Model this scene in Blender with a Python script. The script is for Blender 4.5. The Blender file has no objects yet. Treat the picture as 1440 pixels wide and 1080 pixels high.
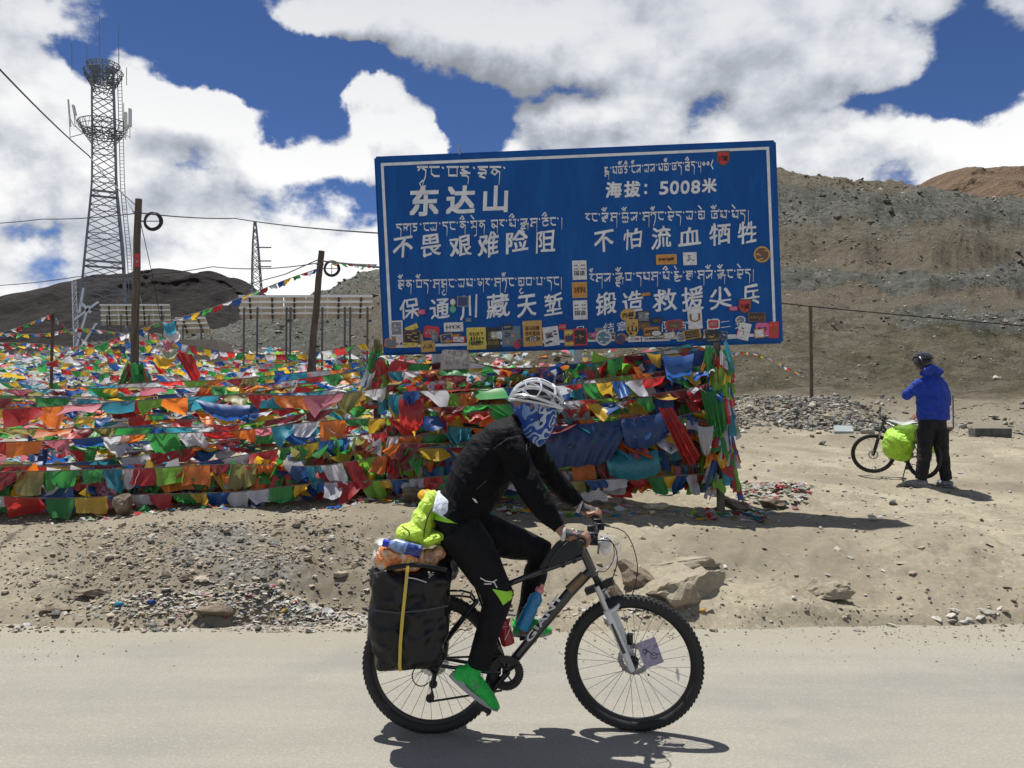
import bpy, bmesh, math, random
import numpy as np
from mathutils import Vector, Matrix, Quaternion
R = math.radians
random.seed(7); rng = np.random.default_rng(7)
scene = bpy.context.scene
COL = scene.collection
F = 1180.0                       # focal length in photograph pixels
PITCH = math.atan(40 / F)
EYE = Vector((0, 0, 1.6))
# ---------------------------------------------------------------- camera
cam_data = bpy.data.cameras.new('camera'); cam = bpy.data.objects.new('camera', cam_data); COL.objects.link(cam)
cam_data.sensor_width = 36; cam_data.lens = 36 * F / 1440; cam_data.clip_start = .05; cam_data.clip_end = 20000
cam.location = EYE; cam.rotation_euler = (R(90) + PITCH, 0, 0)
scene.camera = cam
scene.view_settings.view_transform = 'Standard'; scene.view_settings.look = 'None'
scene.view_settings.gamma = 1; scene.view_settings.exposure = 0.3
scene.view_settings.use_curve_mapping = False
scene.render.engine = 'CYCLES'
scene.cycles.max_bounces = 6; scene.cycles.transparent_max_bounces = 12
scene.cycles.use_denoising = True
SUN_DIR = Vector((-0.23, 0.27, 1.0)).normalized()      # towards the sun
SUN_EL = math.asin(SUN_DIR.z)

# ---------------------------------------------------------------- node helpers
class E:
    """socket wrapper: arithmetic on node sockets"""
    def __init__(s, nt, k): s.nt = nt; s.k = k
    def _m(s, op, *a, clamp=False):
        n = s.nt.nodes.new('ShaderNodeMath'); n.operation = op; n.use_clamp = clamp
        for i, v in enumerate((s,) + a):
            if isinstance(v, E): s.nt.links.new(v.k, n.inputs[i])
            else: n.inputs[i].default_value = v
        return E(s.nt, n.outputs[0])
    def __add__(s, o): return s._m('ADD', o)
    def __radd__(s, o): return s._m('ADD', o)
    def __sub__(s, o): return s._m('SUBTRACT', o)
    def __rsub__(s, o): return (s * -1) + o
    def __mul__(s, o): return s._m('MULTIPLY', o)
    def __rmul__(s, o): return s._m('MULTIPLY', o)
    def __truediv__(s, o): return s._m('DIVIDE', o)
    def clamp(s): return s._m('ADD', 0.0, clamp=True)
    def min(s, o): return s._m('MINIMUM', o)
    def max(s, o): return s._m('MAXIMUM', o)
    def f(s, op, *a): return s._m(op, *a)
    def step(s, a, b, lo=0.0, hi=1.0):
        n = s.nt.nodes.new('ShaderNodeMapRange'); n.interpolation_type = 'SMOOTHSTEP'
        s.nt.links.new(s.k, n.inputs[0])
        for i, v in zip((1, 2, 3, 4), (a, b, lo, hi)):
            if isinstance(v, E): s.nt.links.new(v.k, n.inputs[i])
            else: n.inputs[i].default_value = v
        return E(s.nt, n.outputs[0])

class NT:
    def __init__(s, nt): s.nt = nt
    def n(s, t, **kw):
        nd = s.nt.nodes.new(t)
        for k, v in kw.items(): setattr(nd, k, v)
        return nd
    def l(s, a, b): s.nt.links.new(a.k if isinstance(a, E) else a, b)
    def e(s, sock): return E(s.nt, sock)
    def noise(s, vec, scale, detail=5, rough=.55, dist=0, out=0):
        n = s.n('ShaderNodeTexNoise'); n.inputs['Scale'].default_value = scale
        n.inputs['Detail'].default_value = detail; n.inputs['Roughness'].default_value = rough
        n.inputs['Distortion'].default_value = dist
        if vec is not None: s.l(vec, n.inputs['Vector'])
        return E(s.nt, n.outputs[out])
    def voro(s, vec, scale, feat='F1', out='Distance', rand=1):
        n = s.n('ShaderNodeTexVoronoi'); n.feature = feat; n.inputs['Scale'].default_value = scale
        n.inputs['Randomness'].default_value = rand
        if vec is not None: s.l(vec, n.inputs['Vector'])
        return E(s.nt, n.outputs[out])
    def mix(s, fac, a, b, blend='MIX'):
        n = s.n('ShaderNodeMix'); n.data_type = 'RGBA'; n.blend_type = blend
        for sock, v in ((n.inputs['Factor'], fac), (n.inputs[6], a), (n.inputs[7], b)):
            if isinstance(v, E): s.l(v, sock)
            elif isinstance(v, (int, float)): sock.default_value = v
            else: sock.default_value = tuple(v) + ((1,) if len(v) == 3 else ())
        return E(s.nt, n.outputs[2])
    def ramp(s, fac, pts):
        n = s.n('ShaderNodeValToRGB'); s.l(fac, n.inputs[0]); cr = n.color_ramp
        while len(cr.elements) < len(pts): cr.elements.new(.5)
        for el, (p, c) in zip(cr.elements, pts): el.position = p; el.color = tuple(c) + (1,)
        return E(s.nt, n.outputs[0])
    def bump(s, h, strength=.5, dist=.02, normal=None):
        n = s.n('ShaderNodeBump'); n.inputs['Strength'].default_value = strength; n.inputs['Distance'].default_value = dist
        s.l(h, n.inputs['Height'])
        if normal is not None: s.l(normal, n.inputs['Normal'])
        return E(s.nt, n.outputs[0])
    def coord(s, k='Object'): return E(s.nt, s.n('ShaderNodeTexCoord').outputs[k])
    def pos(s): return E(s.nt, s.n('ShaderNodeNewGeometry').outputs['Position'])
    def attr(s, name, out='Color'):
        n = s.n('ShaderNodeAttribute'); n.attribute_name = name; return E(s.nt, n.outputs[out])
    def xyz(s, v):
        n = s.n('ShaderNodeSeparateXYZ'); s.l(v, n.inputs[0]); return [E(s.nt, o) for o in n.outputs]
    def comb(s, x, y, z):
        n = s.n('ShaderNodeCombineXYZ')
        for i, v in enumerate((x, y, z)):
            if isinstance(v, E): s.l(v, n.inputs[i])
            else: n.inputs[i].default_value = v
        return E(s.nt, n.outputs[0])

# ---------------------------------------------------------------- world: Nishita sky with cumulus
world = bpy.data.worlds.new('World'); scene.world = world; world.use_nodes = True
wt = NT(world.node_tree); world.node_tree.nodes.clear()
sky = wt.n('ShaderNodeTexSky', sky_type='NISHITA', sun_disc=False, altitude=5000, air_density=1.0, dust_density=.2, ozone_density=3.0)
sky.sun_elevation = SUN_EL; sky.sun_rotation = math.atan2(SUN_DIR.x, SUN_DIR.y)
SKYS = 0.075
gen = wt.coord('Generated')
# cloud field as a group: vector -> density
grp = bpy.data.node_groups.new('cloud_field', 'ShaderNodeTree')
grp.interface.new_socket('Vector', in_out='INPUT', socket_type='NodeSocketVector')
grp.interface.new_socket('Density', in_out='OUTPUT', socket_type='NodeSocketFloat')
g = NT(grp); gi = g.n('NodeGroupInput'); go = g.n('NodeGroupOutput')
v = E(grp, gi.outputs[0])
nrm = g.n('ShaderNodeVectorMath', operation='NORMALIZE'); g.l(v, nrm.inputs[0])
x, y, z = g.xyz(E(grp, nrm.outputs[0]))
az = x.f('ARCTAN2', y); el = z.f('ARCSINE')
def azel(px, py):
    a = math.atan((px - 720) / F); return a, math.atan((580 - py) / F * math.cos(a))
# blue openings (px, py, rx, ry, weight) and cloud bodies (weight > 0), all as directions in the sky
BL = [(300,62,105,62,-1.15),(225,30,55,45,-.7),(420,118,125,42,-1.15),(330,105,70,40,-.6),(455,165,65,32,-.7),(590,112,110,34,-.95),
      (672,160,46,46,-1.0),(655,205,34,24,-.4),(800,128,90,16,-.8),(965,150,28,40,-.75),(1000,140,22,16,-.4),
      (1395,92,85,60,-1.25),(1290,150,80,26,-.8),(1200,160,45,10,-.5),(365,192,36,16,-.5),(485,262,60,16,-.55),(512,288,34,26,-.55),
      (115,85,34,36,-.9),(25,318,60,14,-.5),(60,55,14,8,-.3),(500,84,52,15,-1.6),(430,95,30,30,-.6),
      (520,138,56,36,1.4),(565,185,75,42,1.5),(610,200,30,20,.4),(60,150,90,60,.3),(290,160,55,34,1.0),(400,215,80,40,.7),(150,260,140,60,.5),(205,150,60,40,.5),
      (850,160,80,30,.35),(1130,215,110,40,.3),(760,60,150,60,.55),(560,28,170,34,.85),(430,20,80,22,.5),(1040,70,220,80,.4),(1400,195,90,40,.4),
      (60,20,70,20,.4)]
warp = g.noise(v, 6.5, 6, .6, out=1); wx, wy, wz = g.xyz(warp)
az2 = az + (wx - .5) * .13; el2 = el + (wy - .5) * .10
tot = None
for (px, py, rx, ry, w) in BL:
    a0, e0 = azel(px, py)
    dx = (az2 - a0) / (rx / F * math.cos(a0) ** 2); dy = (el2 - e0) / (ry / F)
    t = (dx * dx + dy * dy) * -1.0
    t = t.f('EXPONENT') * w
    tot = t if tot is None else tot + t
vs = g.n('ShaderNodeVectorMath', operation='MULTIPLY'); g.l(E(grp, nrm.outputs[0]), vs.inputs[0]); vs.inputs[1].default_value = (1, 1, 1.5)
vv = E(grp, vs.outputs[0])
n1 = g.noise(vv, 5.0, 10, .58, .1); n3 = g.noise(vv, 13, 6, .6, .2); vb = g.voro(vv, 9.0); vb2 = g.voro(vv, 24.0); n2 = g.noise(vv, 1.7, 2, .5)
outside = ((az.f('ABSOLUTE')).step(.62, 1.0)).max(el.step(.62, .95))
dens = (n1 - .5) * 3.0 + (n3 - .5) * .9 + (.40 - vb) * .8 + (.38 - vb2) * .3 + .50 + tot + el.step(.27, .12, 0, .6) + ((n2 - .52) * 3.0 - .35) * outside
g.l(dens, go.inputs[0])
def field(vec):
    n = wt.n('ShaderNodeGroup'); n.node_tree = grp; wt.l(vec, n.inputs[0]); return E(world.node_tree, n.outputs[0])
def shifted(dx, dz):
    a = wt.n('ShaderNodeVectorMath', operation='ADD'); wt.l(gen, a.inputs[0]); a.inputs[1].default_value = (dx, 0, dz)
    return E(world.node_tree, a.outputs[0])
D0 = field(gen); D1 = field(shifted(-.006, .028)); D2 = field(shifted(-.02, .09))
alpha = D0.step(-.02, .36)
thick = D0.step(.2, 1.7)
lit = ((D0 - D1) * .38 + (D0 - D2) * .22 + .89 - thick * .12)
fine = wt.noise(gen, 26, 5, .6)
lit = lit + (fine - .5) * .22
lit = lit.step(.36, 1.16, .38, .98)
_, _, gz = wt.xyz(gen)
lit = lit * gz.step(.10, .60, 1.04, .66)
ccol = wt.mix(lit.step(.45, .95), (.86, .92, 1.04), (1.0, 1.0, 1.0))
cv = wt.n('ShaderNodeVectorMath', operation='SCALE'); wt.l(ccol, cv.inputs[0]); wt.l(lit * (0.88 / SKYS), cv.inputs['Scale'])
skc = wt.n('ShaderNodeVectorMath', operation='MULTIPLY'); wt.l(sky.outputs[0], skc.inputs[0]); skc.inputs[1].default_value = (.66, .80, 1.04)
fin = wt.mix(alpha, E(world.node_tree, skc.outputs[0]), E(world.node_tree, cv.outputs[0]))
bg = wt.n('ShaderNodeBackground'); bg.inputs[1].default_value = SKYS; wt.l(fin, bg.inputs[0])
wo = wt.n('ShaderNodeOutputWorld'); wt.l(bg.outputs[0], wo.inputs[0])
world.cycles.sampling_method = 'MANUAL'; world.cycles.sample_map_resolution = 512
# ---------------------------------------------------------------- sun
sd = bpy.data.lights.new('sun', 'SUN'); sd.energy = 5.0; sd.angle = R(.53); sd.color = (1, .972, .915)
sun = bpy.data.objects.new('sun', sd); COL.objects.link(sun)
sun.rotation_euler = SUN_DIR.to_track_quat('Z', 'Y').to_euler(); sun.location = (-4, 6, 20)

# ---------------------------------------------------------------- geometry helpers
def ray(px, py):
    u = (540 - py) / F
    return Vector(((px - 720) / F, math.cos(PITCH) - u * math.sin(PITCH), math.sin(PITCH) + u * math.cos(PITCH)))
def at(px, py, Y):
    d = ray(px, py); return EYE + d * (Y / d.y)
def tag(o, label=None, cat=None, group=None, kind=None):
    if label: o['label'] = label
    if cat: o['category'] = cat
    if group: o['group'] = group
    if kind: o['kind'] = kind
    return o
def empty(name, loc=(0, 0, 0), rot=(0, 0, 0)):
    o = bpy.data.objects.new(name, None); COL.objects.link(o); o.location = loc; o.rotation_euler = rot
    o.empty_display_size = .1
    return o
def wmat(o):
    m = Matrix.LocRotScale(o.location, o.rotation_euler, o.scale)
    return wmat(o.parent) @ o.matrix_parent_inverse @ m if o.parent else m
class MB:
    """collects geometry; build() links one mesh object"""
    def __init__(s): s.v = []; s.f = []; s.m = []; s.uv = None; s.sm = True
    def add(s, vs, fs, mi=0):
        b = len(s.v); s.v.extend([tuple(p) for p in vs]); s.f.extend([tuple(i + b for i in q) for q in fs]); s.m.extend([mi] * len(fs)); return b
    def box(s, c, size, rot=None, mi=0, taper=1.0):
        hx, hy, hz = (a / 2 for a in size); vs = []
        for z in (-hz, hz):
            t = taper if z > 0 else 1
            for x, y in ((-hx, -hy), (hx, -hy), (hx, hy), (-hx, hy)): vs.append(Vector((x * t, y * t, z)))
        if rot is not None: vs = [rot @ q for q in vs]
        c = Vector(c)
        s.add([q + c for q in vs], [(0, 3, 2, 1), (4, 5, 6, 7), (0, 1, 5, 4), (1, 2, 6, 5), (2, 3, 7, 6), (3, 0, 4, 7)], mi)
    def beam(s, a, b, w, h=None, mi=0):
        a = Vector(a); b = Vector(b); d = b - a; L = d.length
        if L < 1e-6: return
        q = d.to_track_quat('Z', 'Y').to_matrix(); s.box((a + b) / 2, (w, h or w, L), q, mi)
    def tube(s, pts, r, n=8, mi=0, cap=True, close=False):
        """r: number, list, or list of (ra, rb); parallel transported frame"""
        P = [Vector(p) for p in pts]; K = len(P)
        if not isinstance(r, (list, tuple)): r = [r] * K
        T = []
        for i in range(K):
            if close: t = P[(i + 1) % K] - P[i - 1]
            else: t = P[min(i + 1, K - 1)] - P[max(i - 1, 0)]
            T.append(t.normalized() if t.length > 1e-9 else Vector((0, 0, 1)))
        u = T[0].orthogonal().normalized()
        if abs(T[0].y) < .95: u = Vector((0, 1, 0)).cross(T[0]).normalized()
        vs = []
        for i in range(K):
            u = (u - T[i] * u.dot(T[i])); u = u.normalized() if u.length > 1e-6 else T[i].orthogonal().normalized()
            w = T[i].cross(u); ra, rb = r[i] if isinstance(r[i], (list, tuple)) else (r[i], r[i])
            for k in range(n):
                a = 2 * math.pi * k / n; vs.append(P[i] + u * (ra * math.cos(a)) + w * (rb * math.sin(a)))
        fs = []
        for i in range(K if close else K - 1):
            for k in range(n):
                j = (i + 1) % K
                fs.append((i * n + k, i * n + (k + 1) % n, j * n + (k + 1) % n, j * n + k))
        if cap and not close: fs.append(tuple(range(n))[::-1]); fs.append(tuple((K - 1) * n + k for k in range(n)))
        s.add(vs, fs, mi)
    def lathe(s, prof, c, axis, n=24, mi=0, close=False):
        """prof: (radius, along) pairs round axis through c"""
        c = Vector(c); ax = Vector(axis).normalized(); u = ax.orthogonal().normalized(); w = ax.cross(u); vs = []
        for (rr, h) in prof:
            for k in range(n):
                a = 2 * math.pi * k / n; vs.append(c + ax * h + (u * math.cos(a) + w * math.sin(a)) * rr)
        K = len(prof); fs = []
        for i in range(K if close else K - 1):
            j = (i + 1) % K
            for k in range(n): fs.append((i * n + k, i * n + (k + 1) % n, j * n + (k + 1) % n, j * n + k))
        if not close:
            if prof[0][0] > 1e-5: fs.append(tuple(range(n))[::-1])
            if prof[-1][0] > 1e-5: fs.append(tuple((K - 1) * n + k for k in range(n)))
        s.add(vs, fs, mi)
    def ball(s, c, r, n=12, m=8, mi=0, rot=None):
        rx, ry, rz = r if isinstance(r, (list, tuple)) else (r, r, r); c = Vector(c); vs = []
        for i in range(m + 1):
            t = math.pi * i / m
            for k in range(n):
                a = 2 * math.pi * k / n; q = Vector((rx * math.sin(t) * math.cos(a), ry * math.sin(t) * math.sin(a), rz * math.cos(t)))
                vs.append(c + (rot @ q if rot is not None else q))
        fs = [(i * n + k, (i + 1) * n + k, (i + 1) * n + (k + 1) % n, i * n + (k + 1) % n) for i in range(m) for k in range(n)]
        s.add(vs, fs, mi)
    def grid(s, fn, nu, nv, mi=0):
        vs = [fn(i / nu, j / nv) for j in range(nv + 1) for i in range(nu + 1)]; W = nu + 1
        s.add(vs, [(j * W + i, j * W + i + 1, (j + 1) * W + i + 1, (j + 1) * W + i) for j in range(nv) for i in range(nu)], mi)
    def mesh(s, name, mats, smooth=True, org=None):
        me = bpy.data.meshes.new(name)
        vs = s.v if org is None else [tuple(Vector(p) - Vector(org)) for p in s.v]
        me.from_pydata(vs, [], s.f)
        for m_ in (mats if isinstance(mats, (list, tuple)) else [mats]): me.materials.append(m_)
        me.polygons.foreach_set('material_index', s.m); me.polygons.foreach_set('use_smooth', [smooth] * len(s.f))
        me.update(); return me
    def build(s, name, mats, parent=None, smooth=True, org=None, bevel=0, angle=40):
        """geometry given in world space; org = world origin of the object; parent unrotated unless geometry is local"""
        me = s.mesh(name, mats, smooth, org)
        o = bpy.data.objects.new(name, me); COL.objects.link(o)
        if org is not None: o.location = org
        if parent is not None:
            o.parent = parent
            if org is not None: o.location = Vector(org) - parent.location
        if smooth: sharp(me, angle)
        if bevel:
            b = o.modifiers.new('b', 'BEVEL'); b.width = bevel; b.segments = 2; b.limit_method = 'ANGLE'; b.angle_limit = R(50)
        return o
def sharp(me, angle=40):
    if not len(me.polygons): return
    try: me.set_sharp_from_angle(angle=R(angle))
    except Exception: pass
def wbuild(mb, name, mats, root, **kw):
    """world-space geometry as a part of an unrotated root"""
    return mb.build(name, mats, root, org=root.location.copy(), **kw)
def np_mesh(name, V, Fc, mats, mi=None, smooth=False, attrs=None):
    """fast mesh from arrays; Fc (n,3) or (n,4)"""
    me = bpy.data.meshes.new(name); k = Fc.shape[1]
    me.vertices.add(len(V)); me.vertices.foreach_set('co', np.ascontiguousarray(V, dtype=np.float32).ravel())
    me.loops.add(Fc.size); me.loops.foreach_set('vertex_index', np.ascontiguousarray(Fc, dtype=np.int32).ravel())
    me.polygons.add(len(Fc)); me.polygons.foreach_set('loop_start', np.arange(0, Fc.size, k, dtype=np.int32))
    me.polygons.foreach_set('loop_total', np.full(len(Fc), k, dtype=np.int32))
    for m_ in (mats if isinstance(mats, (list, tuple)) else [mats]): me.materials.append(m_)
    if mi is not None: me.polygons.foreach_set('material_index', np.ascontiguousarray(mi, dtype=np.int32))
    me.polygons.foreach_set('use_smooth', np.full(len(Fc), smooth))
    me.update(calc_edges=True)
    for nm, arr in (attrs or {}).items():
        a = me.color_attributes.new(nm, 'FLOAT_COLOR', 'POINT'); a.data.foreach_set('color', np.ascontiguousarray(arr, dtype=np.float32).ravel())
    o = bpy.data.objects.new(name, me); COL.objects.link(o); return o
def hash2(ix, iy, seed):
    h = (ix.astype(np.int64) * 374761393 + iy.astype(np.int64) * 668265263 + seed * 1442695041) & 0xffffffff
    h = ((h ^ (h >> 13)) * 1274126177) & 0xffffffff; h = h ^ (h >> 16)
    return (h & 0xffffff) / float(0xffffff)
def vnoise(x, y, seed=0):
    x = np.asarray(x, float); y = np.asarray(y, float)
    ix = np.floor(x); iy = np.floor(y); fx = x - ix; fy = y - iy
    fx = fx * fx * fx * (fx * (fx * 6 - 15) + 10); fy = fy * fy * fy * (fy * (fy * 6 - 15) + 10)
    a = hash2(ix, iy, seed); b = hash2(ix + 1, iy, seed); c = hash2(ix, iy + 1, seed); d = hash2(ix + 1, iy + 1, seed)
    return (a * (1 - fx) + b * fx) * (1 - fy) + (c * (1 - fx) + d * fx) * fy - .5
def fbm(x, y, seed=0, oct=4, gain=.5):
    s = 0; a = 1; k = 1
    for i in range(oct): s = s + a * vnoise(x * k + 17.3 * i, y * k - 9.1 * i, seed + i); a *= gain; k *= 2.03
    return s
# ---------------------------------------------------------------- materials
_mc = {}
def mat(name, col, rough=.6, metal=0, spec=.5, vary=.0, vscale=20, bump=0, bscale=200, trans=0, alpha=1, coat=0, sub=None):
    if name in _mc: return _mc[name]
    m = bpy.data.materials.new(name); m.use_nodes = True; t = NT(m.node_tree); b = m.node_tree.nodes['Principled BSDF']
    b.inputs['Roughness'].default_value = rough; b.inputs['Metallic'].default_value = metal
    b.inputs['Specular IOR Level'].default_value = spec; b.inputs['Coat Weight'].default_value = coat
    if trans: b.inputs['Transmission Weight'].default_value = trans
    b.inputs['Alpha'].default_value = alpha
    b.inputs['Base Color'].default_value = tuple(col) + (1,)
    if vary or bump: oc = t.coord('Object')
    if vary:
        n = t.noise(oc, vscale, 5, .6)
        k = n.step(.3, .7, 1 - vary, 1 + vary)
        s = t.n('ShaderNodeVectorMath', operation='SCALE'); s.inputs[0].default_value = col; t.l(k, s.inputs['Scale'])
        t.l(s.outputs[0], b.inputs['Base Color'])
        t.l(n.step(.3, .7, max(0, rough - .12), min(1, rough + .12)), b.inputs['Roughness'])
    if bump:
        n2 = t.noise(oc, bscale, 4, .6); t.l(t.bump(n2, bump, .01), b.inputs['Normal'])
    _mc[name] = m; return m
# ================================================================ terrain
PX = [-700, 0, 300, 560, 800, 1040, 1200, 1440, 2100]
YY = [6.3, 7.0, 7.8, 9, 11, 14, 18, 22, 26, 35, 50, 70, 100, 150, 220, 400, 900]
TB = {
 -700: [880, 822, 772, 724, 660, 605, 562, 542, 528, 512, 508, 508, 510, 515, 530, 560, 575],
 0:    [880, 822, 772, 724, 658, 602, 560, 540, 527, 511, 506, 505, 506, 510, 525, 560, 575],
 300:  [878, 800, 750, 713, 656, 602, 560, 538, 526, 508, 500, 490, 478, 468, 480, 540, 575],
 560:  [876, 806, 753, 706, 655, 605, 566, 545, 530, 507, 478, 455, 425, 385, 400, 480, 560],
 800:  [868, 812, 764, 708, 662, 618, 580, 556, 532, 500, 458, 410, 355, 300, 315, 400, 540],
 1040: [866, 815, 768, 716, 676, 636, 606, 586, 545, 502, 446, 388, 322, 237, 250, 330, 520],
 1200: [868, 818, 771, 721, 680, 638, 610, 588, 548, 504, 448, 392, 330, 257, 270, 340, 520],
 1440: [872, 822, 776, 725, 682, 642, 612, 588, 552, 508, 455, 402, 346, 289, 305, 360, 520],
 2100: [880, 830, 782, 730, 690, 650, 618, 592, 560, 520, 470, 425, 380, 340, 350, 420, 540]}
_Z = np.array([[1.6 + Y * (580 - py) / F for Y, py in zip(YY, TB[p])] for p in PX])
_LY = np.log(np.array(YY))
def base_z(X, Y):
    X = np.asarray(X, float); Y = np.asarray(Y, float); Yc = np.clip(Y, 6.3, 900)
    px = np.clip(720 + F * X / np.maximum(Y, 3.0), -699, 2099)
    i = np.clip(np.searchsorted(PX, px) - 1, 0, len(PX) - 2); pa = np.array(PX, float)
    u = (px - pa[i]) / (pa[i + 1] - pa[i]); u = u * u * (3 - 2 * u) * .5 + u * .5
    ly = np.log(Yc); j = np.clip(np.searchsorted(_LY, ly) - 1, 0, len(YY) - 2)
    w = (ly - _LY[j]) / (_LY[j + 1] - _LY[j])
    z = (_Z[i, j] * (1 - w) + _Z[i, j + 1] * w) * (1 - u) + (_Z[i + 1, j] * (1 - w) + _Z[i + 1, j + 1] * w) * u
    back = np.clip((Y - 5.6) / .7, 0, 1)
    return np.where(Y < 6.3, z * back, z)
def smooth(a, lo, hi):
    t = np.clip((a - lo) / (hi - lo), 0, 1); return t * t * (3 - 2 * t)
def land_z(X, Y):
    X = np.asarray(X, float); Y = np.asarray(Y, float)
    z = base_z(X, Y)
    edge = smooth(Y + fbm(X * .7, Y * .7, 3, 3) * .35, 6.15, 6.45)
    nz = fbm(X * .9, Y * .9, 11, 5, .45) * .11 + fbm(X * 7, Y * 7, 21, 3) * .010
    # road side bank: gullies on its face
    face = smooth(Y, 6.3, 6.8) * (1 - smooth(Y, 8.0, 8.7))
    nz += face * (fbm(X * 1.5, Y * .9, 31, 4) * .17 + np.abs(fbm(X * 5, Y * 3, 41, 3)) * .05 * smooth(fbm(X * .8, Y * .8, 43, 2), -.1, .2))
    # worn tracks on the right plain
    rt = smooth(X, 1.5, 3.5)
    nz += rt * smooth(Y, 8, 9) * (1 - smooth(Y, 16, 24)) * fbm(X * .35, Y * 1.2, 51, 3) * .12
    far = smooth(Y, 20, 34)
    nz = nz * (1 - .6 * far)
    s = np.maximum(Y, 1)
    nz += far * s * (fbm(X / s * 22, np.log(s) * 16, 61, 6, .55) * .015 + fbm(X * .55, Y * .55, 71, 4) * .005)
    # benches cut across the right hand hillside
    px = 720 + F * X / np.maximum(Y, 3.0)
    ry = np.log(np.maximum(Y, 1)) + fbm(px / 160, s * 0, 91, 3) * .10
    for y0, a in ((70, .016), (88, .020), (46, .010), (32, .006), (125, .012)):
        nz += far * smooth(px, 300, 700) * s * a * np.tanh((ry - math.log(y0)) / .035) * np.exp(-((ry - math.log(y0)) / .16) ** 2)
    # grey spoil heap at the foot of the hill
    nz += smooth(px, 1000, 1060) * (1 - smooth(px, 1170, 1260)) * np.exp(-((Y - 21.5) / 2.0) ** 2) * .45
    z = z * edge + nz * edge * 1.0
    z = np.where(Y < 6.3, np.minimum(z, .06 * 1.0) , z)
    return np.where(edge < .02, -.05, z - .05 * (1 - edge))
def zat(x, y): return float(land_z(np.array([x]), np.array([y]))[0])

az_d = np.radians(np.linspace(-40, 40, 1000)); az_c = np.radians(np.concatenate([np.arange(42, 318, 6.0)]))
azs = np.concatenate([az_d, az_c]); NA = len(azs)
rad = np.concatenate([[.3, 1.5, 3, 4.5, 5.4], np.geomspace(5.8, 12, 210), np.geomspace(12.1, 26, 110), np.geomspace(26.6, 235, 170), [260, 300, 360, 450, 600, 900, 1500, 3000, 6000]])
NR = len(rad)
A, Rr = np.meshgrid(azs, rad)
ca = np.maximum(np.cos(A), .35)
Xg = Rr * np.sin(A) / np.where(np.cos(A) > .6, np.cos(A), .6); Yg = Rr * np.cos(A) / np.where(np.cos(A) > .6, np.cos(A), .6)
Zg = land_z(Xg, Yg)
Zg = np.where(Yg > 260, Zg, Zg)
Zg = np.where(Yg > 900, 1.0 - 0 * Yg, Zg)
idx = np.arange(NA * NR).reshape(NR, NA)
q = np.stack([idx[:-1, :], np.roll(idx, -1, 1)[:-1, :], np.roll(idx, -1, 1)[1:, :], idx[1:, :]], -1).reshape(-1, 4)
Vg = np.stack([Xg, Yg, Zg], -1).reshape(-1, 3)
PXg = 720 + F * Xg / np.maximum(Yg, 3.0)
PYg = 580 - F * (Zg - 1.6) / np.maximum(Yg, 3.0)
n_a = fbm(PXg / 60, PYg / 22, 5, 5); n_b = fbm(Xg * .8, Yg * .8, 15, 5)
hill_m = smooth(Yg, 21, 27)
def band(py, lo, hi, s=8): return smooth(py + n_a * 26, lo - s, lo + s) * (1 - smooth(py + n_a * 26, hi - s, hi + s))
rightside = smooth(PXg, 420, 620)
# R: grey scree/gravel, G: olive brown growth, B: pale tan dust, cut back for the left bank's shade, A: hillside
grey = np.clip(band(PYg, 262, 312, 14) * .8 + band(PYg, 372, 405) * .9 + band(PYg, 432, 470, 10) * smooth(PXg, 1180, 1330) * .8 + band(PYg, 318, 345) * .35, 0, 1) * rightside
grey += (1 - rightside) * .75
grey = grey * hill_m
gb = np.exp(-((Xg + 2.6 + (Yg - 7.2) * .7) / 1.5) ** 2) * smooth(Yg, 6.4, 6.8) * (1 - smooth(Yg, 7.9, 8.5))
grey = grey + (1 - hill_m) * np.clip(gb * (.75 + 1.6 * n_b) + smooth(Yg, 17, 20) * .35 + np.exp(-((Yg - 8.95) / .28) ** 2) * .4 * (1 - smooth(PXg, 500, 640)), 0, 1)
olive = band(PYg, 455, 600, 18) * hill_m * rightside * (.55 + n_a)
olive = olive + band(PYg, 235, 262, 12) * hill_m * .4
tan = (1 - hill_m) * (1 - .6 * smooth(Yg, 15.5, 20)) * (.8 + n_b * .9) * (1 - .75 * smooth(Yg, 6.4, 6.8) * (1 - smooth(Yg, 7.9, 8.5)) * (1 - smooth(PXg, 520, 900)) * (1 - .8 * (1 - smooth(PXg, 60, 200)))) + hill_m * rightside * (band(PYg, 345, 372) * .8 + band(PYg, 405, 432) * .8)  # left bank face: gravel brown, with its sun-averted shade put into the colour
mask = np.clip(np.stack([grey, olive, tan, hill_m], -1), 0, 1).reshape(-1, 4)

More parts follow.
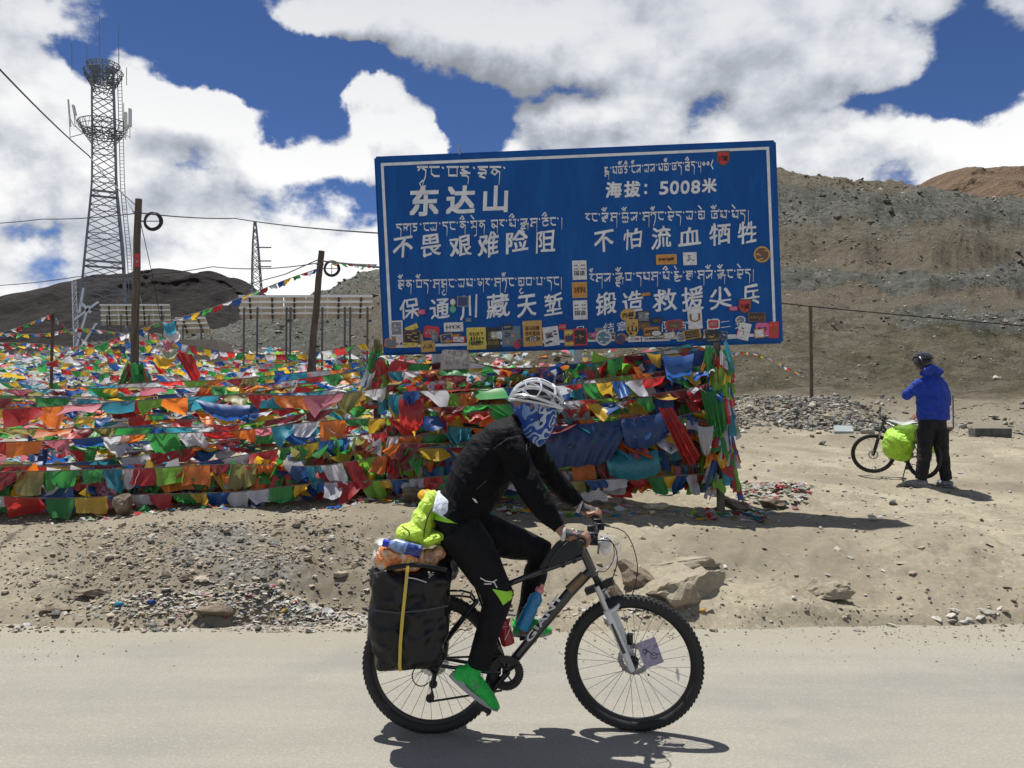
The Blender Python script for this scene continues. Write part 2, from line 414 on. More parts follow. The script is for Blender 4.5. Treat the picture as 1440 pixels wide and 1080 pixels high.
def ground_material():
    m = bpy.data.materials.new('stony_ground'); m.use_nodes = True; t = NT(m.node_tree); b = m.node_tree.nodes['Principled BSDF']
    P = t.pos(); mk = t.attr('mask'); r_, g_, b_ = t.xyz(mk)
    hm = t.attr('mask', 'Alpha')
    px_, py_, pz_ = t.xyz(P)
    # coordinates that get coarser with distance so hill detail stays legible
    n_big = t.noise(P, .35, 6, .6); n_mid = t.noise(P, 2.2, 7, .62); n_fine = t.noise(P, 22, 6, .65); n_hill = t.noise(P, .9, 9, .68)
    vor = t.voro(P, 26, out='Color'); vx, vy, vz = t.xyz(vor)
    vor2 = t.voro(P, 1.6, out='Color'); hx, hy, hz = t.xyz(vor2)
    dust = t.mix(n_mid.step(.3, .7), (.295, .262, .195), (.20, .175, .13))
    dust = t.mix(n_fine.step(.45, .75), dust, (.365, .325, .245))
    brown = t.mix(n_mid.step(.3, .7), (.125, .108, .08), (.18, .156, .118))
    gravel = t.mix(vx.step(.1, .95), (.10, .096, .084), (.21, .20, .178))
    near = t.mix(b_, brown, dust)
    near = t.mix((r_ * 1.2 + (n_fine - .5) * .8).step(.25, .75), near, gravel)
    scree = t.mix(hx.step(0, 1), (.072, .076, .066), (.185, .184, .162))
    scree = t.mix(n_hill.step(.35, .65), scree, (.105, .107, .09))
    hill = t.mix(n_hill.step(.36, .66), (.10, .087, .06), (.185, .163, .118))
    hill = t.mix((g_ * .9 + (n_big - .5)).step(.2, .8), hill, t.mix(n_hill.step(.4, .6), (.082, .074, .044), (.13, .116, .073)))
    hill = t.mix(b_ * .8, hill, t.mix(n_hill.step(.4, .6), (.185, .155, .112), (.125, .106, .077)))
    hill = t.mix((r_ * 1.15 + (n_hill - .5) * 1.2).step(.3, .75), hill, scree)
    speck = t.noise(P, 4.5, 5, .75)
    sp2 = t.noise(P, 1.9, 6, .8); hill = t.mix(sp2.step(.55, .68) * .5, hill, (.20, .185, .15)); hill = t.mix(sp2.step(.45, .34) * .5, hill, (.06, .055, .04)); hill = t.mix(speck.step(.58, .70) * .7, hill, (.27, .255, .215))
    hill = t.mix(speck.step(.40, .28) * .5, hill, (.04, .037, .028))
    col = t.mix(hm, near, hill)
    gs_ = t.n('ShaderNodeVectorMath', operation='MULTIPLY'); t.l(col, gs_.inputs[0]); t.l(t.mix(hm, (1.10, 1.09, 1.07), (1.22, 1.20, 1.20)), gs_.inputs[1]); col = E(m.node_tree, gs_.outputs[0])
    t.l(col, b.inputs['Base Color']); b.inputs['Roughness'].default_value = .95; b.inputs['Specular IOR Level'].default_value = .15
    h = n_fine * .5 + n_mid * .8 + vx * r_ * .5 + t.noise(P, 90, 3, .6) * .2
    b1 = t.bump(h, .55, .02)
    h2 = n_hill + hx * r_ * .5 + speck * .5
    b2 = t.n('ShaderNodeBump'); t.l(h2, b2.inputs['Height']); b2.inputs['Distance'].default_value = 1.1; t.l(hm * .9, b2.inputs['Strength']); t.l(b1, b2.inputs['Normal'])
    t.l(b2.outputs[0], b.inputs['Normal'])
    return m
M_ground = ground_material()
ground = np_mesh('ground', Vg, q, M_ground, smooth=True, attrs={'mask': mask}); tag(ground, kind='structure')

# far hills -------------------------------------------------------
def rock_hill(col1, col2, col3, sc):
    m = bpy.data.materials.new('far_rock'); m.use_nodes = True; t = NT(m.node_tree); b = m.node_tree.nodes['Principled BSDF']
    P = t.pos(); n = t.noise(P, sc, 8, .65); n2 = t.noise(P, sc * 6, 6, .7)
    c = t.mix(n.step(.35, .65), col1, col2); c = t.mix(n2.step(.5, .7) * .6, c, col3)
    t.l(c, b.inputs['Base Color']); b.inputs['Roughness'].default_value = 1; b.inputs['Specular IOR Level'].default_value = .1
    t.l(t.bump(n + n2 * .6, .9, 12), b.inputs['Normal']); return m
def far_hill(name, sky_pts, Y0, Y1, py0, mt, seed, nx=320, ny=70, amp=.02):
    xs = np.array([p[0] for p in sky_pts], float); ys = np.array([p[1] for p in sky_pts], float)
    u = np.linspace(xs[0], xs[-1], nx); w = np.linspace(0, 1.6, ny)
    U, W = np.meshgrid(u, w); S = np.interp(U, xs, ys) + fbm(U / 30, U * 0, seed, 4) * 7
    Yv = Y0 + (Y1 - Y0) * W
    k = np.where(W <= 1, np.sin(np.clip(W, 0, 1) * math.pi / 2) ** 1.2, np.cos((W - 1) * 1.5) )
    py = py0 + (S - py0) * k
    Zv = 1.6 + Y1 * (580 - py) / F
    Xv = (U - 720) / F * Y1 * (.75 + .25 * Yv / Y1)
    rid = fbm(Xv / Y1 * 14, W * 2.5, seed + 3, 5, .55)
    Zv = Zv + rid * Y1 * amp * np.sin(np.clip(W, 0, 1) * math.pi); Yv = Yv + rid * Y1 * .06
    i = np.arange(nx * ny).reshape(ny, nx); qq = np.stack([i[:-1, :-1], i[:-1, 1:], i[1:, 1:], i[1:, :-1]], -1).reshape(-1, 4)
    o = np_mesh(name, np.stack([Xv, Yv, Zv], -1).reshape(-1, 3), qq, mt, smooth=True); tag(o, kind='structure'); return o
far_hill('cloud_shaded_mountain', [(-500, 455), (-200, 470), (-60, 445), (0, 432), (60, 418), (110, 405), (160, 392), (210, 385), (250, 383), (290, 391), (320, 388), (350, 398), (372, 412), (390, 432), (430, 452), (500, 476), (620, 505)],
         480, 750, 545, rock_hill((.022, .019, .019), (.042, .037, .036), (.06, .054, .05), .018), 201, amp=.012)  # cloud shadow over this mountain is put into its rock colours
far_hill('brown_mountain', [(1040, 330), (1180, 300), (1270, 276), (1290, 262), (1310, 258), (1328, 262), (1345, 254), (1370, 253), (1400, 261), (1440, 270), (1520, 280), (1700, 300), (1900, 360)],
         300, 480, 420, rock_hill((.15, .10, .066), (.19, .135, .09), (.22, .17, .12), .02), 207, amp=.006)

# road ------------------------------------------------------------
def road_material():
    m = bpy.data.materials.new('dusty_road'); m.use_nodes = True; t = NT(m.node_tree); b = m.node_tree.nodes['Principled BSDF']
    P = t.pos(); px_, py_, pz_ = t.xyz(P)
    st = t.comb(px_ * .12, py_ * 1.5, 0.0)
    ns = t.noise(st, 1.6, 5, .6); nb = t.noise(P, .9, 6, .6); nf = t.noise(P, 60, 5, .7); ag = t.voro(P, 110, out='Color'); ax_, _, _ = t.xyz(ag)
    c = t.mix(ns.step(.3, .7), (.290, .272, .228), (.338, .317, .264)); c = t.mix(nb.step(.45, .75) * .5, c, (.235, .225, .20))
    c = t.mix(nf.step(.35, .7) * .45, c, (.195, .186, .165)); c = t.mix(ax_.step(.75, 1) * .35, c, (.42, .40, .36))
    st2 = t.noise(t.comb(px_ * .5, py_ * .7, 4.0), 1.1, 4, .6); c = t.mix(st2.step(.54, .66) * .35, c, (.20, .195, .178)); tr_ = ((py_ - 4.9).f('ABSOLUTE')).step(.1, .5, 1, 0) + ((py_ - 3.5).f('ABSOLUTE')).step(.1, .45, 1, 0); c = t.mix(tr_ * nb.step(.3, .7) * .22, c, (.21, .205, .19))
    c = t.mix((py_ + (nb - .5) * 1.1).step(5.5, 6.2) * .8, c, (.31, .285, .225))
    t.l(c, b.inputs['Base Color']); b.inputs['Roughness'].default_value = .9; b.inputs['Specular IOR Level'].default_value = .25
    t.l(t.bump(nf * .7 + ax_ * .8 + nb * .5, .8, .007), b.inputs['Normal']); return m
xs_ = np.linspace(-30, 30, 241); ys_ = np.concatenate([[-4, 0, 2, 3], np.linspace(3.2, 7.0, 40)])
Xr, Yr = np.meshgrid(xs_, ys_); Zr = fbm(Xr * .5, Yr * .8, 301, 3) * .015 * smooth(Yr, 4.6, 5.4)
i_ = np.arange(Xr.size).reshape(Xr.shape)
road = np_mesh('road', np.stack([Xr, Yr, Zr], -1).reshape(-1, 3), np.stack([i_[:-1, :-1], i_[:-1, 1:], i_[1:, 1:], i_[1:, :-1]], -1).reshape(-1, 4), road_material(), smooth=True)
tag(road, kind='structure')

# stones ----------------------------------------------------------
def stone_mat(name, c1, c2, sc=14, bd=.004):
    m = bpy.data.materials.new(name); m.use_nodes = True; t = NT(m.node_tree); b = m.node_tree.nodes['Principled BSDF']
    P = t.pos(); n = t.noise(P, sc, 6, .6); n2 = t.noise(P, sc * 5, 4, .6)
    gi_ = E(m.node_tree, t.n('ShaderNodeNewGeometry').outputs['Random Per Island'])
    c = t.mix(n.step(.35, .65), c1, c2); c = t.mix(n2.step(.5, .75) * .4, c, [min(1, a * 1.5) for a in c2])
    s = t.n('ShaderNodeVectorMath', operation='SCALE'); t.l(c, s.inputs[0]); t.l(gi_ * .7 + .65, s.inputs['Scale'])
    t.l(s.outputs[0], b.inputs['Base Color']); b.inputs['Roughness'].default_value = .92; b.inputs['Specular IOR Level'].default_value = .2
    t.l(t.bump(n + n2 * .4, .7, bd), b.inputs['Normal']); return m
M_stone_grey = stone_mat('slate_stone', (.085, .087, .082), (.21, .207, .19))
M_stone_tan = stone_mat('tan_stone', (.26, .215, .16), (.34, .29, .225), 6)
M_stone_brown = stone_mat('brown_stone', (.11, .083, .06), (.21, .17, .125), 8)
M_stone_pale = stone_mat('pale_stone', (.30, .28, .24), (.42, .40, .35))
M_rock_tan = stone_mat('tan_rock', (.31, .265, .195), (.38, .33, .25), 5, .03); M_rock_brown = stone_mat('brown_rock', (.11, .085, .062), (.21, .17, .125), 6, .03)
_ico = bmesh.new(); bmesh.ops.create_icosphere(_ico, subdivisions=1, radius=1)
ICO_V = np.array([v.co for v in _ico.verts]); ICO_F = np.array([[v.index for v in f.verts] for f in _ico.faces]); _ico.free()
def scatter_stones(name, X, Y, S, mats, mi, flat=.55, sink=.2):
    n = len(X); Z = np.maximum(land_z(X, Y), 0.0); K = len(ICO_V)
    sh = rng.uniform(.55, 1.25, (n, K, 1)) * ICO_V[None]
    sc = np.stack([S * rng.uniform(.6, 1.3, n), S * rng.uniform(.6, 1.2, n), S * rng.uniform(.3, .9, n) * flat * 1.4], -1)
    v = sh * sc[:, None, :]
    a = rng.uniform(0, 6.28, n); t = rng.normal(0, .25, n); ca, sa, ct, s_t = np.cos(a), np.sin(a), np.cos(t), np.sin(t)
    x, y, z = v[..., 0], v[..., 1], v[..., 2]
    y, z = y * ct[:, None] - z * s_t[:, None], y * s_t[:, None] + z * ct[:, None]
    x, y = x * ca[:, None] - y * sa[:, None], x * sa[:, None] + y * ca[:, None]
    V = np.stack([x + X[:, None], y + Y[:, None], z + (Z + sc[:, 2] * (1 - sink) * .8)[:, None]], -1).reshape(-1, 3)
    Fc = (ICO_F[None] + (np.arange(n) * K)[:, None, None]).reshape(-1, 3)
    return np_mesh(name, V, Fc, mats, np.repeat(mi, len(ICO_F)))
def rnd_px(n, x0, x1, Y0, Y1, p=1.0):
    Y = np.exp(rng.uniform(math.log(Y0), math.log(Y1), n) * p); px = rng.uniform(x0, x1, n)
    return (px - 720) / F * Y, Y
# bank gravel
X1, Y1 = rnd_px(46000, -150, 1600, 6.15, 9.6); den = np.exp(-((X1 + 2.6 + (Y1 - 7.2) * .7) / 1.4) ** 2) * (Y1 < 8.4) * 1.5 + .10 + .3 * np.exp(-((Y1 - 6.45) / .15) ** 2) + .3 * np.exp(-((Y1 - 9) / .3) ** 2) * (X1 < -1)
den = den * (1 - .6 * smooth(720 + F * X1 / Y1, 620, 800)); den *= .25 + 1.6 * np.clip(fbm(X1 * 1.3, Y1 * 1.3, 77, 3) + .5, 0, 1)
k = rng.uniform(0, 1, len(X1)) < den; X1, Y1 = X1[k], Y1[k]
S1 = np.clip(rng.lognormal(math.log(.009), .6, len(X1)), .004, .055)
o = scatter_stones('gravel', X1, Y1, S1, [M_stone_grey, M_stone_tan, M_stone_brown, M_stone_pale], rng.choice([0, 1, 1, 1, 2, 3], len(X1))); tag(o, kind='stuff')
Yk = 6.45 - np.abs(rng.normal(0, .42, 3800)); Xk = rng.uniform(-5.5, 5.5, 3800); kk_ = (Yk > 4.4) & (rng.random(3800) < .25 + np.clip(fbm(Xk * 1.1, Yk * .8, 55, 3) * 2 + .3, 0, 1)); Xk, Yk = Xk[kk_], Yk[kk_]
o = scatter_stones('grit', Xk, Yk, np.clip(rng.lognormal(math.log(.004), .5, len(Xk)), .002, .014), [M_stone_grey, M_stone_tan, M_stone_brown, M_stone_pale], rng.choice([0, 1, 1, 2, 3], len(Xk))); tag(o, kind='stuff')
# pebbles across the plain
X1, Y1 = rnd_px(9000, -100, 1560, 8.5, 25); k = (rng.uniform(0, 1, len(X1)) < .2 + 1.0 * (np.abs(Y1 - 20.5) < 3.2) * (X1 > 3)); X1, Y1 = X1[k], Y1[k]
S1 = np.clip(rng.lognormal(math.log(.016), .6, len(X1)), .008, .10) * (1 + .7 * (Y1 > 17))
o = scatter_stones('pebbles', X1, Y1, S1, [M_stone_grey, M_stone_tan, M_stone_brown, M_stone_pale], rng.choice([0, 0, 1, 2, 3], len(X1))); tag(o, kind='stuff')
# spoil heap rubble
X1, Y1 = rnd_px(6500, 1000, 1260, 18.2, 24.5); k = rng.uniform(0, 1, len(X1)) < np.clip(fbm(X1 * .9, Y1 * .9, 66, 3) * 2 + .6, 0, 1); X1, Y1 = X1[k], Y1[k]
S1 = np.clip(rng.lognormal(math.log(.028), .55, len(X1)), .012, .11)
o = scatter_stones('rubble', X1, Y1, S1, [M_stone_grey, M_stone_brown, M_stone_pale], rng.choice([0, 0, 0, 1, 2], len(X1))); tag(o, kind='stuff')
# scree on the hillside
X1, Y1 = rnd_px(48000, 240, 1560, 27, 150)
pxs = 720 + F * X1 / Y1; pys = 580 - F * (land_z(X1, Y1) - 1.6) / Y1
nn = fbm(pxs / 40, pys / 14, 88, 4)
den = .16 + .8 * (np.abs(pys + nn * 30 - 388) < 20) + .5 * (np.abs(pys + nn * 30 - 285) < 28) + .55 * (np.abs(pys + nn * 26 - 450) < 17) * (pxs > 1190) + .5 * (pxs < 520) + .5 * (np.abs(pys + nn * 20 - 350) < 7)
k = rng.uniform(0, 1, len(X1)) < den * (.4 + 1.6 * (nn > 0)); X1, Y1 = X1[k], Y1[k]
S1 = np.clip(rng.lognormal(math.log(.0009), .6, len(X1)), .0005, .0048) * Y1
o = scatter_stones('scree', X1, Y1, S1, [M_stone_grey, M_stone_brown, M_stone_pale, M_stone_tan], rng.choice([0, 0, 0, 1, 2, 3], len(X1))); tag(o, kind='stuff')

def rock_mesh(size, seed, sub=3, rough=.22, flat_top=None):
    bm = bmesh.new(); bmesh.ops.create_icosphere(bm, subdivisions=sub, radius=1); rr = random.Random(seed)
    pl = [(Vector((rr.gauss(0, 1), rr.gauss(0, 1), rr.gauss(0, 1))).normalized(), rr.uniform(.45, .8)) for _ in range(11)]
    for v_ in bm.verts:
        p = v_.co.copy()
        for nrm_, d in pl:
            k_ = p.dot(nrm_)
            if k_ > d: p -= nrm_ * (k_ - d)
        v_.co = p
    co = np.array([v_.co for v_ in bm.verts]); nz = fbm(co[:, 0] * 3 + seed, co[:, 1] * 3 + co[:, 2] * 2.7, seed, 4)
    for v_, k_ in zip(bm.verts, nz): v_.co *= 1 + rough * k_; v_.co.z = min(v_.co.z, flat_top + k_ * .25) if flat_top else v_.co.z; v_.co.x *= size[0]; v_.co.y *= size[1]; v_.co.z *= size[2]
    me = bpy.data.meshes.new('rock'); bm.to_mesh(me); bm.free()
    me.polygons.foreach_set('use_smooth', [False] * len(me.polygons)); return me
def rock(px, py, Y, size, mt, seed, label, rot=(0, 0, 0), cat='rock', group=None, name='rock', sink=.1, ft=None):
    p = at(px, py, Y); me = rock_mesh(size, seed, 4 if size[0] > .2 else 3, .22, ft); me.materials.append(mt)
    o = bpy.data.objects.new(name, me); COL.objects.link(o)
    o.location = (p.x, Y, zat(p.x, Y) + size[2] * (1 - sink) - .02); o.rotation_euler = rot
    tag(o, label, cat, group); return o
rock(958, 845, 6.78, (.40, .46, .34), M_rock_tan, 4, 'big flat-topped tan slab of rock jutting from the bank behind the front wheel', (0.02, -.04, .3), sink=1.22, ft=.42)
rock(893, 815, 6.95, (.20, .20, .12), M_rock_brown, 5, 'reddish brown angular rock beside the big slab above the front wheel', (0.3, .3, .8), sink=.35)
rock(965, 785, 7.2, (.42, .2, .06), M_rock_tan, 9, 'thin cracked rock ledge above the big slab', (0, 0, .1), sink=.5)
rock(860, 845, 6.6, (.13, .14, .10), M_rock_brown, 12, 'dark boulder half hidden behind the top of the front wheel', (0, .3, .2))
rock(1163, 835, 6.75, (.22, .17, .12), M_rock_tan, 17, 'lone rounded tan rock on the bank right of the cyclist', (0, 0, .4), sink=.5)
rock(298, 870, 6.38, (.165, .09, .055), M_rock_brown, 21, 'dark brown slab lying at the road edge among litter', (0, .05, 0))
rock(130, 842, 6.75, (.17, .10, .05), M_rock_brown, 25, 'flat brown rock on the left bank above the litter', (0, .1, .2))
rock(75, 862, 6.5, (.13, .08, .035), M_rock_brown, 29, 'low cracked slab near the road at the far left', (0, 0, .3))
rock(262, 845, 6.75, (.07, .05, .03), M_rock_brown, 33, 'small brown block between the two left rocks', (0, 0, .3))
rock(172, 725, 8.75, (.13, .10, .14), M_rock_brown, 37, 'upright brown stone standing just below the flags at left', (.2, .2, .3))
rock(922, 705, 8.95, (.17, .08, .055), M_rock_tan, 41, 'brick-shaped stone lying in front of the flag wall', (0, 0, -.05))
rock(1035, 682, 9.2, (.22, .12, .07), M_rock_brown, 45, 'long dark rock leaning at the foot of the sign post', (0, .35, 0))
rock(1085, 690, 9.4, (.18, .12, .07), M_rock_brown, 49, 'dark rock just right of the flag column foot', (0, 0, .2))
rock(600, 680, 8.85, (.28, .12, .10), M_rock_brown, 53, 'large dark slab under the flags behind the cyclist back', (0, .15, .1))
rock(385, 762, 7.6, (.055, .05, .035), M_stone_grey, 57, 'dark grey stone high on the gravel bank', (0, 0, .3))
for kx, (px, Y, s) in enumerate(((1165, 6.42, .06), (1185, 6.44, .07), (1205, 6.4, .05), (1225, 6.45, .055), (1345, 6.5, .07), (1362, 6.42, .06), (1385, 6.5, .075), (1338, 6.4, .05), (1405, 6.55, .05))):
    rock(px if kx > 3 else px + 150, 850, Y, (s, s * .7, s * .3), M_stone_pale, 60 + kx, 'one of the flat pale stones heaped at the right road edge', (random.uniform(-.3, .3), random.uniform(-.3, .3), random.random() * 3), group='flat stones at the road edge')
# ================================================================ roadside sign
S_LL = at(541, 497, 10.05); S_UL = at(528, 222, 10.03); S_UR = at(1089, 199, 9.62); S_LR = at(1099, 480, 9.64)
s_x = (S_LR - S_LL).normalized(); s_n = s_x.cross((S_UL - S_LL).normalized()).normalized()   # points away from / to camera
if s_n.y > 0: s_n = -s_n
s_c = (S_LL + S_UL + S_UR + S_LR) / 4
def S(px, py, off=0.0):
    """point of the sign's face seen at (px, py), lifted off it towards the front"""
    d = ray(px, py); t = (s_c - EYE).dot(s_n) / d.dot(s_n); return EYE + d * t + s_n * off
M_blue = bpy.data.materials.new('sign_blue'); M_blue.use_nodes = True
t = NT(M_blue.node_tree); b = M_blue.node_tree.nodes['Principled BSDF']; P = t.pos()
px_, py_, pz_ = t.xyz(P); stv = t.comb(px_ * 3, py_ * 3, pz_ * .6); n = t.noise(stv, 2.2, 6, .65)
n_s = t.noise(P, 1.7, 5, .6)
c = t.mix(n.step(.35, .75), (.002, .066, .27), (.004, .095, .34)); c = t.mix(n_s.step(.58, .8) * .35, c, (.035, .12, .27))
t.l(c, b.inputs['Base Color']); b.inputs['Roughness'].default_value = .6; b.inputs['Specular IOR Level'].default_value = .25
t.l(t.bump(t.noise(P, 1.6, 3, .5), .12, .05), b.inputs['Normal'])
M_white_paint = mat('white_vinyl', (.66, .68, .70), .5, vary=.12, vscale=9)
M_steel = mat('galvanised_steel', (.34, .36, .38), .45, .7, vary=.2, vscale=30)
M_dark_steel = mat('painted_dark_steel', (.10, .105, .11), .5, .4, vary=.2, vscale=20)
sign = empty('road_sign', (s_c.x, s_c.y, zat(s_c.x, s_c.y)))
tag(sign, 'large blue roadside sign with white Tibetan and Chinese lettering and many stickers', 'sign')
mb = MB(); c4 = [S(541, 497), S(1099, 480), S(1089, 199), S(528, 222)]
fr = [p + s_n * 0 for p in c4]; bk = [p - s_n * .05 for p in c4]
mb.add(fr + bk, [(0, 1, 2, 3), (7, 6, 5, 4), (0, 4, 5, 1), (1, 5, 6, 2), (2, 6, 7, 3), (3, 7, 4, 0)])
wbuild(mb, 'panel', M_blue, sign, smooth=False)
# white border line, one strip
def inset(d, off):
    cs = [(541, 497), (1099, 480), (1089, 199), (528, 222)]; cx, cy = 815, 348; out = []
    for x, y in cs: out.append(S(x - d * (1 if x > cx else -1) , y - d * (1 if y > cy else -1), off))
    return out
mb = MB(); a = inset(7.5, .004); bq = inset(11.5, .004); mb.add(a + bq, [(i, (i + 1) % 4, 4 + (i + 1) % 4, 4 + i) for i in range(4)])
wbuild(mb, 'border', M_white_paint, sign, smooth=False)
# rim of the sheet
mb = MB()
for i in range(4):
    mb.beam(c4[i] - s_n * .03, c4[(i + 1) % 4] - s_n * .03, .018, .045)
wbuild(mb, 'frame', M_blue, sign, smooth=False)
for px, nm in ((612, 0), (1004, 1), (812, 2)):
    mb = MB(); top = S(px, 215, -.10); foot = Vector((top.x, top.y + .02, zat(top.x, top.y) - .3)); mb.tube([foot, top], .055, 12)
    wbuild(mb, 'post', M_steel, sign)
for py in (260, 350, 440):
    mb = MB(); mb.beam(S(536, py, -.075), S(1092, py - 20, -.075), .05, .05); wbuild(mb, 'rail', M_steel, sign, smooth=False)
mb = MB(); mb.tube([S(646, 219, -.03), S(646, 201, -.03)], [.02, .006], 6); wbuild(mb, 'stub', M_steel, sign)

def glyphs(txt, bold=0.0):
    cu = bpy.data.curves.new('t', 'FONT'); cu.body = txt; cu.offset = bold; cu.resolution_u = 3; cu.align_x = 'LEFT'
    o = bpy.data.objects.new('t', cu); COL.objects.link(o)
    dg = bpy.context.evaluated_depsgraph_get(); me = bpy.data.meshes.new_from_object(o.evaluated_get(dg))
    bpy.data.objects.remove(o); bpy.data.curves.remove(cu)
    V = np.array([v_.co[:2] for v_ in me.vertices]); Fc = [tuple(p.vertices) for p in me.polygons]; bpy.data.meshes.remove(me)
    return V, Fc
SL = -.036       # slope of a text line on the tilted sign (px per px)
def put_text(mb, txt, cx, cy, w, h, bold=.0, brush=0, off=.006, mi=0, rot=None, conv=None):
    """fit txt in a w x h box centred at pixel (cx, cy)"""
    V, Fc = glyphs(txt, 0)
    if not len(V): return
    lo = V.min(0); hi = V.max(0); U = (V - lo) / np.maximum(hi - lo, 1e-6) - .5
    if brush:
        r_ = random.Random(txt + str(cx)); U = U + np.stack([fbm(U[:, 0] * 3 + cx, U[:, 1] * 3, 5, 2), fbm(U[:, 0] * 3, U[:, 1] * 3 + cx, 9, 2)], -1) * .10
        U[:, 1] += U[:, 0] * .10; U[:, 0] -= U[:, 1] * .04
    sl = SL if rot is None else rot
    fn = conv or S; e = bold * .62
    for li, (ox, oy) in enumerate(((0, 0), (-e, -e), (e, e), (-e, e), (e, -e)) if bold > .015 else ((0, 0),)):
        pts = []
        for u, v_ in U:
            x = (u + ox) * w; y = -(v_ + oy) * h; pts.append(fn(cx + x + y * sl, cy + y + x * sl, off + li * .0003))
        mb.add(pts, Fc, mi)
def line_of(chars, x0, x1, y0, y1, size, bold, brush, name='lettering'):
    mb = MB(); n = len(chars)
    for i, ch in enumerate(chars):
        f = i / (n - 1) if n > 1 else 0
        put_text(mb, ch, x0 + (x1 - x0) * f, y0 + (y1 - y0) * f, size, size * 1.02, bold, brush)
    wbuild(mb, name, M_white_paint, sign, smooth=False)
def row(spec, bold=.024, brush=1):
    for ch, x, y, w, h in spec:
        w *= .96; h *= .96
        mb = MB(); put_text(mb, ch, x, y, w, h, bold, brush); wbuild(mb, 'character', M_white_paint, sign, smooth=False)
row([('东', 597, 283, 40, 41), ('达', 648, 281, 40, 39), ('山', 697, 280, 34, 37)], .055, 0)
row([('海', 863, 267, 22, 22), ('拔', 889, 266, 22, 22), (':', 908, 266, 4, 14), ('米', 997.5, 261, 20, 20)] + [(ch, 933.5 + k * 14.9, 264.5 - k * .5, 12.4, 18.5) for k, ch in enumerate('5008')], .06, 0)
row([('不', 567, 348, 28, 29), ('畏', 606, 346, 28, 31), ('艰', 648, 346, 31, 30), ('难', 687, 344, 30, 35), ('险', 727, 340, 32, 32), ('阻', 767, 340, 28, 31)])
row([('不', 849, 339, 28, 30), ('怕', 889, 336, 26, 29), ('流', 930, 334, 29, 31), ('血', 970, 332, 32, 27), ('牺', 1012, 329, 31, 31), ('牲', 1051, 327, 26, 32)])
row([('保', 576, 434, 28, 29), ('通', 619, 434, 28, 28), ('川', 659, 432, 24, 34), ('藏', 700, 430, 32, 34), ('天', 741, 430, 28, 31), ('堑', 778, 428, 26, 31)])
row([('锻', 852, 427, 30, 32), ('造', 890, 424, 29, 31), ('救', 935, 422, 33, 31), ('援', 974, 420, 32, 33), ('尖', 1013, 419, 33, 32), ('兵', 1055, 415, 26, 30)])
row([('口', 816, 463, 10, 9), ('结', 856, 461, 16, 15), ('章', 875, 459, 16, 15), ('队', 939, 459, 17, 16), ('宣', 960, 459, 14, 16), ('第', 1001, 455, 16, 16), ('二', 1020, 456, 15, 9), ('支', 1040, 455, 14, 14)], .01)

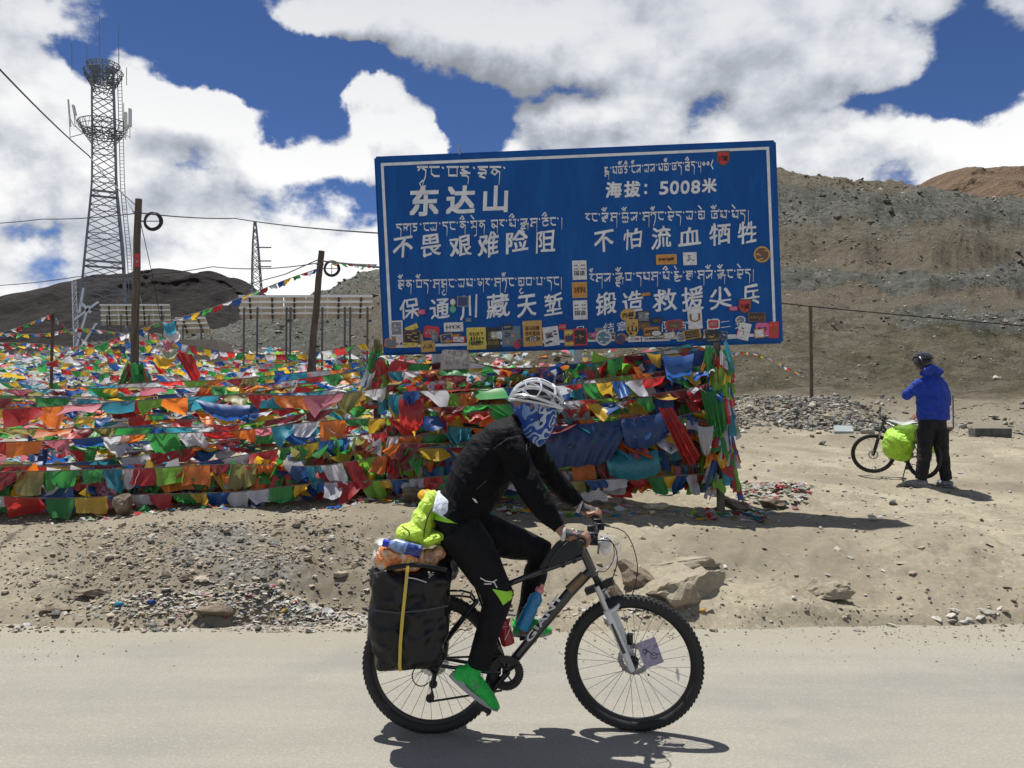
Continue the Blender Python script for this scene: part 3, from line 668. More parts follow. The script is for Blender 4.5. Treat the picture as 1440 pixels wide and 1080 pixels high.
# Tibetan lettering: pen strokes, each glyph drawn in a cell (x right 0..w, y: 1 = head line, 0 = short foot, -.6 = long foot)
G = {'ka': (1.0, [[(0, 1), (1, 1)], [(.12, 1), (.12, .35)], [(.12, .62), (.45, .62)], [(.48, 1), (.45, .3)], [(.48, .8), (.8, 1)], [(.9, 1), (.9, -.5)]]),
 'kha': (.85, [[(0, 1), (.8, 1)], [(.1, 1), (.1, .45), (.3, .2), (.5, .4), (.3, .62), (.1, .55)], [(.5, .4), (.75, .3)], [(.75, 1), (.75, -.4)]]),
 'ga': (.85, [[(0, 1), (.85, 1)], [(.1, 1), (.25, .6), (.05, .3), (.3, .2)], [(.3, .62), (.7, .62)], [(.78, 1), (.78, -.55)]]),
 'nga': (.7, [[(0, 1), (.7, 1)], [(.15, 1), (.15, .45), (.35, .25), (.7, .25)]]),
 'ca': (.8, [[(0, 1), (.75, 1)], [(.7, 1), (.1, .6), (.15, .25), (.5, .2), (.75, .35)], [(.4, .75), (.75, .7)]]),
 'nya': (.85, [[(0, 1), (.8, 1)], [(.1, .8), (.3, .9), (.3, .4), (.1, .3)], [(.3, .5), (.65, .35)], [(.72, 1), (.72, -.45), (.45, -.6)]]),
 'ta': (.7, [[(0, 1), (.7, 1)], [(.25, 1), (.6, .7), (.55, .2), (.35, -.5)], [(.05, .7), (.25, 1)]]),
 'tha': (.85, [[(0, 1), (.8, 1)], [(.1, 1), (.1, .3), (.4, .2), (.75, .3)], [(.1, .65), (.45, .7), (.45, .25)], [(.75, 1), (.75, .2)]]),
 'da': (.7, [[(0, 1), (.7, 1)], [(.15, 1), (.1, .7), (.45, .65), (.6, .4), (.55, -.45)]]),
 'na': (.75, [[(0, 1), (.75, 1)], [(.35, 1), (.1, .55), (.35, .35), (.5, .6)], [(.35, .8), (.68, .55), (.62, -.45)]]),
 'pa': (.8, [[(0, 1), (.25, 1)], [(.55, 1), (.8, 1)], [(.12, 1), (.12, .3), (.7, .3)], [(.7, 1), (.7, .2)]]),
 'ba': (.8, [[(0, 1), (.8, 1)], [(.12, 1), (.12, .3), (.7, .3)], [(.7, 1), (.7, .2)]]),
 'ma': (.85, [[(0, 1), (.3, 1)], [(.5, 1), (.85, 1)], [(.15, 1), (.1, .45), (.35, .3), (.35, .6), (.1, .55)], [(.35, .35), (.75, .35)], [(.75, 1), (.75, .15)]]),
 'tsha': (.95, [[(0, 1), (.9, 1)], [(.1, .8), (.1, .3), (.4, .25), (.4, .7), (.7, .75), (.75, .3), (.4, .25)], [(.85, 1), (.95, 1.2)]]),
 'zha': (.85, [[(0, 1), (.8, 1)], [(.4, 1), (.1, .7), (.4, .55), (.1, .3), (.45, .2)], [(.4, .55), (.75, .5)], [(.75, 1), (.75, -.4)]]),
 'a': (.7, [[(0, 1), (.55, 1)], [(.3, 1), (.1, .7), (.5, .6), (.45, .3), (.1, .25)]]),
 'ra': (.6, [[(0, 1), (.6, 1)], [(.4, 1), (.1, .6), (.5, .35)]]),
 'la': (.9, [[(0, 1), (.85, 1)], [(.1, .5), (.15, .25), (.35, .25), (.4, .6), (.4, .25), (.7, .25)], [(.78, 1), (.7, .15)]]),
 'sha': (.9, [[(0, 1), (.3, 1)], [(.15, 1), (.15, .5), (.4, .3), (.6, .6), (.3, .7)], [(.8, 1), (.8, -.4)], [(.55, 1), (.85, 1)]]),
 'sa': (.9, [[(0, 1), (.85, 1)], [(.1, .45), (.1, .25), (.35, .3), (.35, .6)], [(.35, .3), (.75, .75)], [(.78, 1), (.7, .15)]]),
 'tsa': (.9, [[(0, 1), (.85, 1)], [(.7, 1), (.1, .6), (.15, .25), (.5, .2), (.75, .35)], [(.85, .8), (.95, 1.15)]]),
 'tsheg': (.28, [[(.08, 1), (.16, .86)]]), 'shad': (.4, [[(.2, 1), (.2, -.3)]]), 'sp': (.45, []),
 '5': (.6, [[(.1, 1), (.1, .4), (.45, .4)], [(.5, 1), (.5, -.3)]]), '0': (.6, [[(.1, .7), (.3, .9), (.5, .7), (.3, .5), (.1, .7)]]), '8': (.5, [[(.45, 1.1), (.1, .5), (.45, 0)]])}
VOW = {'i': [[(.05, 1.3), (.4, 1.65), (.65, 1.3)], [(.35, 1.25), (.65, 1.3)]], 'u': [[(.5, -.1), (.2, -.35), (.35, -.65), (.75, -.55)]],
       'e': [[(.05, 1.65), (.45, 1.25)]], 'o': [[(0, 1.5), (.3, 1.25), (.6, 1.65)], [(.2, 1.65), (.45, 1.25)]]}
def tib(line, x0, x1, y0, y1, cap):
    """line: glyph tokens; '+' stacks, ':' adds a vowel; head line runs (x0,y0)-(x1,y1)"""
    mb = MB(); toks = line.split(); cells = []
    for tk in toks:
        body, _, vw = tk.partition(':'); st = body.split('+'); cells.append((st, vw, max(G[a][0] for a in st) + .12))
    tot = sum(c_[2] for c_ in cells); k = (x1 - x0) / tot; x = 0
    h = cap
    mb = None
    def stroke(pts, ox, oy, sx, sy):
        nonlocal mb
        for a, b_ in zip(pts, pts[1:]):
            A_ = (ox + a[0] * sx, oy + a[1] * sy); B_ = (ox + b_[0] * sx, oy + b_[1] * sy)
            nx, ny = .045, .085
            def W(u, v_): 
                X_ = x0 + u * k; f = (X_ - x0) / (x1 - x0); yy = y0 + (y1 - y0) * f - (v_ - 1) * h
                return S(X_, yy, .006)
            d = Vector((B_[0] - A_[0], B_[1] - A_[1])); d = d.normalized() if d.length else Vector((1, 0))
            # nib: thick across horizontals, thin across verticals
            w_ = .035 + .05 * abs(d.x); w2 = w_ * (.55 if (B_[1] < oy - .05) else 1.0)
            n_ = Vector((-d.y, d.x)); e = d * .02
            q_ = [(A_[0] - e.x + n_.x * w_ * h / k, A_[1] - e.y + n_.y * w_), (A_[0] - e.x - n_.x * w_ * h / k, A_[1] - e.y - n_.y * w_),
                  (B_[0] + e.x - n_.x * w2 * h / k, B_[1] + e.y - n_.y * w2), (B_[0] + e.x + n_.x * w2 * h / k, B_[1] + e.y + n_.y * w2)]
            mb.add([W(*q) for q in q_], [(0, 1, 2, 3)])
    for st, vw, w in cells:
        mb = MB(); n_ = len(st); sy = 1.0 if n_ == 1 else .62; oy = 0.0 if n_ == 1 else .38; 
        for j, a in enumerate(st):
            if n_ == 1:
                for s_ in G[a][1]: stroke(s_, x, 0, 1, 1)
            else:
                for s_ in G[a][1]: stroke([(p[0], max(p[1], -.1 if j < n_ - 1 else -.6)) for p in s_], x, 1 - sy * (j + 1) + .12 * j, .95, sy)
        if vw:
            for s_ in VOW[vw]:
                stroke([(p[0] * G[st[0]][0] * 1.1, p[1]) for p in s_], x, -.55 if (vw == 'u' and n_ > 1) else 0, 1, 1)
        x += w
        if mb.v: wbuild(mb, 'tibetan_letter', M_white_paint, sign, smooth=False)
tib('ta:u nga tsheg ba ra+da tsheg da+ra na tsheg', 587, 715, 235, 235, 17)
tib('da ka a tsheg nga la tsheg da nga tsheg na:i tsheg nya:e na sp kha ra tsheg ma:i tsheg sa+ka+ra ga tsheg ca:i nga tsheg shad', 557, 794, 316, 306, 13)
tib('kha+ra:o na tsheg ba:o da tsheg ga zha:u nga tsheg la ma tsheg sha ra tsheg ga ta:o nga tsheg tha:u ba tsheg pa tsheg da nga shad', 560, 793, 395, 390, 13)
tib('ra+ga ya'.replace('ya', 'tsheg') + ' ma tsha:o a:i tsheg nga:o sa tsheg la sa tsheg ma tha:o tsheg tsha da tsheg sa+ma:i da tsheg 5 0 0 8', 850, 1004, 236, 226, 12)
tib('ra nga tsheg sa+ra:o ga tsheg ba+la:o sa tsheg ga ta:o nga tsheg ba+ra:e da tsheg la tsheg tha:e sp tsha:o ma tsheg ma:e da shad', 823, 1056, 301, 296, 13)
tib('ra:o ga sa tsheg sa+ka+ra:o ba tsheg da ma ga tsheg ma:i tsheg ra+tsa:e tsheg ga+ra tsheg ga sa:o tsheg sa+ka:o nga tsheg ba+ra:e da shad', 829, 1063, 386, 379, 13)

# stickers --------------------------------------------------------
def cm(name, c, r_=.45): return mat('sticker_' + name, c, r_, vary=.15, vscale=25)
SC = dict(white=cm('white', (.62, .62, .62)), yellow=cm('yellow', (.62, .50, .08)), black=cm('black', (.02, .02, .022)), red=cm('red', (.50, .03, .04)), orange=cm('orange', (.50, .22, .04)),
          brown=cm('brown', (.14, .07, .04)), gold=cm('gold', (.50, .30, .08)), green=cm('green', (.05, .42, .20)), pink=cm('pink', (.62, .12, .30)), grey=cm('grey', (.16, .18, .20)), navy=cm('navy', (.03, .05, .14)), teal=cm('teal', (.10, .20, .25)))
_stk = [0]
def sticker(cx, cy, w, h, base, rot=0, shape='rect', inner=None, txt=None, tcol='black', blobs=0, label=None, bw=.8):
    _stk[0] += 1; off = .008 + .0016 * (_stk[0] % 7); th = R(rot)
    rr = random.Random(_stk[0])
    def poly(sx, sy, kind):
        if kind == 'circle': return [(math.cos(a) * sx / 2, math.sin(a) * sy / 2) for a in np.linspace(0, 2 * math.pi, 20, endpoint=False)]
        if kind == 'shield': return [(-sx / 2, -sy / 2), (sx / 2, -sy / 2), (sx / 2, sy * .15), (sx * .3, sy * .38), (0, sy / 2), (-sx * .3, sy * .38), (-sx / 2, sy * .15)]
        if kind == 'round': 
            r2 = min(sx, sy) * .22; o_ = []
            for qx, qy, a0 in ((sx / 2 - r2, -sy / 2 + r2, -90), (sx / 2 - r2, sy / 2 - r2, 0), (-sx / 2 + r2, sy / 2 - r2, 90), (-sx / 2 + r2, -sy / 2 + r2, 180)):
                for a in (0, 30, 60, 90): o_.append((qx + r2 * math.cos(R(a0 + a)), qy + r2 * math.sin(R(a0 + a))))
            return o_
        return [(-sx / 2, -sy / 2), (sx / 2, -sy / 2), (sx / 2, sy / 2), (-sx / 2, sy / 2)]
    def T(x, y, o_): return S(cx + x * math.cos(th) + y * math.sin(th), cy + y * math.cos(th) - x * math.sin(th), o_)
    mb = MB(); P_ = poly(w, h, shape); n_ = len(P_)
    mb.add([T(x, y, off) for x, y in P_] + [T(x, y, .0005) for x, y in P_], [tuple(range(n_))[::-1]] + [(i, (i + 1) % n_, n_ + (i + 1) % n_, n_ + i) for i in range(n_)])
    st = wbuild(mb, 'sticker', SC[base], sign, smooth=False)
    if label: st['label'] = label
    org = Vector(sign.location)
    def sub(mb2, m_, nm='print'):
        o_ = mb2.build(nm, m_, None, smooth=False, org=tuple(Vector(st.location) + org)); o_.parent = st; o_.location = (0, 0, 0)
    if inner:
        m2 = MB(); P_ = poly(w * bw, h * bw, shape); m2.add([T(x, y, off + .001) for x, y in P_], [tuple(range(len(P_)))[::-1]]); sub(m2, SC[inner], 'print')
    m3 = MB()
    if txt:
        for li, ln in enumerate(txt if isinstance(txt, list) else [txt]):
            L_ = len(txt) if isinstance(txt, list) else 1
            put_text(m3, ln, 0, (li - (L_ - 1) / 2) * h * .62 / L_ if L_ > 1 else 0, w * .74, h * (.5 / L_ if L_ > 1 else .36), .02, 0, 0, 0, 0.0, conv=lambda a, b_, o_: T(a, b_, off + .002))
    for _ in range(blobs):
        bx = rr.uniform(-.33, .33) * w; by = rr.uniform(-.33, .33) * h; bw_ = rr.uniform(.10, .30) * w; bh = rr.uniform(.05, .14) * h
        m3.add([T(bx + bw_ * u, by + bh * v_, off + .002) for u, v_ in ((-.5, -.5), (.5, -.3), (.4, .5), (-.5, .4))], [(3, 2, 1, 0)])
    if m3.v: sub(m3, SC[tcol], 'print')
    return st
ST = [
 (558, 462, 17, 22, 'white', 0, 'rect', 'grey', '美', 'white', 2), (559, 470, 18, 20, 'brown', 4, 'circle', 'grey', None, 'gold', 5),
 (579, 461, 18, 7, 'yellow', 22, 'rect', None, None, 'black', 2), (580, 474, 26, 20, 'brown', -2, 'round', 'black', None, 'gold', 6), (577, 485, 22, 6, 'yellow', -3, 'rect', None, None, 'black', 3),
 (555, 484, 16, 9, 'white', 4, 'rect', None, 'XS', 'black', 3), (602, 487, 20, 16, 'gold', 3, 'rect', None, '人从', 'brown', 0),
 (607, 467, 22, 17, 'red', -8, 'round', None, '品', 'white', 0), (636, 476, 26, 12, 'brown', 5, 'rect', 'orange', '第三极', 'black', 1), (638, 460, 27, 13, 'white', 0, 'rect', None, 'HYX', 'black', 0),
 (659, 450, 8, 5, 'grey', 0, 'rect', None, None, 'white', 2), (593, 439, 11, 7, 'red', 5, 'rect', 'pink', '前进', 'white', 0),
 (637, 435, 9, 10, 'green', 0, 'circle', None, 'e', 'white', 0), (637, 425, 8, 10, 'gold', 0, 'circle', 'white', None, 'black', 1), (651, 424, 17, 15, 'grey', -3, 'rect', 'navy', None, 'black', 1),
 (670, 476, 27, 31, 'yellow', 0, 'rect', None, ['车行天下', 'Jlin', 'HAPPY'], 'black', 0), (694, 476, 19, 31, 'black', 0, 'rect', None, ['天火', '户外', '回回'], 'yellow', 0),
 (719, 473, 26, 28, 'teal', 0, 'rect', 'grey', None, 'gold', 4), (714, 460, 14, 8, 'black', 0, 'rect', None, '骑行', 'white', 0), (727, 485, 10, 11, 'red', 0, 'circle', None, '★', 'gold', 0),
 (749, 469, 27, 36, 'gold', 1, 'rect', None, ['喜马拉雅', '青年客栈', '欢迎你'], 'brown', 0), (775, 473, 22, 27, 'white', 5, 'rect', None, '◎', 'black', 3), (791, 460, 11, 8, 'red', 0, 'rect', None, '回', 'white', 0),
 (803, 475, 19, 23, 'gold', 0, 'rect', 'yellow', ['小鹿', '客栈'], 'black', 0), (816, 474, 20, 24, 'red', 0, 'rect', 'black', None, 'orange', 4), 
 (815, 380, 20, 27, 'white', 0, 'rect', None, [':: ::', '国道'], 'black', 0), (815, 408, 21, 22, 'gold', 0, 'rect', 'orange', '鼎', 'brown', 0), (816, 436, 20, 27, 'white', 0, 'rect', None, [':: ::', '国道'], 'black', 0),
 (937, 365, 29, 14, 'gold', 0, 'rect', 'orange', 'BABY@驴', 'black', 1), (970, 364, 19, 18, 'white', 0, 'rect', None, '◉', 'navy', 2), (1071, 358, 23, 23, 'gold', 0, 'circle', 'brown', '⛰', 'gold', 2),
 (1017, 223, 18, 21, 'brown', 0, 'shield', 'red', '川藏', 'black', 1), (908, 414, 14, 5, 'brown', 3, 'rect', 'orange', None, 'black', 2),
 (843, 465, 13, 8, 'grey', 0, 'rect', None, '勇者', 'white', 0), (836, 471, 11, 7, 'red', 6, 'rect', 'pink', 'XS', 'white', 0), (849, 475, 22, 22, 'white', 0, 'circle', 'teal', '◈', 'white', 3), (872, 477, 15, 14, 'brown', 0, 'circle', 'navy', '★', 'red', 0),
 (883, 443, 22, 18, 'gold', 6, 'circle', None, '西藏', 'black', 1), (889, 462, 17, 26, 'gold', 0, 'shield', None, '山', 'black', 2), (905, 445, 18, 16, 'black', 0, 'rect', 'grey', 'X X', 'white', 2), (906, 458, 17, 9, 'brown', 0, 'round', None, '三', 'gold', 1),
 (916, 466, 25, 14, 'brown', 2, 'rect', 'orange', '喜马', 'black', 2), (924, 451, 14, 8, 'black', 3, 'rect', None, 'GO', 'gold', 0), (948, 457, 24, 14, 'red', 4, 'round', 'brown', None, 'gold', 3),
 (977, 447, 20, 31, 'white', 2, 'rect', None, 'U', 'gold', 0), (1003, 456, 18, 14, 'white', 0, 'round', 'red', '品', 'white', 0), (892, 477, 18, 8, 'white', 0, 'rect', None, '上路', 'red', 0), (922, 476, 40, 8, 'white', 0, 'rect', None, '江西南昌李川', 'black', 0),
 (958, 474, 13, 12, 'white', 0, 'round', 'grey', 'E', 'white', 0), (973, 470, 25, 13, 'gold', 8, 'rect', 'black', ['TOYOTA', 'PRADO'], 'gold', 0), (1004, 473, 24, 17, 'black', 0, 'circle', None, '山', 'gold', 1), (1003, 478, 22, 6, 'black', 3, 'rect', None, 'www.t', 'white', 0),
 (1034, 474, 22, 4, 'white', 3, 'rect', None, None, 'black', 2), (1041, 450, 14, 11, 'white', 0, 'circle', 'grey', None, 'white', 2), (1046, 466, 17, 24, 'white', -15, 'rect', None, None, 'grey', 3),
 (1031, 434, 12, 6, 'red', 0, 'rect', 'pink', '前进', 'white', 0), (1047, 431, 18, 20, 'brown', -4, 'shield', 'red', '川藏', 'black', 1), (1064, 446, 25, 13, 'brown', -2, 'rect', 'black', '318人在', 'orange', 1), (1072, 463, 19, 18, 'pink', 0, 'round', None, '牛牛', 'black', 2), (1088, 464, 14, 23, 'red', -3, 'rect', None, '火', 'orange', 2)]
_r = random.Random(5)
for i in range(26):
    x_ = 548 + i * 20.6 + _r.uniform(-6, 6); ST.append((x_, _r.uniform(474, 486) - (x_ - 548) * .018 - (4 if x_ > 900 else 0), _r.uniform(9, 19), _r.uniform(7, 13), _r.choice(['white', 'brown', 'gold', 'grey', 'black', 'red', 'white', 'teal', 'orange']), _r.uniform(-10, 10), _r.choice(['rect', 'rect', 'circle', 'round']), _r.choice([None, 'grey', 'white', 'navy']), None, _r.choice(['black', 'white', 'gold']), 3))
ST.sort(key=lambda s_: 0 if s_[8] is None else 1)
for s_ in ST:
    cx, cy, w, h, base, rot, shp, inn, tx, tc, bl = s_
    if isinstance(tx, str) and tx in ('◎', '◉', '◈', '⛰', '★'):
        tx, bl = None, bl + 3
    sticker(cx, cy, w, h, base, rot + 2, shp, inn, tx, tc, bl)
# ================================================================ poles, wires, towers, panels
M_wood = bpy.data.materials.new('weathered_pole_wood'); M_wood.use_nodes = True
t = NT(M_wood.node_tree); b = M_wood.node_tree.nodes['Principled BSDF']; oc = t.pos(); a1, a2, a3 = t.xyz(oc)
n = t.noise(t.comb(a1 * 14, a2 * 14, a3 * 1.2), 2, 6, .65); t.l(t.ramp(n, [(.3, (.055, .042, .032)), (.55, (.12, .095, .072)), (.8, (.20, .165, .13))]), b.inputs['Base Color']); b.inputs['Roughness'].default_value = .85
t.l(t.bump(n, .5, .01), b.inputs['Normal'])
M_wire = mat('black_cable', (.02, .02, .022), .5); M_red = SC['red']; M_plast_white = mat('white_plastic', (.7, .7, .7), .4)
M_rust = mat('rusty_steel', (.13, .085, .06), .8, .3, vary=.35, vscale=12)
def cable(name, pts, r, label, cat='cable', mt=None, sag=0, group=None, seg=24):
    """pts: world points; sagging between them"""
    P_ = []
    for a, b_ in zip(pts, pts[1:]):
        a = Vector(a); b_ = Vector(b_)
        for i in range(seg): f = i / seg; P_.append(a.lerp(b_, f) + Vector((0, 0, -4 * sag * f * (1 - f))))
    P_.append(Vector(pts[-1])); mb = MB(); mb.tube(P_, r, 5); o = mb.build(name, mt or M_wire, None, org=tuple(pts[0])); tag(o, label, cat, group); return o
def pole(pt, pb, Y, r, label, coil, sign_px=None, cross=True):
    top = at(*pt, Y); bot = at(*pb, Y); bot = top + (bot - top) * ((top.z - (zat(bot.x, Y) - .3)) / (top.z - bot.z))
    root = empty('utility_pole', (bot.x, bot.y, bot.z + .3)); tag(root, label, 'pole')
    mb = MB(); K = 12; mb.tube([bot.lerp(top, i / K) + Vector((math.sin(i * 1.7) * .006, 0, 0)) for i in range(K + 1)], [r * (1.12 - .28 * i / K) for i in range(K + 1)], 14); wbuild(mb, 'shaft', M_wood, root)
    d = (top - bot).normalized()
    k = Y / F
    mb = MB(); mb.tube([top - d * 19 * k - Vector((r * 1.1, .04, 0)), top - d * 19 * k + Vector((r * 1.1, -.04, 0))], .012, 6); mb.lathe([(r * .95, -.015), (r * .95, .015)], top - d * 19 * k, d, 16); wbuild(mb, 'bracket', M_dark_steel, root)
    cx, cy, cr, kind = coil; c = at(cx, cy, Y - .1); cr = cr * k
    mb = MB()
    for j, dj in enumerate((-.014, 0, .014)):
        mb.tube([c + Vector((math.cos(a) * (cr + dj * (1 + .3 * math.sin(3 * a + j))), dj * .6, math.sin(a) * (cr + dj))) for a in np.linspace(0, 2 * math.pi, 40, endpoint=False)], .012, 6, close=True)
    wbuild(mb, 'cable_coil', M_wire, root)
    mb = MB(); mb.beam(c - Vector((cr, 0, 0)), c + Vector((cr, 0, 0)), .012)
    if kind: mb.beam(c - Vector((0, 0, cr)), c + Vector((0, 0, cr)), .012)
    mb.beam(c - Vector((cr, 0, 0)), Vector((top.x, c.y + .03, c.z)), .02); wbuild(mb, 'coil_bracket', M_dark_steel, root)
    if sign_px:
        x0, y0, w, h = sign_px; c2 = at(x0, y0, Y - r * 1.05); mb = MB(); mb.box(c2, (w * k, .012, h * k)); pl = wbuild(mb, 'plate', M_red, root, smooth=False)
        mb = MB(); put_text(mb, '电', x0, y0, 5, 10, .02, 0, 0, 0, 0, conv=lambda a, b_, o_: at(a, b_, Y - r * 1.05 - .009)); 
        o = mb.build('lettering', M_white_paint, None, smooth=False, org=tuple(c2)); o.parent = pl; o.location = c2 - (Vector(pl.location) + Vector(root.location))
    return top, bot
PT1, PB1 = pole((194.5, 280), (188, 545), 12.5, .058, 'taller dark wooden utility pole with one cable coil standing among flags at left', (215, 311, 11.5, 0), (192.5, 366, 7.5, 19))
PT2, PB2 = pole((452, 353), (438, 505), 15.5, .068, 'shorter grey wooden utility pole with crossed cable coil beside the solar panels', (466.5, 377.5, 10, 1))
# cables
cable('cable', [at(-40, 55, 9), at(125, 219, 16), at(193, 290, 12.5)], .012, 'dark cable slanting down from the top left corner to the tall pole', sag=.05)
cable('cable', [at(-60, 316, 20), at(60, 308, 18), at(192, 300, 12.5)], .009, 'nearly level cable running left from the tall pole', sag=.03)
cable('cable', [at(194, 299, 12.5), at(330, 307, 16), S(530, 325, -.12)], .010, 'cable running from the tall pole to the top of the sign', sag=.03)
cable('cable', [at(-60, 402, 26), at(110, 389, 20), at(300, 375, 18), at(452, 369, 15.5)], .010, 'lower long cable stretching left from the shorter pole', sag=.08)
cable('cable', [at(452, 367, 15.5), S(533, 374, -.12)], .014, 'short thick cable between the shorter pole and the sign')
cable('cable', [at(450, 364, 15.5), at(400, 386, 17), at(340, 402, 22), at(270, 420, 30)], .011, 'cable descending leftward from the top of the shorter pole')
cable('cable', [at(205, 460, 40), at(170, 268, 60), at(193, 306, 12.6)], .008, 'thin guy cable looping beside the tall pole')
cable('cable', [at(196, 305, 12.5), at(206, 350, 13), at(217, 400, 13.5), at(226, 452, 14)], .006, 'thin stay wire hanging right of the tall pole')
cable('cable', [at(1000, 415, 22), at(1140, 431, 23), at(1300, 446, 24), at(1480, 462, 25)], .016, 'slack wire crossing the hillside from the sign over the fence post')
# lattice tower
def lattice(name, Y, lv, legs_w, mt, r, root, div=None, nm='leg'):
    """lv: list of (py, cx, half px, levels); four legs, horizontals and X braces as separate parts"""
    k = Y / F; fr = []
    for (py, cx, hw) in lv:
        c = at(cx, py, Y); h = hw * k * .86; a = R(27); pts = []
        for sx, sy in ((-1, -1), (1, -1), (1, 1), (-1, 1)):
            pts.append(Vector((c.x + (sx * math.cos(a) - sy * math.sin(a)) * h * .86, Y + (sx * math.sin(a) + sy * math.cos(a)) * h * .86, c.z)))
        fr.append(pts)
    return fr
M_galv = mat('tower_galvanised', (.19, .21, .235), .5, .2, vary=.15, vscale=3)
def lerp_levels(lv, n):
    out = []
    for i in range(n + 1):
        f = i / n; py = lv[0][0] + (lv[-1][0] - lv[0][0]) * f
        out.append((py, np.interp(-py, [-a[0] for a in lv], [a[1] for a in lv]), np.interp(-py, [-a[0] for a in lv], [a[2] for a in lv])))
    return out
TY = 70
tw = at(141, 503, TY); tower = empty('radio_tower', (tw.x, TY, zat(tw.x, TY))); tag(tower, 'tall grey lattice radio mast with two round antenna platforms', 'tower')
LV = [(530, 141, 50), (500, 142, 45), (440, 144.5, 40), (360, 146.5, 33), (262, 146.5, 21), (200, 146, 20), (95, 144, 18.5)]
fr = lattice('t', TY, lerp_levels(LV, 22), 0, None, 0, None)
for c_ in range(4):
    mb = MB(); mb.tube([f_[c_] for f_ in fr], .085, 6); wbuild(mb, 'leg', M_galv, tower)
for c_ in range(4):
    mb = MB()
    for i in range(len(fr) - 1):
        a, b_ = fr[i], fr[i + 1]; n_ = (c_ + 1) % 4
        mb.beam(a[c_], b_[n_], .06); mb.beam(a[n_], b_[c_], .06)
        if i % 2 == 0: mb.beam(a[c_], a[n_], .06)
        if i in (3, 8, 13): mb.beam(a[c_], a[n_], .16)
    wbuild(mb, 'bracing', M_galv, tower, smooth=False)['kind'] = 'stuff'
mb = MB(); a = [ (f_[1] + f_[2]) / 2 + Vector((.35, 0, 0)) for f_ in fr]
mb.tube(a, .035, 4); mb.tube([p + Vector((.35, 0, 0)) for p in a], .03, 4)
for i in range(len(a) - 1):
    for j in range(4): p = a[i].lerp(a[i + 1], j / 4); mb.beam(p, p + Vector((.36, 0, 0)), .03)
wbuild(mb, 'ladder', M_galv, tower)
kk = TY / F
def platform(py, r_px, h_px, n=16):
    c = at(145, py, TY); r_ = r_px * kk; mb = MB()
    for dz, rr_, th in ((0, r_ * .80, .05), (-.35 * 1, r_ * .62, .05), (h_px * kk * .5, r_ * .95, .035), (h_px * kk, r_, .045)):
        mb.tube([c + Vector((math.cos(q) * rr_, math.sin(q) * rr_, dz)) for q in np.linspace(0, 2 * math.pi, n * 2, endpoint=False)], th, 5, close=True)
    for q in np.linspace(0, 2 * math.pi, n, endpoint=False):
        mb.beam(c + Vector((math.cos(q) * r_ * .3, math.sin(q) * r_ * .3, -.1)), c + Vector((math.cos(q) * r_ * .82, math.sin(q) * r_ * .82, 0)), .07)
        mb.beam(c + Vector((math.cos(q) * r_ * .45, math.sin(q) * r_ * .45, -1.0)), c + Vector((math.cos(q) * r_ * .82, math.sin(q) * r_ * .82, 0)), .05)
        mb.beam(c + Vector((math.cos(q) * r_ * .80, math.sin(q) * r_ * .8, 0)), c + Vector((math.cos(q) * r_, math.sin(q) * r_, h_px * kk)), .04)
    for q in np.linspace(0, 2 * math.pi, n * 2, endpoint=False): mb.beam(c + Vector((math.cos(q) * r_ * .78, math.sin(q) * r_ * .78, 0)), c + Vector((math.cos(q + .3) * r_ * .98, math.sin(q + .3) * r_ * .98, h_px * kk)), .03)
    wbuild(mb, 'platform', M_galv, tower)
platform(187, 33, 13); platform(113, 26, 12)
platform(97, 22, 6)
for (px, p0, p1, w) in ((96, 140, 178, 2.6), (103, 148, 162, 4.5), (183, 153, 178, 5), (177, 158, 180, 4.5), (174, 145, 190, 1), (122, 62, 90, 1), (140, 22, 85, 1), (167, 35, 100, 1.2), (178, 95, 120, 1), (101, 60, 98, 1)):
    a = at(px, p0, TY - .5); b_ = at(px + (3 if px < 120 and w > 2 else 0), p1, TY - .5); mb = MB()
    mb.beam(a, b_, w * kk, w * kk * .6)
    if w > 2: c = at(145 + (-28 if px < 145 else 28), 188, TY); mb.beam((a + b_) / 2 - Vector((0, 0, .3)), (c * .35 + (a + b_) / 2 * .65) - Vector((0, 0, .5)), .06); mb.beam(b_ - Vector((0, 0, .9)), c, .06); mb.beam(a, b_ - Vector((0, 0, 1.0)), .05)
    wbuild(mb, 'antenna', M_plast_white if w > 2 else M_galv, tower, smooth=False)
# small mast at the tower foot
sm = at(113, 500, 62); mast = empty('lattice_mast', (sm.x, 62, zat(sm.x, 62))); tag(mast, 'short bright lattice mast standing at the left foot of the radio tower', 'mast')
lv = [(530, 109, 5), (400, 104, 3.2), (395, 104, 3)]
M_galv_l = mat('galvanised_bright', (.50, .52, .54), .35, .8)
fr = lattice('m', 62, lerp_levels(lv, 16), 0, None, 0, None)
for c_ in range(4): mb = MB(); mb.tube([f_[c_] for f_ in fr], .035, 5); wbuild(mb, 'leg', M_galv_l, mast)
mb = MB()
for i in range(len(fr) - 1):
    for c_ in range(4): mb.beam(fr[i][c_], fr[i + 1][(c_ + 1) % 4], .035); mb.beam(fr[i][c_], fr[i][(c_ + 1) % 4], .03)
wbuild(mb, 'bracing', M_galv_l, mast, smooth=False)['kind'] = 'stuff'
# bent bright struts at the foot
mb = MB()
for a_, b__ in (((113, 425), (128, 440)), ((105, 450), (138, 425)), ((125, 430), (105, 498)), ((118, 405), (112, 440)), ((136, 455), (110, 495))): mb.beam(at(*a_, 61), at(*b__, 61), .16)
o = mb.build('scrap_struts', M_galv_l, None, smooth=False, org=tuple(at(115, 500, 61))); tag(o, 'bright loose metal struts leaning together at the tower foot', 'struts')
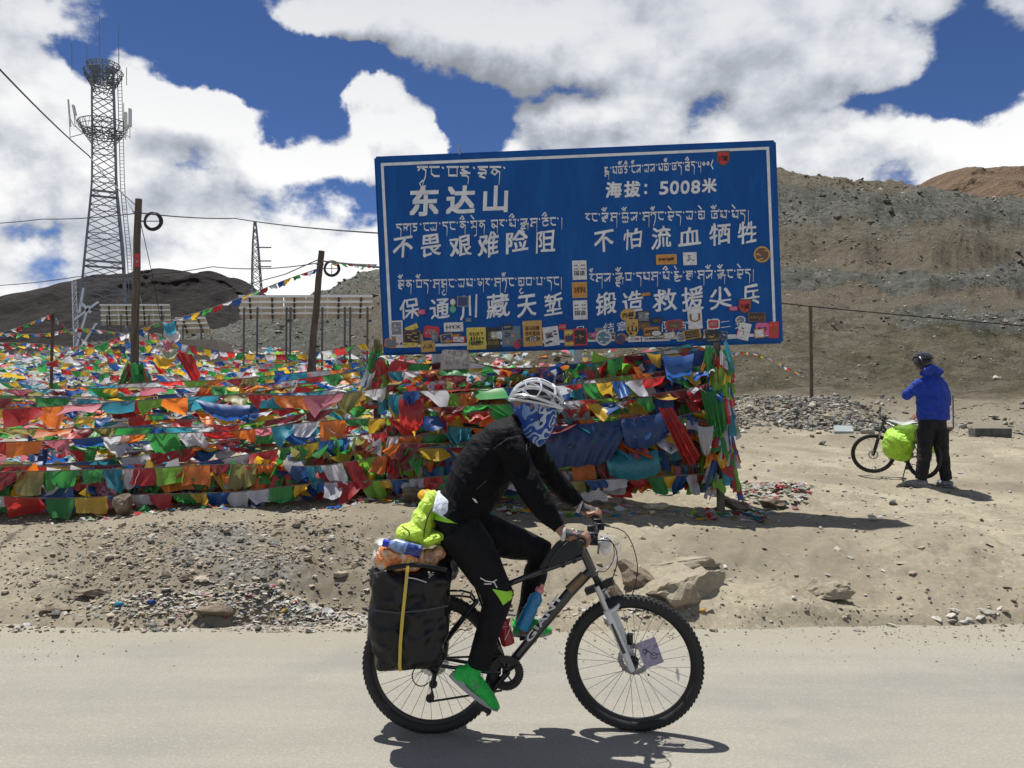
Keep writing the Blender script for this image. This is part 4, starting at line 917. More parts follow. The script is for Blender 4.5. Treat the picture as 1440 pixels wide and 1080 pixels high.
# pylon
pc = at(361, 405, 160); pyl = empty('pylon', (pc.x, 160, zat(pc.x, 160))); tag(pyl, 'distant narrow power pylon with three cross arms beyond the solar panels', 'pylon')
lv = [(480, 361, 12), (405, 361, 8.5), (375, 360, 7), (338, 359, 4.5), (311, 358.5, 1.5)]
fr = lattice('p', 160, lerp_levels(lv, 18), 0, None, 0, None)
for c_ in range(4): mb = MB(); mb.tube([f_[c_] for f_ in fr], .11, 5); wbuild(mb, 'leg', M_galv, pyl)
mb = MB()
for i in range(len(fr) - 1):
    for c_ in range(4): mb.beam(fr[i][c_], fr[i + 1][(c_ + 1) % 4], .11); mb.beam(fr[i][(c_ + 1) % 4], fr[i + 1][c_], .09)
wbuild(mb, 'bracing', M_galv, pyl, smooth=False)['kind'] = 'stuff'
for py in (348, 367, 375):
    mb = MB(); mb.beam(at(360, py, 160), at(381, py, 159), .3, .2); wbuild(mb, 'cross_arm', M_galv, pyl, smooth=False)
# solar panels seen from behind
M_pan_back = mat('panel_backsheet', (.62, .56, .46), .7, vary=.12, vscale=1.2); M_alu = mat('panel_aluminium', (.80, .81, .80), .45, .2)
def panels(label, quad, Y, nx, ny, legs, group=None, lean=1.2):
    """quad: pixel corners UL, UR, LR, LL; top leans away from the lens"""
    k = Y / F; UL, UR, LR, LL = quad
    def Q(u, v_, off=0):
        x = (UL[0] * (1 - u) + UR[0] * u) * (1 - v_) + (LL[0] * (1 - u) + LR[0] * u) * v_; y = (UL[1] * (1 - u) + UR[1] * u) * (1 - v_) + (LL[1] * (1 - u) + LR[1] * u) * v_
        return at(x, y, Y + lean * k * 30 * (v_ - .5) * -1 * -1 * .8) + Vector((0, -off, 0))
    c = Q(.5, 1); root = empty('solar_panel_rack', (c.x, c.y, zat(c.x, c.y))); tag(root, label, 'solar panels', group)
    for i in range(nx):
        for j in range(ny):
            g0 = .004; a = [Q(i / nx + g0, j / ny + .02), Q((i + 1) / nx - g0, j / ny + .02), Q((i + 1) / nx - g0, (j + 1) / ny - .02), Q(i / nx + g0, (j + 1) / ny - .02)]
            mb = MB(); mb.add(a + [p + Vector((0, .05, 0)) for p in a], [(3, 2, 1, 0), (4, 5, 6, 7), (0, 1, 5, 4), (1, 2, 6, 5), (2, 3, 7, 6), (3, 0, 4, 7)]); wbuild(mb, 'panel', M_pan_back, root, smooth=False)
    for j in range(ny + 1):
        if j == ny: continue
        mb = MB(); mb.beam(Q(0, j / ny, .03), Q(1, j / ny, .03), .05, .07); wbuild(mb, 'rail', M_alu, root, smooth=False)
    for i in range(1, nx):
        if i % 2: mb = MB(); mb.beam(Q(i / nx, .03, .04), Q(i / nx, 1, .04), .06, .03); wbuild(mb, 'stile', M_dark_steel, root, smooth=False)
    for u in legs:
        tp = Q(u, .5, .08); mb = MB(); z0 = zat(tp.x, tp.y); mb.tube([(tp.x, tp.y, z0 - .2), tp], .032, 8); wbuild(mb, 'post', M_dark_steel, root)
panels('largest rack of solar panels, backs towards the road, behind the shorter pole', ((336, 417), (524, 416.5), (522, 448), (338, 449)), 26, 12, 4, (.04, .14, .36, .39, .58, .63, .80, .84, .97))
panels('solar panel rack behind the tall pole with beige backs', ((141, 429), (239, 429), (241, 457), (143, 458)), 40, 8, 4, (.1, .3, .5, .7, .9))
panels('small tilted solar panel rack right of the tall pole', ((247, 448), (289, 447), (297, 468), (253, 469)), 30, 4, 3, (.2, .8))
# low concrete hut roof behind
c = at(270, 491, 27); mb = MB(); z0 = zat(c.x, 27); mb.box((c.x, 27.6, (z0 + 3.95) / 2), (2.1, 1.6, max(.4, 3.95 - z0)), taper=.75); o = mb.build('concrete_plinth', mat('dusty_concrete', (.30, .255, .20), .9, vary=.15, vscale=3), None, smooth=False, org=(c.x, 27, z0)); tag(o, 'pale brown concrete plinth beneath the small tilted solar panels', 'plinth')
# fence posts on the hillside and in the flag field
def post(px, p0, p1, Y, w, label, mt=None):
    a = at(px, p0, Y); z = zat(a.x, Y); root = MB(); root.box((a.x, Y, (a.z + z - .1) / 2), (w, w, a.z - z + .1)); o = root.build('fence_post', mt or M_rust, None, smooth=False, org=(a.x, Y, z), bevel=.01); tag(o, label, 'post')
post(1139.5, 430, 533, 23, .085, 'rusty fence post on the slope right of the sign')
post(74, 440, 540, 17, .05, 'thin post carrying small flag strings in front of the tower')
post(1340, 556, 575, 19.5, .03, 'short dark stake standing behind the cyclist in blue', M_dark_steel)
# concrete block and tilted box on the plain
def block(px, py, Y, size, label, rot, mt):
    p = at(px, py, Y); mb = MB(); mb.box((0, 0, 0), size); mb2 = MB(); o = mb.build('concrete_block', mt, None, smooth=False, bevel=.012); z = zat(p.x, Y); o.location = (p.x, Y, z + size[2] / 2 - .02); o.rotation_euler = rot; tag(o, label, 'block'); return o
block(1392, 602, 17.5, (.74, .3, .20), 'dark rectangular concrete block lying on the plain at far right', (0, 0, -.05), mat('dark_concrete', (.085, .085, .08), .9, vary=.4, vscale=6))
block(1186, 602, 17.0, (.36, .34, .17), 'grey tilted concrete block left of the parked bicycle', (.35, 0, -.3), mat('grey_concrete', (.25, .28, .28), .8, vary=.15, vscale=6))
# ================================================================ prayer flags
def cloth(name, col, print_=True, thr=.5):
    m = bpy.data.materials.new('flag_' + name); m.use_nodes = True; t = NT(m.node_tree); t.nt.nodes.clear()
    uv = t.n('ShaderNodeUVMap'); uv.uv_map = 'uv'; U = E(t.nt, uv.outputs[0]); u, v_, _ = t.xyz(U)
    P = t.pos(); n = t.noise(P, 9, 4, .6); oi = E(t.nt, t.n('ShaderNodeObjectInfo').outputs['Random'])
    c = t.mix(n.step(.35, .7) * .35, col, [min(1, a * .8 + .12) for a in col])
    s = t.n('ShaderNodeVectorMath', operation='SCALE'); t.l(c, s.inputs[0]); t.l(oi * .5 + .72, s.inputs['Scale']); c = E(t.nt, s.outputs[0])
    if print_:
        ln = (v_ * 75.0).f('SINE').step(.0, .5); w = t.noise(t.comb(u * 30, v_ * 12, oi * 40), 1, 2, .5).step(.46, .52)
        mg = (u - .5).f('ABSOLUTE').step(.40, .42, 1, 0) * (v_ - .5).f('ABSOLUTE').step(.36, .38, 1, 0)
        c = t.mix(ln * w * mg * .42 * oi.step(.3, .5), c, [a * .25 for a in col])
    d = t.n('ShaderNodeBsdfDiffuse'); tr = t.n('ShaderNodeBsdfTranslucent'); t.l(c, d.inputs[0]); 
    g = t.n('ShaderNodeGamma'); t.l(c, g.inputs[0]); g.inputs[1].default_value = 1.0; t.l(g.outputs[0], tr.inputs[0])
    bp = t.bump(t.noise(P, 30, 3, .6), .25, .02); t.l(bp, d.inputs['Normal'])
    mx = t.n('ShaderNodeMixShader'); mx.inputs[0].default_value = .55; t.l(d.outputs[0], mx.inputs[1]); t.l(tr.outputs[0], mx.inputs[2])
    gl = t.n('ShaderNodeBsdfGlossy'); gl.inputs['Roughness'].default_value = .45; gl.inputs[0].default_value = (1, 1, 1, 1)
    m2 = t.n('ShaderNodeMixShader'); m2.inputs[0].default_value = .03; t.l(mx.outputs[0], m2.inputs[1]); t.l(gl.outputs[0], m2.inputs[2])
    o = t.n('ShaderNodeOutputMaterial'); t.l(m2.outputs[0], o.inputs[0]); return m
FC = {'blue': (.012, .105, .40), 'white': (.66, .66, .72), 'red': (.58, .025, .025), 'green': (.04, .36, .07), 'yellow': (.80, .50, .03), 'orange': (.85, .22, .02),
      'turquoise': (.03, .30, .42), 'pink': (.66, .20, .26), 'lime': (.26, .58, .05), 'maroon': (.22, .02, .03), 'pale': (.45, .55, .42), 'khaki': (.34, .32, .10), 'navy': (.010, .075, .28)}  # last entry: blue with the shade it hangs in put into the colour
FM = {k: cloth(k, v_) for k, v_ in FC.items()}
SEQ = ['blue', 'white', 'red', 'green', 'yellow']; SEQ2 = ['turquoise', 'white', 'orange', 'green', 'yellow', 'red', 'orange', 'pink']; SEQ3 = ['turquoise', 'white', 'red', 'lime', 'orange', 'maroon', 'khaki', 'green', 'blue']
M_cord = mat('flag_cord', (.16, .13, .11), .8)
def curve_fn(P_):
    P_ = [Vector(p) for p in P_]; n = len(P_)
    def fn(s):
        s = min(max(s, 0), 1) * (n - 1); i = min(int(s), n - 2); f = s - i
        p0, p1, p2, p3 = P_[max(i - 1, 0)], P_[i], P_[i + 1], P_[min(i + 2, n - 1)]
        return .5 * ((2 * p1) + (p2 - p0) * f + (2 * p0 - 5 * p1 + 4 * p2 - p3) * f * f + (3 * p1 - p0 - 3 * p2 + p3) * f ** 3)
    L = 0; a = fn(0)
    for i in range(1, 61): b_ = fn(i / 60); L += (b_ - a).length; a = b_
    return fn, L
def flag_geo(fn, s0, s1, h, rr, nu=6, nv=5, loose=1.0, wind=(.0, -.0)):
    """vertices of one rippled cloth hung on the cord between s0 and s1"""
    a = rr.uniform(-.5, .9) * loose; f = rr.uniform(.8, 2.0); ph = rr.uniform(0, 6.3); sx = rr.gauss(.035, .06) * loose + wind[0]; sy = rr.gauss(-.03, .06) * loose + wind[1]
    pinch = rr.random() ** 2.2 * .8 * loose; pc = rr.random(); tilt = rr.gauss(0, .2) * loose; crv = rr.uniform(-.06, .08) * loose
    fold = rr.random() < .24 * loose
    vs = []
    for j in range(nv + 1):
        v_ = j / nv
        for i in range(nu + 1):
            u = i / nu; uu = u + (pc - u) * pinch * v_ * v_
            p = fn(s0 + (s1 - s0) * uu) if not fold else fn(s0 + (s1 - s0) * u * (1 - .3 * v_))
            hh = h * (1 + tilt * (u - .5) * 2)
            drop = v_ * hh * (1 if not fold else (1 - .45 * v_))
            amp = (.016 + .022 * v_) * (1 + a * .6)
            p = p + Vector((sx * v_ ** 1.3 + .008 * math.sin(7 * v_ + ph), sy * v_ ** 1.4 + amp * math.sin(2 * math.pi * f * u + ph + 1.3 * v_) + (.03 * v_ * v_ if fold else 0), -drop + crv * math.sin(math.pi * u) * v_ * .6 - .006 * math.sin(math.pi * u)))
            vs.append(p)
    return vs
def grid_faces(nu, nv): W = nu + 1; return [(j * W + i, j * W + i + 1, (j + 1) * W + i + 1, (j + 1) * W + i) for j in range(nv) for i in range(nu)]
_gf = {}
def flag_obj(vs, nu, nv, m, root, name='flag'):
    key = (nu, nv)
    if key not in _gf: _gf[key] = grid_faces(nu, nv)
    o_ = vs[0]; base = Vector(root.location)
    me = bpy.data.meshes.new(name); me.from_pydata([tuple(p - o_) for p in vs], [], _gf[key]); me.materials.append(m)
    me.polygons.foreach_set('use_smooth', [True] * len(me.polygons))
    uv = me.uv_layers.new(name='uv'); W = nu + 1
    li = np.empty(len(me.loops), int); me.loops.foreach_get('vertex_index', li)
    uv.data.foreach_set('uv', np.stack([(li % W) / nu, (li // W) / nv], -1).astype(np.float32).ravel())
    o = bpy.data.objects.new(name, me); COL.objects.link(o); o.parent = root; o.location = o_ - base; return o
_fs = [100]
def flag_string(pts, Y, w, h, seq, label, loose=1.0, skip=.03, group='prayer flag strings', sagy=0, cord=.004, jit=.0, hj=.35):
    """pts in photograph pixels (or world vectors when Y is None)"""
    _fs[0] += 1; rr = random.Random(_fs[0])
    P_ = [at(p[0], p[1], (p[2] if len(p) > 2 else Y)) for p in pts] if Y is not None else [Vector(p) for p in pts]
    fn, L = curve_fn(P_); c = fn(.5); root = empty('prayer_flag_string', c); tag(root, label, 'prayer flags', group)
    mb = MB(); K = 48; mb.tube([fn(i / K) for i in range(K + 1)], cord, 5); wbuild(mb, 'cord', M_cord, root)
    s = 0; i = rr.randrange(5)
    while s < L - w * .5:
        ww = w * rr.uniform(.7, 1.25) * (1.5 if rr.random() < .06 else 1)
        if rr.random() > skip:
            col = seq[i % len(seq)] if rr.random() > .12 else rr.choice(SEQ3)
            hh = h * rr.uniform(1 - hj * 1.3, 1 + hj)
            vs = flag_geo(fn, s / L, min((s + ww * .98) / L, 1), hh, rr, loose=loose)
            flag_obj(vs, 6, 5, FM[col], root)
        i += 1; s += ww * rr.choice((.75, .9, 1.0, 1.0))
    return root
ORD = ['lowest', 'second', 'third', 'fourth', 'fifth', 'sixth', 'seventh', 'eighth', 'ninth', 'tenth', 'eleventh', 'twelfth', 'thirteenth']
XS = (-110, 60, 200, 330, 450, 560, 655)
LS = [((694, 696, 692, 690, 684, 678, 670), 8.95, .29, .20, SEQ), ((676, 678, 674, 668, 660, 655, 645), 9.05, .31, .25, SEQ2), ((668, 668, 660, 652, 648, 636, 628), 8.98, .30, .22, SEQ3),
      ((664, 658, 655, 640, 622, 612, 604), 9.12, .34, .20, SEQ), ((652, 650, 640, 624, 606, 596, 588), 9.3, .36, .13, SEQ3), ((619, 622, 617, 604, 590, 580, 574), 9.25, .33, .20, SEQ2),
      ((606, 604, 600, 592, 578, 568, 560), 9.5, .35, .11, SEQ3), ((600, 598, 596, 588, 572, 560, 548), 9.7, .30, .10, SEQ), ((576, 573, 566, 560, 552, 540, 533), 9.4, .40, .20, SEQ2),
      ((566, 566, 562, 552, 545, 530, 522), 9.8, .36, .13, SEQ3), ((556, 556, 552, 545, 534, 520, 512), 10.2, .34, .16, SEQ), ((545, 546, 543, 536, 524, 513, 506), 10.9, .34, .15, SEQ3)]
for i, (ys, Y, w, h, sq) in enumerate(LS):
    flag_string([(x, y + 5 * math.sin(x / 110 + i * 1.9) + 2 * math.sin(x / 37 + i)) for x, y in zip(XS, ys)], Y, w * .85, h * .92, sq, ('lowest of the long flag strings at the left, almost trailing on the ground' if i == 0 else
                'topmost of the long flag strings stretched across the left side' if i == 11 else '%s flag string up from the ground across the left side' % ORD[i]), loose=1.15 if i > 3 else .8, cord=.006)
XR = (545, 650, 760, 870, 960, 1008)
RS = [((676, 678, 680, 676, 670, 664), 8.95, .24, .17, SEQ), ((662, 664, 664, 660, 652, 640), 9.08, .25, .20, SEQ2), ((646, 648, 648, 642, 630, 616), 9.02, .24, .19, SEQ3), ((630, 630, 630, 622, 610, 594), 9.15, .26, .22, SEQ),
      ((615, 614, 612, 604, 592, 574), 9.0, .27, .21, SEQ2), ((600, 598, 594, 586, 572, 556), 9.12, .28, .20, SEQ3), ((585, 582, 577, 567, 554, 540), 9.04, .27, .20, SEQ), ((570, 566, 559, 548, 536, 526), 9.16, .26, .20, SEQ2),
      ((555, 550, 542, 532, 521, 512), 9.06, .28, .18, SEQ3), ((540, 534, 527, 518, 508, 502), 9.2, .28, .14, SEQ), ((526, 520, 514, 505, 497, 492), 9.3, .30, .11, SEQ2)]
for i, (ys, Y, w, h, sq) in enumerate(RS):
    flag_string([(x, y + 3 * math.sin(x / 80 + 2.3 * i)) for x, y in zip(XR, ys)], Y, w * .78, h * .9, sq, ('lowest flag string of the dense flag wall under the sign' if i == 0 else
                'topmost flag string of the dense wall, just under the sign' if i == 10 else '%s flag string up in the dense flag wall under the sign' % ORD[i]), loose=.75, cord=.006, skip=.0)
# second row close behind fills the wall
for i in range(9):
    y0 = 668 - i * 17.5
    flag_string([(560, y0 - 4), (700, y0 + 3), (850, y0 - 2), (1000, y0 - 12)], 9.34 + .04 * (i % 3), .30, .24, (SEQ3, SEQ, SEQ2)[i % 3], ('lowest flag string of the rear layer in the flag wall' if i == 0 else '%s flag string up in the rear layer of the flag wall' % ORD[i]), loose=.3, cord=.005, skip=0, group='rear layer of the flag wall')
for i in range(3):
    y0 = 690 - i * 20
    flag_string([(-120, y0 + 2), (150, y0 + 4), (350, y0 - 2), (600, y0 - 8)], 9.22 + .05 * (i % 2), .33, .24, (SEQ, SEQ3, SEQ2)[i % 3], '%s flag string in the rear layer at the lower left' % ('lowest', 'middle', 'upper')[i], loose=.35, cord=.005, skip=.04, group='rear layer at the left')
# upper loose strings under the sign
flag_string([(550, 548), (640, 535), (760, 520), (880, 500), (985, 487)], 9.6, .26, .10, SEQ2, 'flag string climbing from the left bundle to the top of the flag column', loose=1.3, cord=.006)
flag_string([(620, 512), (700, 520), (800, 516), (900, 500), (990, 478)], 9.75, .30, .09, SEQ3, 'loose string of twisted flags right under the sign edge', loose=1.4, cord=.006)
flag_string([(530, 500), (590, 512), (650, 508), (720, 522)], 9.7, .28, .11, SEQ, 'short sagging flag string between the left bundle and the plastic wrapped post', loose=1.4, cord=.006)
# large cloths on the wall
def big_cloth(quad, Y, col, label, rip=.03, nf=9, nu=26, nv=8, name='cloth_drape'):
    UL, UR, LR, LL = quad; root = MB(); rr = random.Random(hash(label) % 1000 if False else len(label) * 7); vs = []
    ph = rr.uniform(0, 6)
    for j in range(nv + 1):
        v_ = j / nv
        for i in range(nu + 1):
            u = i / nu; x = (UL[0] * (1 - u) + UR[0] * u) * (1 - v_) + (LL[0] * (1 - u) + LR[0] * u) * v_; y = (UL[1] * (1 - u) + UR[1] * u) * (1 - v_) + (LL[1] * (1 - u) + LR[1] * u) * v_
            y += 9 * math.sin(math.pi * u) * (.3 + v_ * .7) * (rip > 0); 
            vs.append(at(x, y + 1.2 * math.sin(u * 37 + ph) * v_, Y - .06 * math.sin(math.pi * v_) + rip * (.35 + v_) * math.sin(nf * 6.28 * (u + .04 * math.sin(5 * u)) + ph)))
    dm = empty('x', vs[0]); o = flag_obj(vs, nu, nv, FM[col], dm, name); o.parent = None; o.location = vs[0]; bpy.data.objects.remove(dm); tag(o, label, 'cloth')
big_cloth([(704, 604), (890, 588), (858, 650), (706, 646)], 8.82, 'navy', 'wide dark blue pleated cloth draped low on the flag wall beside the rider', .014, 12, 60)  # blue cloth, its shade put into the navy colour
big_cloth([(872, 588), (945, 576), (940, 612), (880, 628)], 8.80, 'navy', 'squarish dark blue cloth hanging near the right end of the flag wall', .012, 3)  # blue cloth, its shade put into the navy colour
big_cloth([(925, 572), (945, 572), (985, 640), (962, 650)], 8.78, 'red', 'long red scarf slanting across the right end of the flag wall', .02, 4)
big_cloth([(985, 550), (1016, 546), (1022, 600), (1000, 610)], 8.80, 'green', 'green cloth wrapped round the right end of the flag wall', .02, 5)
big_cloth([(980, 598), (1004, 598), (1000, 632), (986, 632)], 8.74, 'white', 'small white scarf knotted near the right end of the wall', .012, 3)
big_cloth([(932, 500), (976, 497), (972, 528), (938, 532)], 8.92, 'blue', 'blue square cloth high on the flag wall under the sign', .008, 2, 12)
big_cloth([(275, 562), (352, 570), (348, 586), (290, 580)], 9.3, 'blue', 'blue cloth sagging between strings at the left centre', .012, 3)
big_cloth([(850, 640), (925, 632), (930, 664), (858, 668)], 8.86, 'turquoise', 'faded turquoise cloth low on the wall right of the blue drape', .008, 3)
big_cloth([(560, 560), (596, 560), (594, 600), (562, 596)], 8.9, 'red', 'bright red cloth hanging left of the rider', .012, 3)
# bundles wrapped round posts
def bundle(px, y0, y1, Y, r0, r1, n, label, seed, lean=0, sw=.18):
    rr = random.Random(seed); b0 = at(px + lean, y1, Y); t0 = at(px, y0, Y); root = empty('flag_bundle', (b0.x, b0.y, zat(b0.x, b0.y))); tag(root, label, 'flag bundle')
    mb = MB(); mb.tube([Vector((b0.x, b0.y, zat(b0.x, b0.y) - .2)), t0], [.045, .04], 8); wbuild(mb, 'post', M_wood, root)
    for i in range(n):
        f = (i + rr.random()) / n; a = rr.uniform(math.pi * .9, math.pi * 2.1); c = t0.lerp(b0, f * .93); r_ = (r0 + (r1 - r0) * f) * rr.uniform(.85, 1.15); hh = rr.uniform(.14, .30); w = rr.uniform(.5, 1.3)
        tw = rr.uniform(-.8, .8)
        vs = []
        for j in range(6):
            v_ = j / 5
            for k in range(7):
                u = k / 6; an = a + (u - .5) * w * (1 - .3 * v_) + tw * v_ * .5; rd = r_ * (1 + .35 * v_) + .022 * math.sin(u * 9 + i) * (.4 + v_)
                vs.append(c + Vector((math.cos(an) * rd, math.sin(an) * rd, -v_ * hh + .03 * math.sin(u * 5 + i))))
        flag_obj(vs, 6, 5, FM[rr.choice(SEQ3 + SEQ + ['green', 'lime', 'red', 'green', 'lime', 'green'])], root)
bundle(1008, 482, 684, 9.0, .11, .15, 90, 'tall column of wrapped prayer flags at the right end of the flag wall', 5, lean=6)
bundle(530, 478, 560, 9.7, .03, .20, 46, 'tent shaped bundle of knotted scarves at the lower left corner of the sign', 6, lean=2)
bundle(190, 505, 562, 12.3, .10, .26, 40, 'bundle of flags tied round the foot of the tall pole', 7)
bundle(565, 545, 640, 9.3, .06, .12, 30, 'post wrapped in hanging flags beneath the left part of the sign', 8)
mb = MB(); c = at(640, 505, 9.6)
for j in range(5): mb.tube([c + Vector((.05 * (j - 2), .02 * j, .10)), c + Vector((.045 * (j - 2), .02 * j - .02, -.05)), c + Vector((.06 * (j - 2), 0, -.24 - .02 * j))], [.05, .075, .06], 8)
o = mb.build('plastic_wrap', mat('dirty_clear_plastic', (.42, .38, .33), .35, vary=.4, vscale=18, bump=.8, bscale=40), None, org=tuple(c)); tag(o, 'grey crumpled plastic tied round a sign post between the flag strings', 'plastic')
# strings high over the field
def pennants(pts, w, h, label, cord=.006):
    P_ = [at(*p) for p in pts]; fn, L = curve_fn(P_); root = empty('prayer_flag_string', fn(.5)); tag(root, label, 'prayer flags', 'high prayer flag strings'); rr = random.Random(len(label)); mb = MB(); mb.tube([fn(i / 40) for i in range(41)], cord, 4); wbuild(mb, 'cord', M_cord, root)
    s = 0; i = 0
    while s < L - w:
        vs = flag_geo(fn, s / L, (s + w * .9) / L, h * rr.uniform(.7, 1), rr, 3, 3, loose=.7); flag_obj(vs, 3, 3, FM[SEQ[i % 5]], root); s += w; i += 1
pennants([(446, 378, 15.4), (400, 394, 15), (340, 418, 14.5), (270, 442, 14), (200, 462, 13.5), (120, 492, 13), (40, 520, 12.8)], .17, .10, 'high string of little flags slanting from the shorter pole down to the left')
pennants([(-40, 478, 17), (20, 462, 17), (74, 441, 17)], .13, .09, 'short string of tiny flags rising to the thin post at far left')
pennants([(74, 442, 17), (100, 468, 17), (140, 490, 17), (170, 508, 17)], .13, .09, 'string of tiny flags falling right from the thin post')
pennants([(-40, 466, 19), (50, 470, 19), (110, 462, 19), (180, 470, 18)], .13, .09, 'level string of tiny flags crossing before the tower foot')
pennants([(-40, 480, 21), (60, 484, 21), (120, 492, 20)], .13, .09, 'lower level string of tiny flags in front of the dark mountain')
pennants([(195, 462, 13), (260, 484, 14), (330, 496, 15), (420, 498, 16), (520, 482, 17)], .20, .12, 'string of tiny flags sagging right from the tall pole under the panels')
pennants([(530, 372, 14), (500, 371, 15), (462, 368, 15.4)], .16, .08, 'short string of tiny flags from the shorter pole to the sign edge')
pennants([(1010, 500, 17), (1050, 495, 18.5), (1090, 508, 20), (1130, 530, 22)], .22, .06, 'thin faded flag string running from the flag column up the right slope')
# scarf of mixed cloths beside the tall pole
for j, (x0, y0, x1, y1, x2, y2, x3, y3, c_, nm) in enumerate(((228, 452, 245, 450, 248, 466, 230, 464, 'turquoise', 'small blue cloth, topmost of the hanging cloths right of the tall pole'), (230, 465, 250, 466, 254, 473, 234, 476, 'white', 'small white cloth hanging right of the tall pole'), (228, 476, 250, 477, 238, 490, 230, 489, 'pink', 'small pink cloth hanging right of the tall pole'),
        (228, 489, 246, 490, 250, 497, 226, 497, 'pale', 'pale green cloth hanging right of the tall pole'), (220, 498, 248, 503, 242, 512, 215, 508, 'yellow', 'yellow cloth, lowest of the hanging cloths right of the tall pole'))):
    big_cloth([(x0, y0), (x1, y1), (x2, y2), (x3, y3)], 12.6, c_, nm, .01, 2, 8, 5)
big_cloth([(240, 488), (270, 498), (282, 528), (268, 532)], 12.8, 'red', 'long red cloth strip tumbling down behind the tall pole', .02, 3, 14, 6)

# the dense field of flags behind: strings too many to count plus crumpled cloths
def scraps(name, X, Y, Z, S, cols, flat=.5, seed=3, tm=.4, jag=.22):
    n = len(X); g = np.random.default_rng(seed); u = np.array([-1, 0, 1]); gx, gy = np.meshgrid(u, u); base = np.stack([gx.ravel(), gy.ravel(), np.zeros(9)], -1)
    v = base[None] * np.stack([g.uniform(.6, 1.6, n), g.uniform(.3, .9, n), np.ones(n)], -1)[:, None, :]
    v = v + g.normal(0, jag, (n, 9, 3)); v *= S[:, None, None]
    a = g.uniform(-.9, .9, n) + (g.random(n) < .2) * g.uniform(0, 6, n); t_ = g.normal(tm, flat, n)
    x, y, z = v[..., 0], v[..., 1], v[..., 2]; ct, st_ = np.cos(t_)[:, None], np.sin(t_)[:, None]; y, z = y * ct - z * st_, y * st_ + z * ct
    r_ = g.normal(0, .25, n); cr, sr = np.cos(r_)[:, None], np.sin(r_)[:, None]; x, z = x * cr - z * sr, x * sr + z * cr
    ca, sa = np.cos(a)[:, None], np.sin(a)[:, None]; x, y = x * ca - y * sa, x * sa + y * ca
    V = np.stack([x + X[:, None], y + Y[:, None], z + Z[:, None]], -1).reshape(-1, 3)
    fq = np.array([(0, 1, 4, 3), (1, 2, 5, 4), (3, 4, 7, 6), (4, 5, 8, 7)]); Fc = (fq[None] + (np.arange(n) * 9)[:, None, None]).reshape(-1, 4)
    names = list(cols); mi = g.choice(len(names), n, p=np.array(list(cols.values())) / sum(cols.values()))
    return np_mesh(name, V, Fc, [FM[k] if k in FM else k for k in names], np.repeat(mi, 4), smooth=True)
CW = dict(blue=1.1, white=4, red=1.0, green=1.1, yellow=1.2, orange=.8, turquoise=1.5, pink=1.6, lime=.7, maroon=.4, pale=3, khaki=1.2)
X1, Y1 = rnd_px(17000, -170, 1010, 9.6, 36); pxs = 720 + F * X1 / Y1
den = smooth(Y1, 11.5, 16) * .95 + .22; den = den * (1 - smooth(pxs, 560, 640) * .75) * (1 - smooth(pxs, 900, 1000)) * (.35 + 1.2 * np.clip(fbm(X1 * .8, Y1 * .5, 401, 3) + .55, 0, 1))
k = rng.uniform(0, 1, len(X1)) < den; X1, Y1 = X1[k], Y1[k]
mound = np.clip(fbm(X1 * .45, Y1 * .35, 411, 3) + .25, 0, 1) * .55 * smooth(Y1, 12, 17)
Z1 = land_z(X1, Y1) + rng.uniform(0, 1, len(X1)) * (mound + .05) + .03
o = scraps('flag_heaps', X1, Y1, Z1, rng.uniform(.045, .14, len(X1)) * (.75 + Y1 / 60), CW); tag(o, kind='stuff')
for i in range(26):
    rr = random.Random(900 + i); Y = 11.5 + i * .85 + rr.uniform(-.3, .3); x0 = rr.uniform(-60, 240); x1 = x0 + rr.uniform(180, 380); x1 = min(x1, 550)
    mb = MB(); k = Y / F; a = at(x0, 500, Y); b_ = at(x1, 500, Y + rr.uniform(-1.5, 1.5)); a.z = zat(a.x, a.y) + rr.uniform(.25, .8); b_.z = zat(b_.x, b_.y) + rr.uniform(.25, .9)
    pts = [a.lerp(b_, q_ / 12) + Vector((0, 0, -.9 * (q_ / 12) * (1 - q_ / 12) * rr.uniform(.5, .9))) for q_ in range(13)]
    fn, L = curve_fn(pts); root = empty('prayer_flag_string', fn(.5)); tag(root, 'one of the many low flag strings sagging across the flag covered slope at left', 'prayer flags', 'low flag strings over the slope')
    mb.tube([fn(q_ / 30) for q_ in range(31)], .005, 4); wbuild(mb, 'cord', M_cord, root)
    VS = []; FS = []; MI = []; s = 0; q_ = 0; w = .24
    while s < L - w:
        vs = flag_geo(fn, s / L, (s + w * .95) / L, .2 * rr.uniform(.4, 1), rr, 3, 3, loose=1.3, wind=(.05, .0)); b0 = len(VS); VS += vs; FS += [tuple(z_ + b0 for z_ in f_) for f_ in grid_faces(3, 3)]; MI += [q_ % 5] * 9; s += w; q_ += 1
    mb = MB(); mb.v = VS; mb.f = FS; mb.m = MI; o = wbuild(mb, 'flags', [FM[k_] for k_ in ('blue', 'white', 'red', 'green', 'yellow')], root); o['kind'] = 'stuff'
